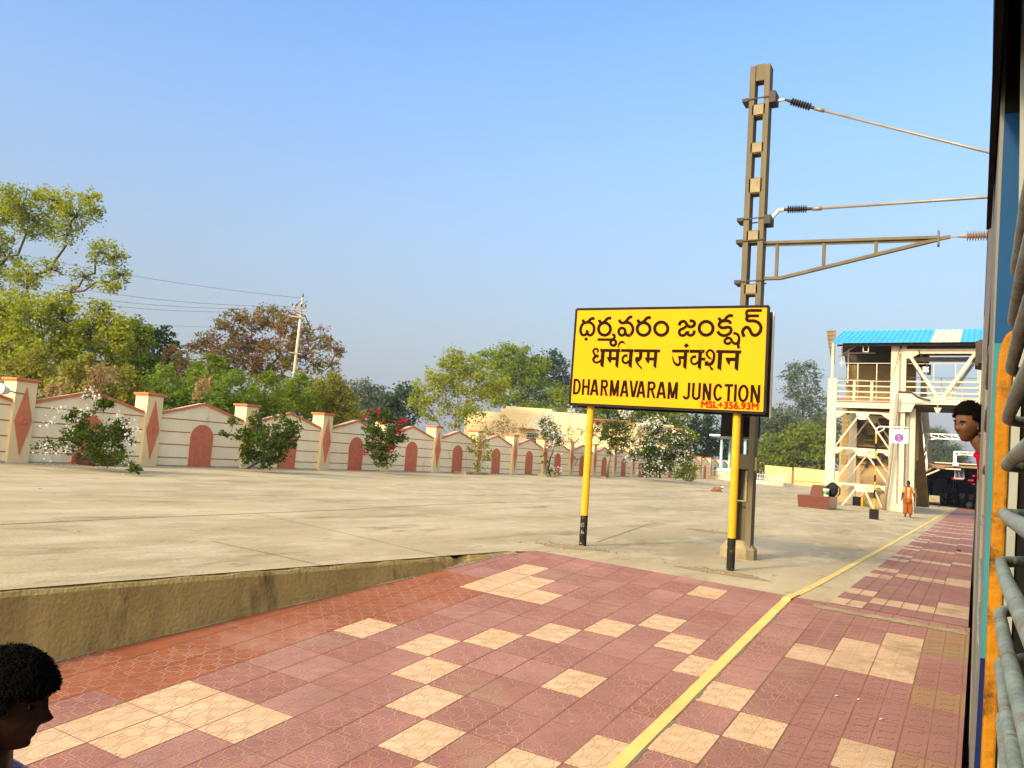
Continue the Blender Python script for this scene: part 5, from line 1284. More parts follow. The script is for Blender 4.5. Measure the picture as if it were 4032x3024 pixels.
for u, v in ((3984, 1060), (3973, 1262), (3964, 1450), (3950, 1648), (3946, 1833), (3935, 2024), (3923, 2217), (3920, 2417), (3923, 2618), (3928, 2830), (3930, 3060)):
    p = AY(u + 17, v, 1.17); x, z = p[0], p[2]
    t = MB(); t.tube([(.07, 1.27, z), (x + .02, 1.225, z), (x + .005, 1.20, z), (x + .001, 1.18, z), (x, 1.15, z), (x - .0005, .9, z), (x + .004, .5, z), (x + .02, .2, z), (.09, .12, z)], .0068, 14); t.build('window_bar', 'grill', coach, smooth=True)
t = MB(); t.hexa([(.09, -4, 3.05), (2.9, -4, 3.05), (2.9, 26, 3.05), (.09, 26, 3.05), (.5, -4, 3.5), (2.5, -4, 3.5), (2.5, 26, 3.5), (.5, 26, 3.5)]); t.build('roof', 'coach_dark', coach)
t = MB(); t.box((.2, -4, .35), (2.9, 26, .43)); t.box((2.86, -4, .43), (2.9, 26, 3.05)); t.build('interior', 'dark', coach)
t = MB(); t.box((.12, -4, -1.0), (2.7, 26, -.5)); t.build('underframe', 'coach_dark', coach)
c0, c1 = AY(3883, 905, 2.2), AY(3903, 915, 2.2)                      # black rain shield above the window
t = MB(); t.hexa([(c0[0], -1.5, c0[2]), (c1[0], -1.5, c1[2] + .01), (c1[0], 2.2, c1[2] + .01), (c0[0], 2.2, c0[2]), (c0[0] + .012, -1.5, c0[2] + .5), (c1[0] + .02, -1.5, c0[2] + .5), (c1[0] + .02, 2.2, c0[2] + .5), (c0[0] + .012, 2.2, c0[2] + .06)])
t.build('rain_shield', 'black', coach)
c2 = AY(3908, 230, 2.0); t = MB(); t.box((c2[0], -1.5, c2[2] - .03), (c2[0] + .03, 2.0, c2[2] + .5)); t.build('roof_lip', 'coach_dark', coach)
t = MB(); t.box((.0, 11.9, 2.87), (.12, 12.4, 3.17)); t.hexa([(-.035, 12, 2.86), (.05, 12, 2.84), (.05, 12.4, 2.84), (-.035, 12.4, 2.86), (-.03, 12, 3.17), (.05, 12, 3.17), (.05, 12.4, 3.17), (-.03, 12.4, 3.17)]); t.build('lamp_box', 'dark', coach)

# ------------------------------------------------------------------ people
def skin_mesh(V, E, Rd, sub=1):
    me = bpy.data.meshes.new('tmp'); me.from_pydata([tuple(map(float, v)) for v in V], E, [])
    ob = bpy.data.objects.new('tmp', me); COL.objects.link(ob)
    ob.modifiers.new('skin', 'SKIN').use_smooth_shade = True
    for i, r in enumerate(Rd):
        sv = me.skin_vertices[0].data[i]; sv.radius = (r, r) if not isinstance(r, tuple) else r; sv.use_root = (i == 0)
    s = ob.modifiers.new('sub', 'SUBSURF'); s.levels = s.render_levels = sub
    dg = bpy.context.evaluated_depsgraph_get(); dg.update()
    out = bpy.data.meshes.new_from_object(ob.evaluated_get(dg)); bpy.data.objects.remove(ob); bpy.data.meshes.remove(me)
    return out
def headmesh(c, face, s=1.0, tilt=0.0):
    """returns verts and faces of a head with face, nose, brow, lips, chin, ears; c centre, face = direction it looks"""
    f = np.array(face, float); f /= np.linalg.norm(f); up = np.array([0, 0, 1.0]); r = np.cross(f, up); r /= np.linalg.norm(r); u = np.cross(r, f)
    if tilt: r, u = math.cos(tilt) * r + math.sin(tilt) * u, math.cos(tilt) * u - math.sin(tilt) * r
    B = np.array([r, f, u]); n, m = 44, 34; V = []; Fc = []
    ga = lambda x, z, cx, cz, sx, sz: math.exp(-((x - cx) / sx) ** 2 - ((z - cz) / sz) ** 2)
    for i in range(m + 1):
        th = math.pi * i / m
        for k in range(n):
            ph = 2 * math.pi * k / n; x, y, z = math.sin(th) * math.sin(ph), math.sin(th) * math.cos(ph), math.cos(th)
            wx, wy, wz = .076, .097, .118
            X, Y, Z = x * wx, y * wy, z * wz
            if z < -.05: q = -z - .05; X *= 1 - .38 * q ** 1.3; Y *= 1 - .11 * q if y > 0 else 1 - .45 * q
            if z > .3: Y *= 1.0
            if y > 0:
                ax = abs(x)
                Y += .010 * ga(x, z, 0, .22, .6, .12) * y
                Y += .030 * ga(x, z, 0, -.22, .13, .13) + .014 * ga(x, z, 0, -.02, .10, .22)
                Y -= .013 * ga(ax, z, .36, .06, .17, .10) * y
                Y += .010 * ga(ax, z, .46, -.22, .22, .16) * y
                Y += .011 * ga(x, z, 0, -.50, .24, .055) + .012 * ga(x, z, 0, -.62, .20, .055) - .005 * ga(x, z, 0, -.56, .22, .02)
                Y += .026 * ga(x, z, 0, -.86, .30, .15)
            V.append(np.array([X, Y, Z]) * s @ B + np.array(c))
    for i in range(m):
        for k in range(n): k2 = (k + 1) % n; Fc.append((i * n + k, (i + 1) * n + k, (i + 1) * n + k2, i * n + k2))
    for sg in (-1, 1):                                               # ears
        b0_ = len(V); q = 10
        for i in range(q + 1):
            th = math.pi * i / q
            for k in range(q):
                ph = 2 * math.pi * k / q; d = np.array([sg * (.072 + .012 * math.sin(th) * math.cos(ph)), -.012 + .022 * math.sin(th) * math.sin(ph) - .004, -.008 + .034 * math.cos(th)])
                V.append(d * s @ B + np.array(c))
        for i in range(q):
            for k in range(q): Fc.append((b0_ + i * q + k, b0_ + (i + 1) * q + k, b0_ + (i + 1) * q + (k + 1) % q, b0_ + i * q + (k + 1) % q))
    return V, Fc, B
def person(label, loc, group=None):
    return thing('person', label, 'person', loc, group)
def add_body(root, me, V, Fc, m, name='body'):
    bm = bmesh.new(); bm.from_mesh(me)
    vs = [bm.verts.new(tuple(v)) for v in V]
    for f in Fc:
        try: bm.faces.new([vs[i] for i in f])
        except ValueError: pass
    bmesh.ops.recalc_face_normals(bm, faces=bm.faces[:])
    for f in bm.faces: f.smooth = True
    off = woff(root); bmesh.ops.translate(bm, verts=bm.verts[:], vec=-off)
    bm.to_mesh(me); bm.free(); me.materials.clear(); me.materials.append(K[m]); me.name = name
    o = bpy.data.objects.new(name, me); COL.objects.link(o); o.parent = root; return o
def add_cloth(root, V, E, Rd, m, name, sub=1):
    return add_body(root, skin_mesh(V, E, Rd, sub), [], [], m, name)
def hair(root, c, B, s, dens, lump, style, m='hair', curl=True):
    t = MB(); rr = random.Random(int(c[0] * 1000) % 97)
    n, mm = 30, 22; V = []; Fc = []
    def line(y):                         # lower hair limit (in z of unit sphere) by forwardness
        return style(y)
    for i in range(mm + 1):
        for k in range(n):
            ph = 2 * math.pi * k / n; y = math.cos(ph); lo = math.acos(max(-.95, min(.95, line(y)))); th = lo * i / mm
            q = 1.10 + .03 * math.sin(7 * ph + 5 * th) + .02 * rr.random()
            d = np.array([math.sin(th) * math.sin(ph) * .078, math.sin(th) * math.cos(ph) * .098, math.cos(th) * .122]) * q
            V.append(d * s @ B + c)
    for i in range(mm):
        for k in range(n): Fc.append((i * n + k, (i + 1) * n + k, (i + 1) * n + (k + 1) % n, i * n + (k + 1) % n))
    t.add(V, Fc)
    for _ in range(dens):
        ph = rr.uniform(0, 6.283); y = math.cos(ph); lo = math.acos(max(-.95, min(.95, line(y)))); th = lo * math.sqrt(rr.random()); q = rr.uniform(1.10, 1.10 + lump * 6)
        if y > 0.2: q += lump * 3 * y * math.sin(th)
        d = np.array([math.sin(th) * math.sin(ph) * .078, math.sin(th) * math.cos(ph) * .098, math.cos(th) * .122]) * q * s
        p = d @ B + c; a = np.array([rr.gauss(0, 1) for _ in range(3)]); a /= np.linalg.norm(a); r_ = lump * rr.uniform(.12, .22) * s
        nrm = (p - c) / np.linalg.norm(p - c)
        if not curl:                     # swept back tufts
            dr = -B[1] * .8 + B[2] * .45 + nrm * .10 + a * .22; ln = .030 * s * rr.uniform(.7, 1.3)
            t.tube([p - nrm * .008 * s, p + dr * ln * .5 + nrm * .003 * s, p + dr * ln], [.0026 * s, .0021 * s, .0005 * s], 4, cap=False); continue
        b_ = np.cross(a, nrm); b_ /= np.linalg.norm(b_); rad_ = rr.uniform(.006, .012) * s; ph0 = rr.uniform(0, 6.28)
        pts = [p - nrm * .006 + (a - nrm * (a @ nrm)) * rad_ * math.cos(ph0 + w) + b_ * rad_ * math.sin(ph0 + w) + nrm * .004 * w * s * rr.uniform(.6, 1.2) for w in np.linspace(0, 4.4, 6)]
        t.tube(pts, [.0019 * s, .0019 * s, .0018 * s, .0016 * s, .0012 * s, .0004 * s], 4, cap=False)
    return t.build('hair', m, root, smooth=True)
def face_bits(root, c, B, s, beard=True, big=True):
    P = lambda x, y, z: np.array([x, y, z]) * s @ B + c
    LY = .075
    for sg in (-1, 1):
        t = MB(); t.lathe(P(sg * .029, .074, .007), [(.001, -.012 * s), (.011 * s, -.004 * s), (.012 * s, .002 * s), (.001, .010 * s)], 10, ax=B[1]); t.build('eye', 'eyew', root, smooth=True)
        t = MB(); t.lathe(P(sg * .027, .082, .006), [(.0065 * s, 0), (.005 * s, .0045 * s), (.001, .005 * s)], 8, ax=B[1]); t.build('iris', 'hair', root.children[-1])
        t = MB(); t.tube([P(sg * .012, .098, .024), P(sg * .028, .097, .031), P(sg * .048, .084, .026)], [.0045 * s, .006 * s, .003 * s], 6); t.build('eyebrow', 'hair', root)
    t = MB(); t.tube([P(-.022, LY - .010, -.066), P(-.008, LY, -.061), P(0, LY + .001, -.063), P(.008, LY, -.061), P(.022, LY - .010, -.066)], [.002 * s, .0055 * s, .005 * s, .0055 * s, .002 * s], 7)
    t.tube([P(-.019, LY - .010, -.071), P(0, LY, -.073), P(.019, LY - .010, -.071)], [.002 * s, .0065 * s, .002 * s], 7); t.build('lips', 'lip', root, smooth=True)
    if beard:
        t = MB(); t.tube([P(-.029, LY - .016, -.060), P(-.014, LY - .003, -.050), P(0, LY + .002, -.049), P(.014, LY - .003, -.050), P(.029, LY - .016, -.060)], [.002 * s, .005 * s, .004 * s, .005 * s, .002 * s], 7); t.build('moustache', 'hair', root, smooth=True)

# man leaning out of the doorway
hc_ = AD(3812, 1672, 5.75); fd = np.array([-.62, -.78, -.12])
pm = person('young man in a red shirt leaning his head out of the coach doorway', (.35, 6.6, .43))
Vh, Fh, B = headmesh(hc_, fd, 1.0, tilt=.10)
sk = [(.55, 6.75, .95), (.50, 6.70, 1.2), (.32, 6.55, 1.36), (hc_[0] + .10, hc_[1] + .06, hc_[2] - .17), (hc_[0] + .03, hc_[1] + .03, hc_[2] - .06),
      (.22, 6.36, 1.30), (.32, 6.30, 1.05), (.22, 6.28, .95), (.5, 6.85, 1.3), (.62, 6.95, 1.1), (.5, 6.95, .95), (.62, 6.7, .9), (.62, 6.68, .66), (.62, 6.7, .44), (.5, 6.82, .9), (.5, 6.85, .66), (.5, 6.85, .44)]
ed = [(0, 1), (1, 2), (2, 3), (3, 4), (2, 5), (5, 6), (6, 7), (2, 8), (8, 9), (9, 10), (0, 11), (11, 12), (12, 13), (0, 14), (14, 15), (15, 16)]
rd = [.12, .12, .11, .055, .05, .055, .045, .035, .055, .045, .035, .08, .06, .045, .08, .06, .045]
add_body(pm, skin_mesh(sk, ed, rd), Vh, Fh, 'skin')
hs = hc_ + np.array([.02, .03, -.14])
shirt = [(.5, 6.72, 1.0), (.40, 6.62, 1.22), (.19, 6.46, 1.34), (hs[0] + .055, hs[1] + .03, hs[2] - .045), (.085, 6.34, 1.27), (.19, 6.36, 1.05), (.5, 6.85, 1.3)]
add_cloth(pm, shirt, [(0, 1), (1, 2), (2, 3), (2, 4), (4, 5), (2, 6)], [.14, .14, .125, .065, .08, .06, .08], 'red_cloth', 'shirt')
t = MB(); q = hs + np.array([.05, -.01, -.045])
t.tube([q + np.array([.0, -.045, -.05]), q + np.array([-.022, -.02, -.025]), q + np.array([-.01, .03, .0]), q + np.array([.04, .045, .0])], [.008, .016, .018, .014], 8); t.build('collar', 'red_cloth', pm, smooth=True)
add_cloth(pm, [(.56, 6.75, .95), (.62, 6.7, .9), (.62, 6.68, .66), (.62, 6.7, .46), (.5, 6.82, .9), (.5, 6.85, .66), (.5, 6.85, .46)], [(0, 1), (1, 2), (2, 3), (0, 4), (4, 5), (5, 6)], [.13, .1, .08, .07, .1, .08, .07], 'grey_cloth', 'trousers')
hair(pm, hc_, B, 1.0, 3200, .030, lambda y: .56 if y > .5 else (.30 if y > .1 else -.35), curl=False)
face_bits(pm, hc_, B, 1.0)

# curly headed man at the lower left, close by
hb_ = AD(28, 2768, 1.85); fd = np.array([.90, .43, -.03])
pb_ = person('man with black curly hair seen in close dark profile beside the concrete step', (hb_[0] - .05, hb_[1] - .05, zramp(hb_[0], hb_[1])))
Vh, Fh, B = headmesh(hb_, fd, .86, tilt=-.04)
g0 = zramp(hb_[0], hb_[1]); z = lambda f: g0 + (hb_[2] + .12 - g0) * f
fx, fy = fd[0], fd[1]; pxx, pyy = hb_[0] - .05 * fx, hb_[1] - .05 * fy; lx, ly = -fy, fx
def jb(f, s, zf): return (pxx + fx * f + lx * s, pyy + fy * f + ly * s, z(zf))
V = [jb(-.04, 0, .53), jb(-.03, 0, .70), jb(-.03, 0, .81), jb(0, 0, .86), (hb_[0] - .01 * fx, hb_[1] - .01 * fy, hb_[2] - .05),
     jb(-.03, .19, .79), jb(-.06, .23, .62), jb(.06, .22, .49), jb(-.03, -.19, .79), jb(-.06, -.23, .62), jb(.06, -.22, .49),
     jb(-.03, .09, .50), jb(0, .1, .28), jb(-.03, .1, .04), jb(.1, .11, .015), jb(-.03, -.09, .50), jb(0, -.1, .28), jb(-.03, -.1, .04), jb(.1, -.11, .015)]
E_ = [(0, 1), (1, 2), (2, 3), (3, 4), (2, 5), (5, 6), (6, 7), (2, 8), (8, 9), (9, 10), (0, 11), (11, 12), (12, 13), (13, 14), (0, 15), (15, 16), (16, 17), (17, 18)]
Rr_ = [.11, .12, .09, .058, .056, .06, .045, .03, .06, .045, .03, .085, .06, .04, .035, .085, .06, .04, .035]
for w in (7, 10):
    for k in range(5):
        a = np.array(V[w]); o_ = np.array([fx * .02 * (k - 2), fy * .02 * (k - 2), -.05]); V += [tuple(a + o_), tuple(a + o_ * 1.0 + np.array([fx * .015, fy * .015, -.04]))]; n_ = len(V)
        E_ += [(w, n_ - 2), (n_ - 2, n_ - 1)]; Rr_ += [.010, .008]
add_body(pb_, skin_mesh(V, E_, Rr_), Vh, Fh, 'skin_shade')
add_cloth(pb_, [V[0], V[1], jb(-.03, 0, .80), jb(-.02, 0, .845), V[5], jb(-.06, .225, .66), V[8], jb(-.06, -.225, .66)], [(0, 1), (1, 2), (2, 3), (2, 4), (4, 5), (2, 6), (6, 7)], [.14, .145, .11, .075, .08, .07, .08, .07], 'navy_cloth', 'shirt')
add_cloth(pb_, [V[0], V[11], V[12], jb(-.03, .1, .05), V[15], V[16], jb(-.03, -.1, .05)], [(0, 1), (1, 2), (2, 3), (0, 4), (4, 5), (5, 6)], [.13, .105, .08, .065, .105, .08, .065], 'grey_cloth', 'trousers')
hair(pb_, hb_ - np.array([0, 0, .008]), B, .85, 6500, .030, lambda y: .36 if y > .45 else (.10 if y > .0 else -.45))
face_bits(pb_, hb_, B, .86, beard=False)

# standing figure used for the people on the platform
def standing(label, loc, H, face, cs_, group=None, scarf=False, lungi=False, stance=0.0, fingers=True, hands_front=False):
    r_ = person(label, loc, group); f = np.array([*face, 0.0]); f /= np.linalg.norm(f); l = np.array([-f[1], f[0], 0]); L = np.array(loc, float)
    J = lambda a, b, c: tuple(L + f * a * H + l * b * H + np.array([0, 0, c * H]))
    hx = .10 if hands_front else .03
    V = [J(0, 0, .52), J(0, 0, .70), J(0, 0, .80), J(0, 0, .85), J(.005, 0, .90)]; E_ = [(0, 1), (1, 2), (2, 3), (3, 4)]; R_ = [.075 * H, .08 * H, .06 * H, .034 * H, .034 * H]
    for s in (1, -1):
        n = len(V); wr = J(hx + .05 * stance * s, s * (.16 if not hands_front else .08), .475 if not hands_front else .56)
        V += [J(0, s * .105, .795), J(-.015, s * .145, .63), wr]; E_ += [(2, n), (n, n + 1), (n + 1, n + 2)]; R_ += [.042 * H, .028 * H, .019 * H]
        if fingers:
            for k in range(5):
                a = np.array(wr); o_ = f * H * (.008 * (k - 2)) + np.array([0, 0, -.035 * H]) if k else f * H * .022 + np.array([0, 0, -.02 * H])
                V += [tuple(a + o_), tuple(a + o_ * 1.05 + f * .006 * H + np.array([0, 0, -.022 * H * (1 - .1 * abs(k - 2))]))]; m_ = len(V); E_ += [(n + 2, m_ - 2), (m_ - 2, m_ - 1)]; R_ += [.006 * H, .0045 * H]
        n = len(V); V += [J(0, s * .05, .50), J(.012, s * .058, .28), J(-.012, s * .06, .045), J(.075, s * .07, .018)]; E_ += [(0, n), (n, n + 1), (n + 1, n + 2), (n + 2, n + 3)]; R_ += [.052 * H, .036 * H, .024 * H, .02 * H]
    hcc = np.array(J(.012, 0, .935)); Vh, Fh, B = headmesh(hcc, (f[0], f[1], -.05), H * .56)
    add_body(r_, skin_mesh(V, E_, R_), Vh, Fh, cs_[0])
    add_cloth(r_, [J(0, 0, .47), J(.005, 0, .62), J(0, 0, .75), J(0, 0, .82), J(0, .11, .795), J(-.014, .142, .66), J(0, -.11, .795), J(-.014, -.142, .66)], [(0, 1), (1, 2), (2, 3), (2, 4), (4, 5), (2, 6), (6, 7)], [.098 * H, .098 * H, .09 * H, .045 * H, .055 * H, .045 * H, .055 * H, .045 * H], cs_[1], 'shirt')
    w = .068 if lungi else .048
    add_cloth(r_, [J(0, 0, .49), J(0, .05, .46), J(.012, .06, .27), J(-.005, .064, .07), J(0, -.05, .46), J(.012, -.06, .27), J(-.005, -.064, .07)], [(0, 1), (1, 2), (2, 3), (0, 4), (4, 5), (5, 6)], [.09 * H, .072 * H, w * 1.05 * H, w * .95 * H, .072 * H, w * 1.05 * H, w * .95 * H], cs_[2], 'lungi' if lungi else 'trousers')
    hair(r_, hcc, B, H * .56, 60, .05, lambda y: .45 if y > .4 else (.2 if y > 0 else -.4))
    if scarf:
        for s in (1, -1):
            t = MB(); pts = [J(-.06, s * .05, .845), J(.03, s * .065, .83), J(.088, s * .062, .76), J(.10, s * .06, .66), J(.10, s * .065, .56), J(.095, s * .06, .50)]
            for a, b in zip(pts[:-1], pts[1:]): t.bar(a, b, .055 * H, .014, up=tuple(f))
            t.build('scarf', cs_[3], r_)
        face_bits(r_, hcc, B, H * .56)
    return r_
gm = G(3574, 2038)
standing('man in pale saffron shirt, rust scarf and orange lungi standing under the footbridge', (gm[0], gm[1], zup(gm[0], gm[1])), 1.74, (.10, -1), ('skin_dk', 'saffron_cloth', 'orange_cloth', 'scarf'), scarf=True, lungi=True)

# ------------------------------------------------------------------ platform canopy beyond the bridge
can = thing('platform_canopy', 'long dark platform canopy with brown roof beyond the footbridge', 'canopy', (-2.5, 90, -.1))
C5 = lambda x, y: (3100 + x * .5125, 1250 + y * .5125)
Y0, Y1 = 85.0, 175.0
cz = lambda x, y: AY(*C5(x, y), Y0)
t = MB()
prof = [(-8.5, 2.0), (-4.7, 2.45), (-3.3, 3.42), (-1.6, 3.62), (3.0, 3.72)]
for (xa, za_), (xb, zb_) in zip(prof[:-1], prof[1:]):
    t.hexa([(xa, Y0, za_), (xb, Y0, zb_), (xb, Y1, zb_), (xa, Y1, za_), (xa, Y0, za_ + .18), (xb, Y0, zb_ + .18), (xb, Y1, zb_ + .18), (xa, Y1, za_ + .18)])
t.build('roof', 'brown_sheet', can)
t = MB(); t.box((-3.3, Y0 - .25, 3.5), (4, Y0 - .05, 3.66)); t.mat(1); t.box((-3.3, Y0 - .45, 3.80), (4, Y0 - .1, 3.88)); t.box((-3.2, Y0 - .3, 3.28), (-1.2, Y0 - .22, 3.40)); t.bar((-4.4, Y0 - .3, 2.42), (-2.9, Y0 - .3, 3.22), .14, .12)
t.bar((-4.9, Y0 - .6, 4.0), (-3.4, Y0 - .6, 3.6), .1); t.build('fascia', ['brown_sheet', 'white_st'], can)
t = MB(); t.box((-3.25, Y0 - .5, 3.36), (-2.45, Y0 - .4, 3.62)); t.build('name_plate', 'eave', can)
t = MB(); t.box((-1.85, Y0 - .55, 3.62), (-1.40, Y0 - .35, 3.92)); t.build('lamp_box', 'white', can)
t = MB(); t.box((-8.4, Y0 + 2, -.2), (-5.0, Y1, 2.5)); t.box((-9, Y1 - .3, -.5), (8, Y1, 3.9)); t.build('shade_wall', 'dark', can)  # walls coloured dark to give the shade under the canopy
t = MB(); t.box((.5, Y0, -1.2), (.9, Y1, 3.7)); t.build('track_side_wall', 'dark', can)
for y in (86, 96, 106, 118): t = MB(); t.box((-4.55, y, -.1), (-4.3, y + .25, 2.9)); t.build('column', 'dark', can)
sg = thing('platform_number_sign', 'dark blue hanging platform sign with a boxed white numeral under the canopy edge', 'sign', (AY(*C5(1320, 1205), 86)[0], 86, 2.9))
a, b = AY(*C5(1283, 1238), 86), AY(*C5(1360, 1172), 86)
t = MB(); t.box((a[0], 85.95, a[2]), (b[0], 86.05, b[2])); t.build('frame', 'white', sg)
t = MB(); t.box((a[0] + .07, 85.93, a[2] + .07), (b[0] - .04, 85.96, b[2] - .04)); t.build('board', 'signblue', sg)
t = MB(); x0, x1, z0, z1 = a[0] + .15, b[0] - .17, a[2] + .12, b[2] - .13
for p, q in (((x0, z0), (x1, z0)), ((x1, z0), (x1, z1)), ((x1, z1), (x0, z1)), ((x0, z1), (x0, z0))): t.bar((p[0], 85.92, p[1]), (q[0], 85.92, q[1]), .025)
t.build('number_border', 'white_cloth', sg)
numeral_one((x0 + x1) / 2 - .1, 85.91, z0 + (z1 - z0) * .14, .2, (z1 - z0) * .72, 'white_cloth', sg)
for x0, y0_, x1, y1_, lab in ((1262, 1232, 1346, 1248, 'long red lit display board just below the hanging platform sign'), (1386, 1241, 1436, 1262, 'second longest red lit display board, between the platform sign and the coach'), (1420, 1206, 1450, 1228, 'highest red lit display board, half hidden by the coach'), (1420, 1273, 1447, 1285, 'lowest small red lit display board beside the coach')):
    a, b = AY(*C5(x0, y1_), 92), AY(*C5(x1, y0_), 92)
    r_ = thing('led_display', lab, 'display', ((a[0] + b[0]) / 2, 92, a[2]), 'red displays under the canopy')
    t = MB(); t.box((a[0], 91.98, a[2]), (b[0], 92.1, b[2])); t.build('case', 'black', r_)
    t = MB(); x = a[0] + .03; rr = random.Random(int(x0)); hh = b[2] - a[2]
    while x < b[0] - .06:
        w = rr.choice((.05, .07, .09)); t.box((x, 91.95, a[2] + hh * rr.choice((.2, .25))), (x + w, 91.97, b[2] - hh * rr.choice((.2, .3)))); x += w + rr.choice((.02, .03, .06))
    t.build('lit_dots', 'led', r_)
t = MB(); a, b = AY(*C5(1282, 1262), 93), AY(*C5(1322, 1249), 93); t.box((a[0], 93, a[2]), (b[0], 93.1, b[2])); tag(t.build('display_screen', 'coach_cyan'), 'small teal screen hanging under the long red display', 'screen')
cg = np.array([AY(*C5(1130, 1440), 84.0)[0], 84.0, 0]); cg[2] = zup(cg[0])
ct = thing('luggage_trolley', 'grey metal luggage trolley parked in front of the dark canopy', 'trolley', cg)
t = MB(); t.box((cg[0] - .42, 83.6, cg[2] + .38), (cg[0] + .42, 84.8, cg[2] + .95)); t.build('box', 'conc_old', ct, bevel=.02)
t = MB(); t.box((cg[0] - .48, 83.55, cg[2] + .28), (cg[0] + .48, 84.9, cg[2] + .36)); t.bar((cg[0] - .45, 84.8, cg[2] + .3), (cg[0] - .45, 84.8, cg[2] + 1.1), .05); t.build('frame', 'dark', ct)
for sx_ in (-.38, .38):
    for yy_ in (83.8, 84.7): t = MB(); t.lathe((cg[0] + sx_ - .04, yy_, cg[2] + .15), [(.15, 0), (.15, .08)], 14, ax=(1, 0, 0)); t.build('wheel', 'black', ct)
pl_ = [((1343, 1405), 1.66, (.2, -1), ('skin_dk', 'white_cloth', 'grey_cloth'), 'person in a pale shirt standing under the canopy below the displays'),
       ((1412, 1402), 1.7, (-.6, -1), ('skin_dk', 'white_cloth', 'scarf'), 'person in a pale shirt and brown bottoms standing beside a sack under the canopy'),
       ((1218, 1408), 1.72, (.1, -1), ('skin_dk', 'green_cloth', 'grey_cloth'), 'person in a dark green shirt standing apart under the canopy behind the trolley'),
       ((1195, 1402), 1.64, (.6, -1), ('skin_dk', 'grey_cloth', 'navy_cloth'), 'person in a grey shirt and navy bottoms beside the trolley in the canopy shade'),
       ((1275, 1385), 1.66, (-.3, -1), ('skin_dk', 'navy_cloth', 'grey_cloth'), 'person in navy deeper under the canopy, mid group'),
       ((1305, 1380), 1.6, (.3, 1), ('skin_dk', 'grey_cloth', 'green_cloth'), 'person with turned back deeper under the canopy')]
for (x, y), H, fc, cs_, lab in pl_:
    q = AY(*C5(x, y), 100.0); yy_ = 97.0 if y > 1400 else 112.0; q = AY(*C5(x, y), yy_)
    standing(lab, (q[0], yy_, zup(q[0])), H, fc, cs_, 'people under the canopy', fingers=False, hands_front=H < 1.7)
q = AY(*C5(1400, 1415), 95.0)
sk_ = thing('sack', 'pale tied sack on the platform at the feet of a person under the canopy', 'sack', (q[0], 95, zup(q[0])))
blob(np.array([q[0], 95, zup(q[0]) + .3]), (.3, .25, .3), seed=8, noise=.12).build('sack_body', 'white_cloth', sk_, smooth=True)
t = MB(); t.lathe((q[0], 95, zup(q[0]) + .56), [(.1, 0), (.06, .06), (.1, .14)], 10); t.build('sack_neck', 'white_cloth', sk_)

# distant overhead line portals
for y, pu, pv, bu, bv, c2, lab in ((96.0, 1075, 1120, 1050, 892, 30, 'taller white lattice portal mast beside the footbridge stair above the canopy roof'), (142.0, 1296, 1140, 1280, 1030, 18, 'small white lattice portal mast rising above the white box on the canopy roof')):
    tp = AY(*C5(bu, bv), y); pt = AY(*C5(pu, bv + c2 + 18), y); w = abs(pt[0] - tp[0]) or .6
    r_ = thing('portal_mast', lab, 'mast', (pt[0], y, -1), 'white portal masts above the canopy')
    t = MB(); z1 = tp[2]; lb = c2 * .5125 / FPX * y
    t.bar((pt[0], y, -1), (pt[0], y, z1 - lb * 1.2), .14); t.bar((tp[0], y, -1), (tp[0], y, z1), .14)
    z = 1.0
    while z < z1 - 1: t.bar((tp[0], y, z), (pt[0], y, z + .9), .07); z += .9
    t.build('post', 'white', r_)
    t = MB(); L = 14; t.bar((tp[0], y, z1), (tp[0] + L, y, z1), .12); t.bar((tp[0] + lb * 3, y, z1 - lb), (tp[0] + L, y, z1 - lb), .12); t.bar((tp[0], y, z1), (tp[0] + lb * 3, y, z1 - lb), .1); t.bar((pt[0], y, z1 - lb * 1.3), (tp[0] + lb * 3, y, z1 - lb), .1); t.bar((tp[0], y, z1), (pt[0], y, z1 - lb * 1.5), .1); t.bar((tp[0], y, z1 - lb * 1.7), (pt[0], y, z1 - lb * 1.7), .1)
    x = tp[0] + lb * 3
    while x < tp[0] + L - 1: t.bar((x, y, z1 - lb), (x, y, z1), .06); t.bar((x, y, z1), (x + 1.2, y, z1 - lb), .05); x += 1.2
    t.build('beam', 'white', r_)

# sleeping dog
dg_ = G(2822, 1936); dz = zup(dg_[0], dg_[1])
dog = thing('dog', 'brown dog with a white head lying curled on the concrete near the garden', 'dog', (dg_[0], dg_[1], dz))
D_ = lambda a, b, c: (dg_[0] + a * .9 - b * .3, dg_[1] + b * .9 + a * .1, dz + c)
V = [D_(0, 0, .15), D_(-.2, .02, .14), D_(-.33, .0, .13), D_(.15, 0, .17), D_(.27, -.05, .22), D_(.35, -.08, .29), D_(.45, -.13, .25), D_(-.38, -.1, .06), D_(-.25, -.25, .04), D_(.2, -.2, .05), D_(.38, -.28, .035), D_(-.3, -.1, .08), D_(-.12, -.22, .05), D_(.02, -.26, .035), D_(.12, -.12, .06), D_(.3, -.2, .035)]
add_body(dog, skin_mesh(V, [(0, 1), (1, 2), (0, 3), (3, 4), (4, 5), (5, 6), (2, 7), (7, 8), (3, 9), (9, 10), (2, 11), (11, 12), (12, 13), (3, 14), (14, 15)], [.13, .13, .11, .12, .085, .075, .035, .03, .02, .045, .025, .07, .04, .025, .045, .025]), [], [], 'dogbrown')
t = MB(); p = np.array(D_(.33, -.09, .35))
for s in (-.045, .045): t.add([p + np.array([-.02, s, 0]), p + np.array([.03, s * 1.2, 0]), p + np.array([-.01, s * 1.6, .09])], [(0, 1, 2)]); t.add([p + np.array([-.02, s, 0]), p + np.array([.0, s * 1.7, -.01]), p + np.array([-.01, s * 1.6, .09])], [(0, 1, 2)])
t.build('ear', 'dogbrown', dog)
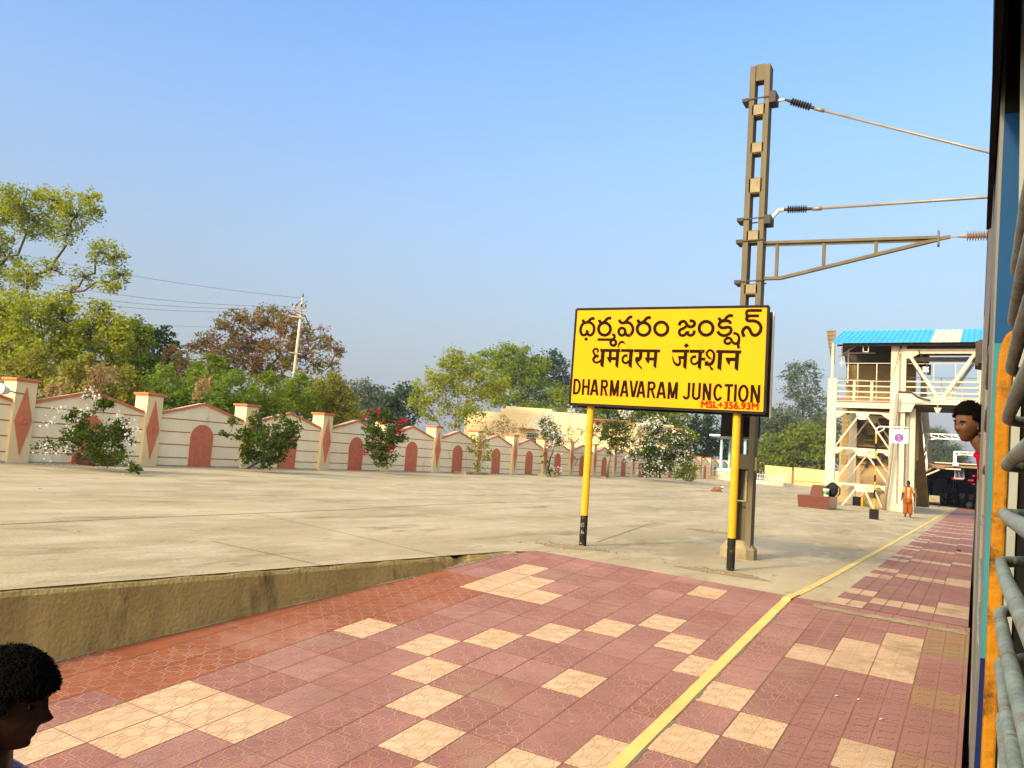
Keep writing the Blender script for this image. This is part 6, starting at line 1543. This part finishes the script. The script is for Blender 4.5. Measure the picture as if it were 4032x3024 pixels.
blob(np.array(D_(.37, -.09, .305)), (.085, .075, .06), n=8, noise=.02).build('white_blaze', 'white', dog, smooth=True)

# ------------------------------------------------------------------ trees, shrubs, flowering bushes
def leaf_quads(C, s, w=.55, upb=.25):
    n = len(C); a = rng.normal(size=(n, 3)); a[:, 2] *= .7; a /= np.linalg.norm(a, axis=1)[:, None]
    b = rng.normal(size=(n, 3)); b -= (b * a).sum(1)[:, None] * a; b /= np.linalg.norm(b, axis=1)[:, None]
    sz = (s * rng.uniform(.65, 1.3, n))[:, None]
    P = np.stack([C - a * sz * .5, C + b * sz * w * .5 + a * sz * .05, C + a * sz * .5, C - b * sz * w * .5 + a * sz * .05], 1)
    return P.reshape(-1, 3)
def quad_object(name, P, mats, parent, idx=None):
    off = np.array(woff(parent)); n = len(P) // 4
    me = bpy.data.meshes.new(name); me.vertices.add(n * 4); me.vertices.foreach_set('co', (P - off).astype(np.float32).ravel())
    me.loops.add(n * 4); me.loops.foreach_set('vertex_index', np.arange(n * 4, dtype=np.int32))
    me.polygons.add(n); me.polygons.foreach_set('loop_start', np.arange(0, n * 4, 4, dtype=np.int32)); me.polygons.foreach_set('loop_total', np.full(n, 4, dtype=np.int32))
    for m in mats: me.materials.append(K[m])
    if idx is not None: me.polygons.foreach_set('material_index', idx.astype(np.int32))
    me.update(); me.validate()
    o = bpy.data.objects.new(name, me); COL.objects.link(o); o.parent = parent; return o
def rdirs(n):
    d = rng.normal(size=(n, 3)); return d / np.linalg.norm(d, axis=1)[:, None]
def plant(name, label, cat, base, blobs, lm, ls, dens=2.0, tr=.12, bark='bark', sub=18, group=None, flowers=None, twigs=True, limbs=True, hollow=.35, clump=.36, fork=.4, wood='trunk', shoots=0, squash=.85, depth=1.0):
    base = np.array(base, float); root = thing(name, label, cat, base, group)
    B3 = []
    for bl_ in blobs:
        u, v, r, d = bl_[:4]; k = bl_[4] if len(bl_) > 4 else 1.0; B3.append((AD(u, v, d), r * d / FPX, k))
    cen = sum(c for c, r, k in B3) / len(B3); fk = base + (cen - base) * fork; fk[:2] = base[:2] + (cen - base)[:2] * fork * .6
    t = MB(); mid = (base + fk) / 2 + rng.normal(size=3) * tr * .6
    t.tube([base - np.array([0, 0, .1]), mid, fk], [tr * 1.15, tr * .9, tr * .75], 8)
    L = []; Fl = []
    if limbs:                          # branching: every clump hangs on its nearest neighbour closer to the fork
        order = sorted(range(len(B3)), key=lambda i: np.linalg.norm(B3[i][0] - fk)); nodes = [fk]; par = {}; kids = [0]
        for i in order:
            c = B3[i][0]; best = min(range(len(nodes)), key=lambda j: np.linalg.norm(nodes[j] - c) + .45 * np.linalg.norm(nodes[j] - fk)); par[len(nodes)] = best; nodes.append(c); kids.append(1)
        for j in range(len(nodes) - 1, 0, -1): kids[par[j]] += kids[j]
        tot = max(1, len(B3))
        for j in range(1, len(nodes)):
            a_, b_ = nodes[par[j]], nodes[j]; ln = np.linalg.norm(b_ - a_); r1 = tr * .72 * (kids[j] / tot) ** .5; r2 = max(r1 * .6, tr * .06)
            m1 = a_ + (b_ - a_) * .35 + rng.normal(size=3) * ln * .08; m2 = a_ + (b_ - a_) * .7 + rng.normal(size=3) * ln * .08; m1[2] -= .05 * ln
            t.tube([a_, m1, m2, b_], [r1, r1 * .9, (r1 + r2) / 2, r2], 6)
    for c, r, k in B3:
        n = max(5, int(sub * k ** .5)); dr = rdirs(n); rr = r * rng.uniform(hollow, 1.0, n) ** .6; sc = c + dr * rr[:, None] * np.array([1, depth, squash])
        if twigs:
            for q in sc[:int(n * .8)]: t.tube([c, c + (q - c) * .5 + rng.normal(size=3) * r * .10, q], [tr * .10, tr * .06, tr * .025], 4, cap=False)
        cnt = int(dens * k * math.pi * r * r / (.275 * ls * ls) / n)
        for q in sc:
            cr = r * clump * rng.uniform(.6, 1.25); m = max(3, int(cnt * rng.uniform(.5, 1.5)))
            P = q + rng.normal(size=(m, 3)) * cr * np.array([.62, .62, .45]); L.append(P)
        if flowers:
            fm, fn, fs, up_ = flowers; nf = int(fn * k); dq = rdirs(nf); dq[:, 2] = np.abs(dq[:, 2]) * up_ + dq[:, 2] * (1 - up_)
            for q in c + dq * r * rng.uniform(.90, 1.22, nf)[:, None]:
                Fl.append(q + rng.normal(size=(int(rng.integers(5, 14)), 3)) * fs * 1.6)
    for _ in range(shoots):
        c, r, k = B3[int(rng.integers(len(B3)))]; d = rdirs(1)[0]; d[2] = abs(d[2]) * .8; p0 = c + d * r * .5; p1 = c + d * r * rng.uniform(1.2, 1.7); p1[2] -= r * .15
        t.tube([p0, (p0 + p1) / 2 + np.array([0, 0, r * .1]), p1], [tr * .2, tr * .14, tr * .06], 4, cap=False)
        for f in np.linspace(.1, 1, 14): L.append(p0 + (p1 - p0) * f + np.array([0, 0, r * .4 * f * (1 - f)]) + rng.normal(size=(5, 3)) * ls * .5)
    t.build(wood, bark, root, smooth=True)
    C = np.concatenate(L); quad_object('crown' if cat == 'tree' else 'foliage', leaf_quads(C, ls), [lm], root)
    if Fl:
        C = np.concatenate(Fl); quad_object('blossom', leaf_quads(C, flowers[2], .9), [flowers[0]], root)
    return root
K['lf_lime'] = leafmat('lime foliage', (0.40, 0.42, 0.028), (0.23, 0.275, 0.02))
K['lf_mid'] = leafmat('mid green foliage', (0.235, 0.285, 0.02), (0.135, 0.19, 0.014))
K['lf_dark'] = leafmat('dark green foliage', (0.042, 0.078, 0.014), (0.024, 0.05, 0.01))
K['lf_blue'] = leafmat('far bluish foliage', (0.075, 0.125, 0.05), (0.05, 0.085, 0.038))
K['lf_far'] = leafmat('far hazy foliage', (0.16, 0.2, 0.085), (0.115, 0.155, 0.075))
K['lf_fresh'] = leafmat('fresh shrub foliage', (0.25, 0.34, 0.04), (0.15, 0.23, 0.025))
K['lf_bush'] = leafmat('deep bush foliage', (0.11, 0.16, 0.012), (0.055, 0.09, 0.008))
K['lf_red'] = leafmat('olive foliage with red pods', (0.27, 0.245, 0.04), (0.17, 0.175, 0.028), (0.36, 0.14, 0.08), .20)
K['lf_dry'] = leafmat('dry straw leaves', (0.42, 0.30, 0.12), (0.28, 0.19, 0.075))
K['lf_olive'] = leafmat('olive yellow foliage', (0.33, 0.31, 0.04), (0.21, 0.215, 0.03))
K['lf_green2'] = leafmat('clear green foliage', (0.27, 0.33, 0.022), (0.155, 0.225, 0.016))
GB = 'trees beyond the boundary wall'
def gz(p): return (p[0], p[1], .3)
def at(u, d): p = AD(u, 1700, d); return (p[0], p[1], .3)
plant('tall_tree', 'tallest tree, open crowned lime green with bare limbs showing against the sky', 'tree', at(105, 44), [(90, 800, 85, 43), (210, 790, 75, 44), (300, 850, 70, 43), (350, 780, 45, 44), (20, 830, 70, 44), (380, 830, 30, 43), (150, 880, 80, 44), (260, 930, 60, 43, .5), (400, 990, 62, 43, .6), (460, 1010, 45, 43, .7), (480, 1080, 40, 43, .8), (430, 1115, 55, 43, .7), (330, 1090, 55, 44, .35), (30, 1010, 60, 44, .6), (110, 1080, 70, 43, .9), (200, 1060, 50, 43, .5), (-30, 930, 80, 44), (280, 1150, 50, 43, .4), (-60, 1080, 90, 44)],
      'lf_lime', .17, dens=3.0, tr=.24, sub=34, group=GB, fork=.52, hollow=.3)
plant('leafy_tree', 'broad dense yellow green tree under the tall open crowned one', 'tree', at(200, 40), [(40, 1220, 95, 40), (150, 1240, 95, 39), (260, 1270, 90, 40), (350, 1310, 80, 40), (430, 1290, 70, 40), (395, 1215, 45, 40), (470, 1340, 60, 40), (60, 1340, 100, 39), (180, 1380, 100, 39), (300, 1400, 90, 40), (440, 1420, 70, 41), (-40, 1280, 110, 40), (20, 1440, 90, 40), (120, 1470, 80, 40), (330, 1470, 80, 41), (230, 1190, 50, 40)],
      'lf_lime', .18, dens=3.8, tr=.28, sub=26, group=GB)
plant('green_tree', 'rounded bright green tree between the leafy tree and the dark one', 'tree', at(540, 44), [(500, 1310, 60, 44), (540, 1290, 45, 44), (555, 1350, 50, 44), (500, 1380, 70, 44), (470, 1440, 70, 44), (575, 1310, 25, 44), (420, 1360, 70, 45)], 'lf_green2', .18, dens=4, tr=.2, sub=24, group=GB)
plant('dark_tree', 'dark bluish round tree between the bright green tree and the reddish tree', 'tree', at(620, 62), [(590, 1330, 55, 62), (640, 1330, 50, 62), (670, 1380, 50, 62), (610, 1400, 70, 62), (560, 1450, 70, 62), (660, 1450, 70, 62), (500, 1420, 80, 63), (720, 1480, 60, 62)], 'lf_dark', .26, dens=3.2, tr=.25, sub=24, group=GB)
plant('reddish_tree', 'spreading tree with red brown seed pods beside the electricity pole', 'tree', at(1010, 50), [(940, 1240, 40, 50, .8), (910, 1290, 65, 50), (990, 1270, 55, 50), (1060, 1250, 60, 50), (1130, 1270, 65, 50), (1190, 1310, 55, 50), (1260, 1330, 50, 50, .8), (1310, 1370, 45, 50, .7), (1340, 1390, 25, 50, .6), (1300, 1440, 45, 50, .6), (820, 1350, 60, 50, .8), (760, 1360, 45, 50, .5), (880, 1380, 85, 50), (990, 1370, 90, 50), (1100, 1380, 90, 50), (1200, 1410, 80, 50), (900, 1460, 80, 50), (1040, 1470, 90, 50), (720, 1420, 50, 51, .6)],
      'lf_red', .19, dens=2.3, tr=.2, sub=34, group=GB, clump=.30)
plant('brown_tree', 'small brownish drying tree in front of the dark round tree', 'tree', at(700, 46), [(670, 1390, 40, 46, .7), (720, 1430, 50, 46, .7), (650, 1450, 45, 46, .7), (760, 1470, 50, 46, .7), (690, 1500, 60, 46, .7)], 'lf_red', .19, dens=2.0, tr=.12, sub=20, group=GB)
GS = 'shrubs growing behind the boundary wall'
sh = [(130, 1440, 75, 32, 'lf_olive', 'olive shrub rising behind the pillar with the loudspeaker'), (310, 1480, 80, 31, 'lf_olive', 'dull green shrub behind the first gabled bay'), (480, 1510, 75, 32, 'lf_olive', 'straggly shrub hung with dry leaves behind the first bay end'),
      (620, 1520, 80, 33, 'lf_fresh', 'fresh green shrub between the second pillar and the second gable tip'), (760, 1530, 85, 34, 'lf_fresh', 'fresh green shrub between the second gable tip and the third pillar'), (900, 1540, 85, 36, 'lf_fresh', 'leafy shrub above the third pillar'), (1040, 1550, 80, 38, 'lf_green2', 'leafy shrub above the third gabled bay'),
      (1170, 1540, 75, 40, 'lf_green2', 'shrub crowding the electricity pole foot'), (1290, 1540, 75, 42, 'lf_olive', 'brownish green shrub behind the wall between the electricity pole and crimson bush'), (1330, 1590, 70, 42, 'lf_olive', 'low olive shrub just behind the wall beside the crimson bush'), (560, 1450, 60, 35, 'lf_bush', 'dark shrub under the dark round tree'), (830, 1450, 60, 37, 'lf_mid', 'green shrub under the reddish tree')]
for u, v, r, d, lm, lab in sh:
    plant('wild_shrub', lab, 'shrub', at(u, d), [(u, v, r, d), (u - r * .6, v + 45, r * .8, d), (u + r * .6, v + 50, r * .8, d), (u, v + 90, r, d), (u + r * .3, v - r * .7, r * .4, d)], lm, .135, dens=3.2, tr=.05, sub=26, group=GS, wood='stems', shoots=6)
for u, v, lab, pts in ((860, 1470, 'dry straw coloured branch leaning over the first gabled bay', [(360, 1535), (370, 1470), (420, 1445)]), (350, 1510, 'lower dry straw coloured branch beside the taller one', [(365, 1515), (400, 1500), (452, 1478)]), (800, 1530, 'dry straw coloured sprig above the second bay', [(770, 1570), (800, 1520), (815, 1500)]), (180, 1560, 'dry straw coloured twigs lying low along the first gable beside the loudspeaker pillar', [(180, 1545), (220, 1530), (265, 1520)])):
    d = 25.5 if u < 900 else 30; P = [AD(x, y, d) for x, y in pts]
    r_ = thing('dry_branch', lab, 'branch', P[0], 'dry branches hanging over the wall'); t = MB(); t.tube(P, [.03, .02, .01], 5); t.build('stem', 'bark_pale', r_)
    C = np.concatenate([P[i] + (P[i + 1] - P[i]) * f + rng.normal(size=(7, 3)) * .11 for i in range(2) for f in np.linspace(0, 1, 14)]); quad_object('leaves', leaf_quads(C, .14), ['lf_dry'], r_)
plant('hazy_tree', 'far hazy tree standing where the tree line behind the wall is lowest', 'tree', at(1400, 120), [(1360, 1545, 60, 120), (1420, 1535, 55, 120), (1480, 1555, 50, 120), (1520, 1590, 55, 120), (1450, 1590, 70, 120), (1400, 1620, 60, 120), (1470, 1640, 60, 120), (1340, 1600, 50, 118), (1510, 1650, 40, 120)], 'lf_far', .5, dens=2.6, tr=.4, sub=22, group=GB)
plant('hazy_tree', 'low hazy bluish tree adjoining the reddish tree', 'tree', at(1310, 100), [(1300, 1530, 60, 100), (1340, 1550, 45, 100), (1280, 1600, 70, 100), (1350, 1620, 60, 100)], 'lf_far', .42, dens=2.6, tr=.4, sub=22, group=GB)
plant('dark_tree', 'small dark green tree behind the crimson bush', 'tree', at(1560, 80), [(1545, 1555, 50, 80), (1590, 1540, 45, 80), (1630, 1570, 50, 80), (1510, 1600, 45, 80), (1540, 1620, 55, 80), (1600, 1630, 60, 80), (1570, 1670, 60, 80)], 'lf_blue', .36, dens=2.8, tr=.25, sub=22, group=GB)
plant('light_tree', 'light green tree with pale branches at the end of the yellow building', 'tree', at(1790, 78), [(1680, 1520, 60, 78), (1650, 1570, 50, 78, .7), (1730, 1470, 60, 78), (1790, 1400, 40, 78), (1790, 1450, 60, 78), (1860, 1440, 55, 78), (1850, 1500, 80, 78), (1930, 1490, 65, 78), (1940, 1550, 60, 78), (1760, 1540, 70, 78, .7), (1860, 1580, 70, 78, .7), (1700, 1620, 70, 78, .6), (1800, 1640, 70, 78, .6)], 'lf_lime', .27, dens=2.5, tr=.22, bark='bark_pale', sub=24, group=GB, fork=.35)
plant('green_tree', 'tall mid green tree directly behind the yellow building', 'tree', at(2080, 104), [(1930, 1420, 50, 103), (1990, 1400, 55, 102), (2050, 1410, 60, 102), (2110, 1440, 50, 102), (2000, 1470, 70, 102), (2080, 1500, 75, 102), (1980, 1550, 70, 102), (2060, 1580, 80, 102), (2150, 1560, 70, 102)], 'lf_green2', .30, dens=3.6, tr=.3, sub=26, group=GB)
plant('blue_green_tree', 'darker bluish round tree partly hidden by the name board', 'tree', at(2170, 124), [(2120, 1430, 40, 124), (2170, 1410, 50, 124), (2205, 1440, 40, 124), (2200, 1490, 55, 124), (2140, 1480, 60, 124), (2230, 1540, 50, 124)], 'lf_blue', .46, dens=2.8, tr=.4, sub=22, group=GB)
for u, v, r, d, lab in ((2260, 1610, 75, 90, 'green tree behind the roofline at the name board post on the building side'), (2390, 1650, 80, 92, 'green tree below the middle of the name board'), (2510, 1660, 80, 94, 'green tree above the white flowering bush'), (2620, 1670, 75, 96, 'green tree beside the bare one below the name board')):
    plant('green_tree', lab, 'tree', at(u, d), [(u, v, r, d), (u - 60, v + 40, r * .8, d), (u + 60, v + 40, r * .8, d), (u, v + 90, r, d), (u - 30, v - 50, r * .7, d), (u + 40, v - 60, r * .7, d)], 'lf_mid', .36, dens=2.8, tr=.3, sub=22, group=GB)
plant('bare_tree', 'nearly bare grey brown tree under the name board next to the mast', 'tree', at(2700, 128), [(2690, 1640, 60, 128, .12), (2750, 1650, 60, 128, .12), (2720, 1590, 60, 128, .12), (2660, 1600, 50, 128, .15), (2790, 1620, 50, 128, .1)], 'lf_olive', .4, dens=1.2, tr=.4, sub=26, group=GB, bark='bark_pale')
plant('dark_tree', 'dark green tree beside the pale blue shrine', 'tree', at(2770, 112), [(2700, 1700, 65, 112), (2770, 1680, 65, 112), (2640, 1740, 65, 112), (2580, 1760, 60, 112), (2810, 1720, 60, 112), (2760, 1770, 70, 112), (2830, 1770, 60, 112), (2690, 1780, 60, 112)], 'lf_dark', .42, dens=3, tr=.35, sub=24, group=GB)
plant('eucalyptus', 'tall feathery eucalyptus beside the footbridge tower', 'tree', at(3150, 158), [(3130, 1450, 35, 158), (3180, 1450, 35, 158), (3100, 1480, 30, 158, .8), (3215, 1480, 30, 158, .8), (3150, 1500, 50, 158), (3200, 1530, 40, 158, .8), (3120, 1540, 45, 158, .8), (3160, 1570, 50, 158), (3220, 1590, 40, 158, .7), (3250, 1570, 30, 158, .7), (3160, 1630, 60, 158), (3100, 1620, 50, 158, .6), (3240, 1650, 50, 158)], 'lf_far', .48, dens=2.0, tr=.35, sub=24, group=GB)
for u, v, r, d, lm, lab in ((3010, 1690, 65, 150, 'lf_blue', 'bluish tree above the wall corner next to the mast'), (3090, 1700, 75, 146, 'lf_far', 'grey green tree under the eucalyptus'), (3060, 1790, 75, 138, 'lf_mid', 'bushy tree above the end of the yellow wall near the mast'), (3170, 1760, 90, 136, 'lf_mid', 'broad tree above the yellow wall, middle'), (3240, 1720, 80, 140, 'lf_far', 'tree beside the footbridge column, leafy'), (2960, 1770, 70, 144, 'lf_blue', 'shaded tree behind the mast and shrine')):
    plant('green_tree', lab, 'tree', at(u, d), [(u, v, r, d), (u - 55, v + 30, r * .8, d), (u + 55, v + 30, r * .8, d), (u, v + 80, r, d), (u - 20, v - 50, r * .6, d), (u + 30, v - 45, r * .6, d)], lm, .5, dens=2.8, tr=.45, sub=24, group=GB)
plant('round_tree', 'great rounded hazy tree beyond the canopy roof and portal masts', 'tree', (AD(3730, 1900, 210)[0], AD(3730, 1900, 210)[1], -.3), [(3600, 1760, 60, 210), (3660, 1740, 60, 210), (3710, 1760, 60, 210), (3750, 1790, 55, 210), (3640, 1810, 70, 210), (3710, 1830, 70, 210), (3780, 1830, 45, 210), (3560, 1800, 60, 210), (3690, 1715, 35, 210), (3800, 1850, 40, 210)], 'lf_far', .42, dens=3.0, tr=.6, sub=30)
# flowering bushes on the yard side of the wall
def wb(u, v): q = G(u, v); return (q[0], q[1], zup(q[0], q[1]))
FB = 'flowering bushes along the yard side of the wall'
BW = plant('bougainvillea', 'sprawling bougainvillea with white blossom at the red planter box', 'bush', W(16.3, .3, .6), [(360, 1720, 75, 23), (300, 1700, 50, 23, .9), (430, 1690, 55, 23), (250, 1745, 40, 23, .8), (190, 1750, 32, 23, .6), (140, 1760, 22, 23, .5), (410, 1770, 70, 22.8), (480, 1730, 45, 23, .8), (350, 1640, 35, 23, .6), (390, 1600, 30, 23, .6), (350, 1560, 20, 23, .5), (420, 1590, 14, 23, .8), (300, 1620, 20, 23, .5), (460, 1800, 40, 22.5, .9), (510, 1835, 26, 22, .8), (545, 1850, 18, 21.8, .7), (300, 1775, 40, 23, .7), (280, 1660, 30, 23, .5), (490, 1660, 25, 23, .5)],
      'lf_bush', .095, dens=2.8, tr=.05, sub=16, group=FB, flowers=('petal_w', 1.4, .055, .2), wood='stems', bark='bark', fork=.25, shoots=14)
fl = BW
C = np.concatenate([AD(u + rng.normal() * 6, v + rng.normal() * 6, 22.8) + rng.normal(size=(15, 3)) * .08 for u, v in ((205, 1655), (195, 1668), (275, 1690), (505, 1665), (525, 1690), (540, 1700), (500, 1720), (510, 1735), (470, 1635), (465, 1650), (170, 1765), (200, 1775), (235, 1770), (260, 1755), (285, 1765), (250, 1610), (245, 1615), (430, 1770), (440, 1765), (340, 1605), (355, 1540), (290, 1670), (370, 1560), (190, 1785), (275, 1780))])
quad_object('blossom', leaf_quads(C, .07, .9), ['petal_w'], fl)
plant('green_bush', 'dark green leafy bush hiding the third wall pillar', 'bush', wb(1060, 1838), [(1060, 1720, 60, 29), (1010, 1690, 50, 29), (1120, 1700, 50, 29), (1150, 1680, 35, 29, .8), (1000, 1760, 55, 29), (1080, 1780, 50, 29), (960, 1720, 35, 29), (1130, 1745, 35, 29, .8), (920, 1660, 22, 29, .7), (880, 1705, 16, 29, .8), (1010, 1640, 30, 29, .6), (1100, 1640, 28, 29, .6), (1040, 1810, 40, 29), (985, 1800, 35, 29), (1160, 1720, 20, 29, .8), (895, 1712, 12, 29, .8)],
      'lf_bush', .11, dens=3.3, tr=.06, sub=18, group=FB, wood='stems', shoots=10, flowers=('petal_r', .08, .05, .6))
BR = plant('bougainvillea', 'tall bougainvillea with crimson blossom in front of a wall pillar', 'bush', wb(1500, 1852), [(1490, 1680, 45, 36), (1510, 1640, 35, 36, .8), (1470, 1700, 40, 36), (1530, 1720, 50, 36), (1490, 1770, 45, 36), (1500, 1820, 35, 36), (1460, 1760, 30, 36, .8), (1560, 1700, 35, 36, .8), (1590, 1730, 22, 36, .6), (1530, 1780, 35, 36, .8), (1545, 1660, 25, 36, .6), (1470, 1640, 22, 36, .6)],
      'lf_bush', .13, dens=2.8, tr=.06, sub=16, group=FB, wood='stems', flowers=('petal_r', .5, .08, .3), shoots=8)
fl = BR
C = np.concatenate([AD(u + rng.normal() * 4, v + rng.normal() * 4, 35.6) + rng.normal(size=(11, 3)) * .07 for u, v in ((1480, 1614), (1485, 1620), (1440, 1635), (1590, 1655), (1595, 1660), (1580, 1650), (1485, 1727), (1575, 1705), (1540, 1755), (1545, 1760), (1440, 1785), (1445, 1787), (1590, 1690), (1565, 1690), (1510, 1660))])
quad_object('blossom', leaf_quads(C, .10, .9), ['petal_r'], fl)
plant('thin_shrub', 'thin sparse shrub standing before a pillar and arch', 'bush', wb(1878, 1865), [(1880, 1720, 30, 45, .5), (1895, 1770, 40, 45, .5), (1920, 1790, 35, 45, .6), (1860, 1760, 30, 45, .5), (1890, 1830, 30, 45, .5), (1940, 1800, 20, 45, .6), (1910, 1700, 20, 45, .4)], 'lf_olive', .15, dens=2.0, tr=.05, sub=14, group=FB, wood='stems', bark='bark_pale')
plant('white_bush', 'white blossoming bush rising above the wall before the building window', 'bush', (AD(2165, 1870, 55)[0], AD(2165, 1870, 55)[1], .5), [(2140, 1670, 30, 54), (2165, 1690, 35, 54), (2185, 1720, 30, 54), (2150, 1650, 20, 54), (2195, 1740, 25, 54), (2155, 1720, 25, 54)], 'lf_bush', .16, dens=1.8, tr=.06, sub=14, group='bushes behind the wall', flowers=('petal_w', 15, .14, .2), wood='stems')
plant('small_shrub', 'small dark shrub at the wall foot between two arches', 'bush', wb(2152, 1872), [(2150, 1820, 16, 49, .8), (2160, 1845, 18, 49, .8), (2140, 1790, 14, 49, .7), (2165, 1860, 12, 49)], 'lf_bush', .14, dens=1.8, tr=.04, sub=8, group=FB, wood='stems')
plant('potted_flowers', 'little pinkish white flowers in a low kerb box by the wall', 'bush', wb(2195, 1873), [(2190, 1858, 14, 50, .6), (2205, 1862, 10, 50, .6)], 'lf_olive', .12, dens=1.5, tr=.03, sub=8, group=FB, wood='stems', flowers=('petal_w', 5, .09, .8))
for u0, u1, v, lab in ((1836, 1925, 1868, 'low mossy kerb box under the thin sparse shrub'), (2155, 2205, 1878, 'low dark kerb box with the little flowers'), (2370, 2408, 1884, 'low kerb box round the crooked tree trunk')):
    a, b = G(u0, v), G(u1, v + 3); t = MB(); dy = (b - a)[:2]; t.obox((a + b)[:2] / 2 + np.array([-.4, 0]), dy, np.linalg.norm(dy), .8, zup(a[0], a[1]) - .05, zup(a[0], a[1]) + .14); tag(t.build('kerb_box', 'conc_old', bevel=.02), lab, 'kerb', 'kerb boxes at the wall foot')
plant('crooked_tree', 'small crooked bougainvillea tree with a pale bent trunk and dark leaves', 'tree', wb(2388, 1880), [(2370, 1680, 35, 57), (2410, 1700, 45, 57), (2450, 1710, 40, 57), (2440, 1680, 30, 57), (2480, 1690, 25, 57, .8), (2340, 1700, 25, 57, .8), (2390, 1730, 40, 57), (2440, 1750, 40, 57), (2470, 1740, 30, 57), (2420, 1665, 25, 57, .7), (2500, 1670, 18, 57, .7), (2410, 1770, 25, 57, .7)], 'lf_bush', .17, dens=2.0, tr=.13, sub=14, group=FB, bark='bark_pale', fork=.55, flowers=('petal_w', .6, .12, .5))
BL = plant('bougainvillea', 'large mounded bush covered in white blossom below the name board', 'bush', wb(2600, 1882), [(2540, 1720, 45, 63), (2590, 1710, 50, 63), (2640, 1730, 50, 63), (2560, 1770, 50, 63), (2620, 1780, 55, 63), (2670, 1770, 45, 63), (2690, 1800, 35, 63, .8), (2520, 1780, 40, 63, .8), (2570, 1820, 45, 63), (2620, 1830, 45, 63), (2550, 1850, 30, 63), (2500, 1800, 25, 63, .7), (2560, 1690, 30, 63, .7)], 'lf_bush', .17, dens=3.6, tr=.08, sub=16, group=FB, wood='stems', flowers=('petal_w', 22, .14, .35), shoots=8)
fl = BL
C = np.concatenate([AD(u + rng.normal() * 6, v + rng.normal() * 4, 62) + rng.normal(size=(22, 3)) * .16 for u, v in ((2240, 1614), (2255, 1618), (2450, 1630), (2465, 1632), (2475, 1628), (2470, 1640), (2540, 1662), (2580, 1675), (2460, 1606), (2595, 1660), (2250, 1624))]); quad_object('blossom', leaf_quads(C, .15, .9), ['petal_w'], fl)
t = MB()
for p in ([(2445, 1760), (2460, 1690), (2455, 1632)], [(2560, 1740), (2520, 1670), (2500, 1640)], [(2240, 1780), (2235, 1690), (2248, 1618)]): t.tube([AD(*q, 62.3) for q in p], [.04, .03, .02], 5)
t.build('stems', 'bark_pale', fl)
plant('green_bush', 'small rounded green bush adjoining the large mounded white bush', 'bush', wb(2690, 1890), [(2690, 1830, 35, 70), (2720, 1840, 30, 70), (2670, 1860, 30, 70), (2705, 1870, 35, 70), (2725, 1810, 20, 70, .8)], 'lf_mid', .2, dens=2.4, tr=.06, sub=14, group=FB, wood='stems')
plant('dry_bush', 'dry brown twiggy bush behind the wall at the end of the building', 'bush', (AD(1960, 1850, 58)[0], AD(1960, 1850, 58)[1], .5), [(1960, 1690, 40, 56, .6), (2000, 1680, 40, 56, .6), (1920, 1710, 35, 56, .6), (2040, 1700, 35, 56, .5), (1990, 1650, 30, 56, .4), (1890, 1680, 30, 56, .4)], 'lf_dry', .17, dens=1.5, tr=.05, sub=18, group='bushes behind the wall', wood='stems', bark='bark_pale')
plant('dry_bush', 'thin dry bush against the bright building wall', 'bush', (AD(2250, 1850, 60)[0], AD(2250, 1850, 60)[1], .5), [(2230, 1700, 30, 58, .4), (2270, 1710, 35, 58, .4), (2310, 1710, 30, 58, .5), (2250, 1740, 30, 58, .4), (2520, 1700, 35, 60, .5), (2500, 1720, 30, 60, .5)], 'lf_dry', .17, dens=1.3, tr=.05, sub=16, group='bushes behind the wall', wood='stems', bark='bark_pale')
plant('garden_shrub', 'small shrub with white flowers inside the garden railing', 'bush', (AD(2985, 1900, 92)[0], AD(2985, 1900, 92)[1], 1.0), [(2985, 1870, 20, 90), (2970, 1885, 18, 90), (3000, 1880, 18, 90), (2990, 1855, 12, 90, .8)], 'lf_bush', .24, dens=2.2, tr=.05, sub=10, wood='stems', flowers=('petal_w', 1.2, .18, .6))

# HAZE: warm dusty air over the whole yard
hz = MB(); hz.box((-420, -70, -2.4), (70, 440, 45))
o = hz.build('haze', 'black'); o['kind'] = 'stuff'; o['label'] = 'thin pale dusty haze filling the air over the yard'
m = bpy.data.materials.new('dusty air'); m.use_nodes = True; m.node_tree.nodes.clear()
pv = m.node_tree.nodes.new('ShaderNodeVolumePrincipled'); pv.inputs['Color'].default_value = (0.80, 0.86, 1.0, 1); pv.inputs['Density'].default_value = 0.00035; pv.inputs['Anisotropy'].default_value = 0.3
mo = m.node_tree.nodes.new('ShaderNodeOutputMaterial'); m.node_tree.links.new(pv.outputs[0], mo.inputs['Volume'])
o.data.materials.clear(); o.data.materials.append(m)
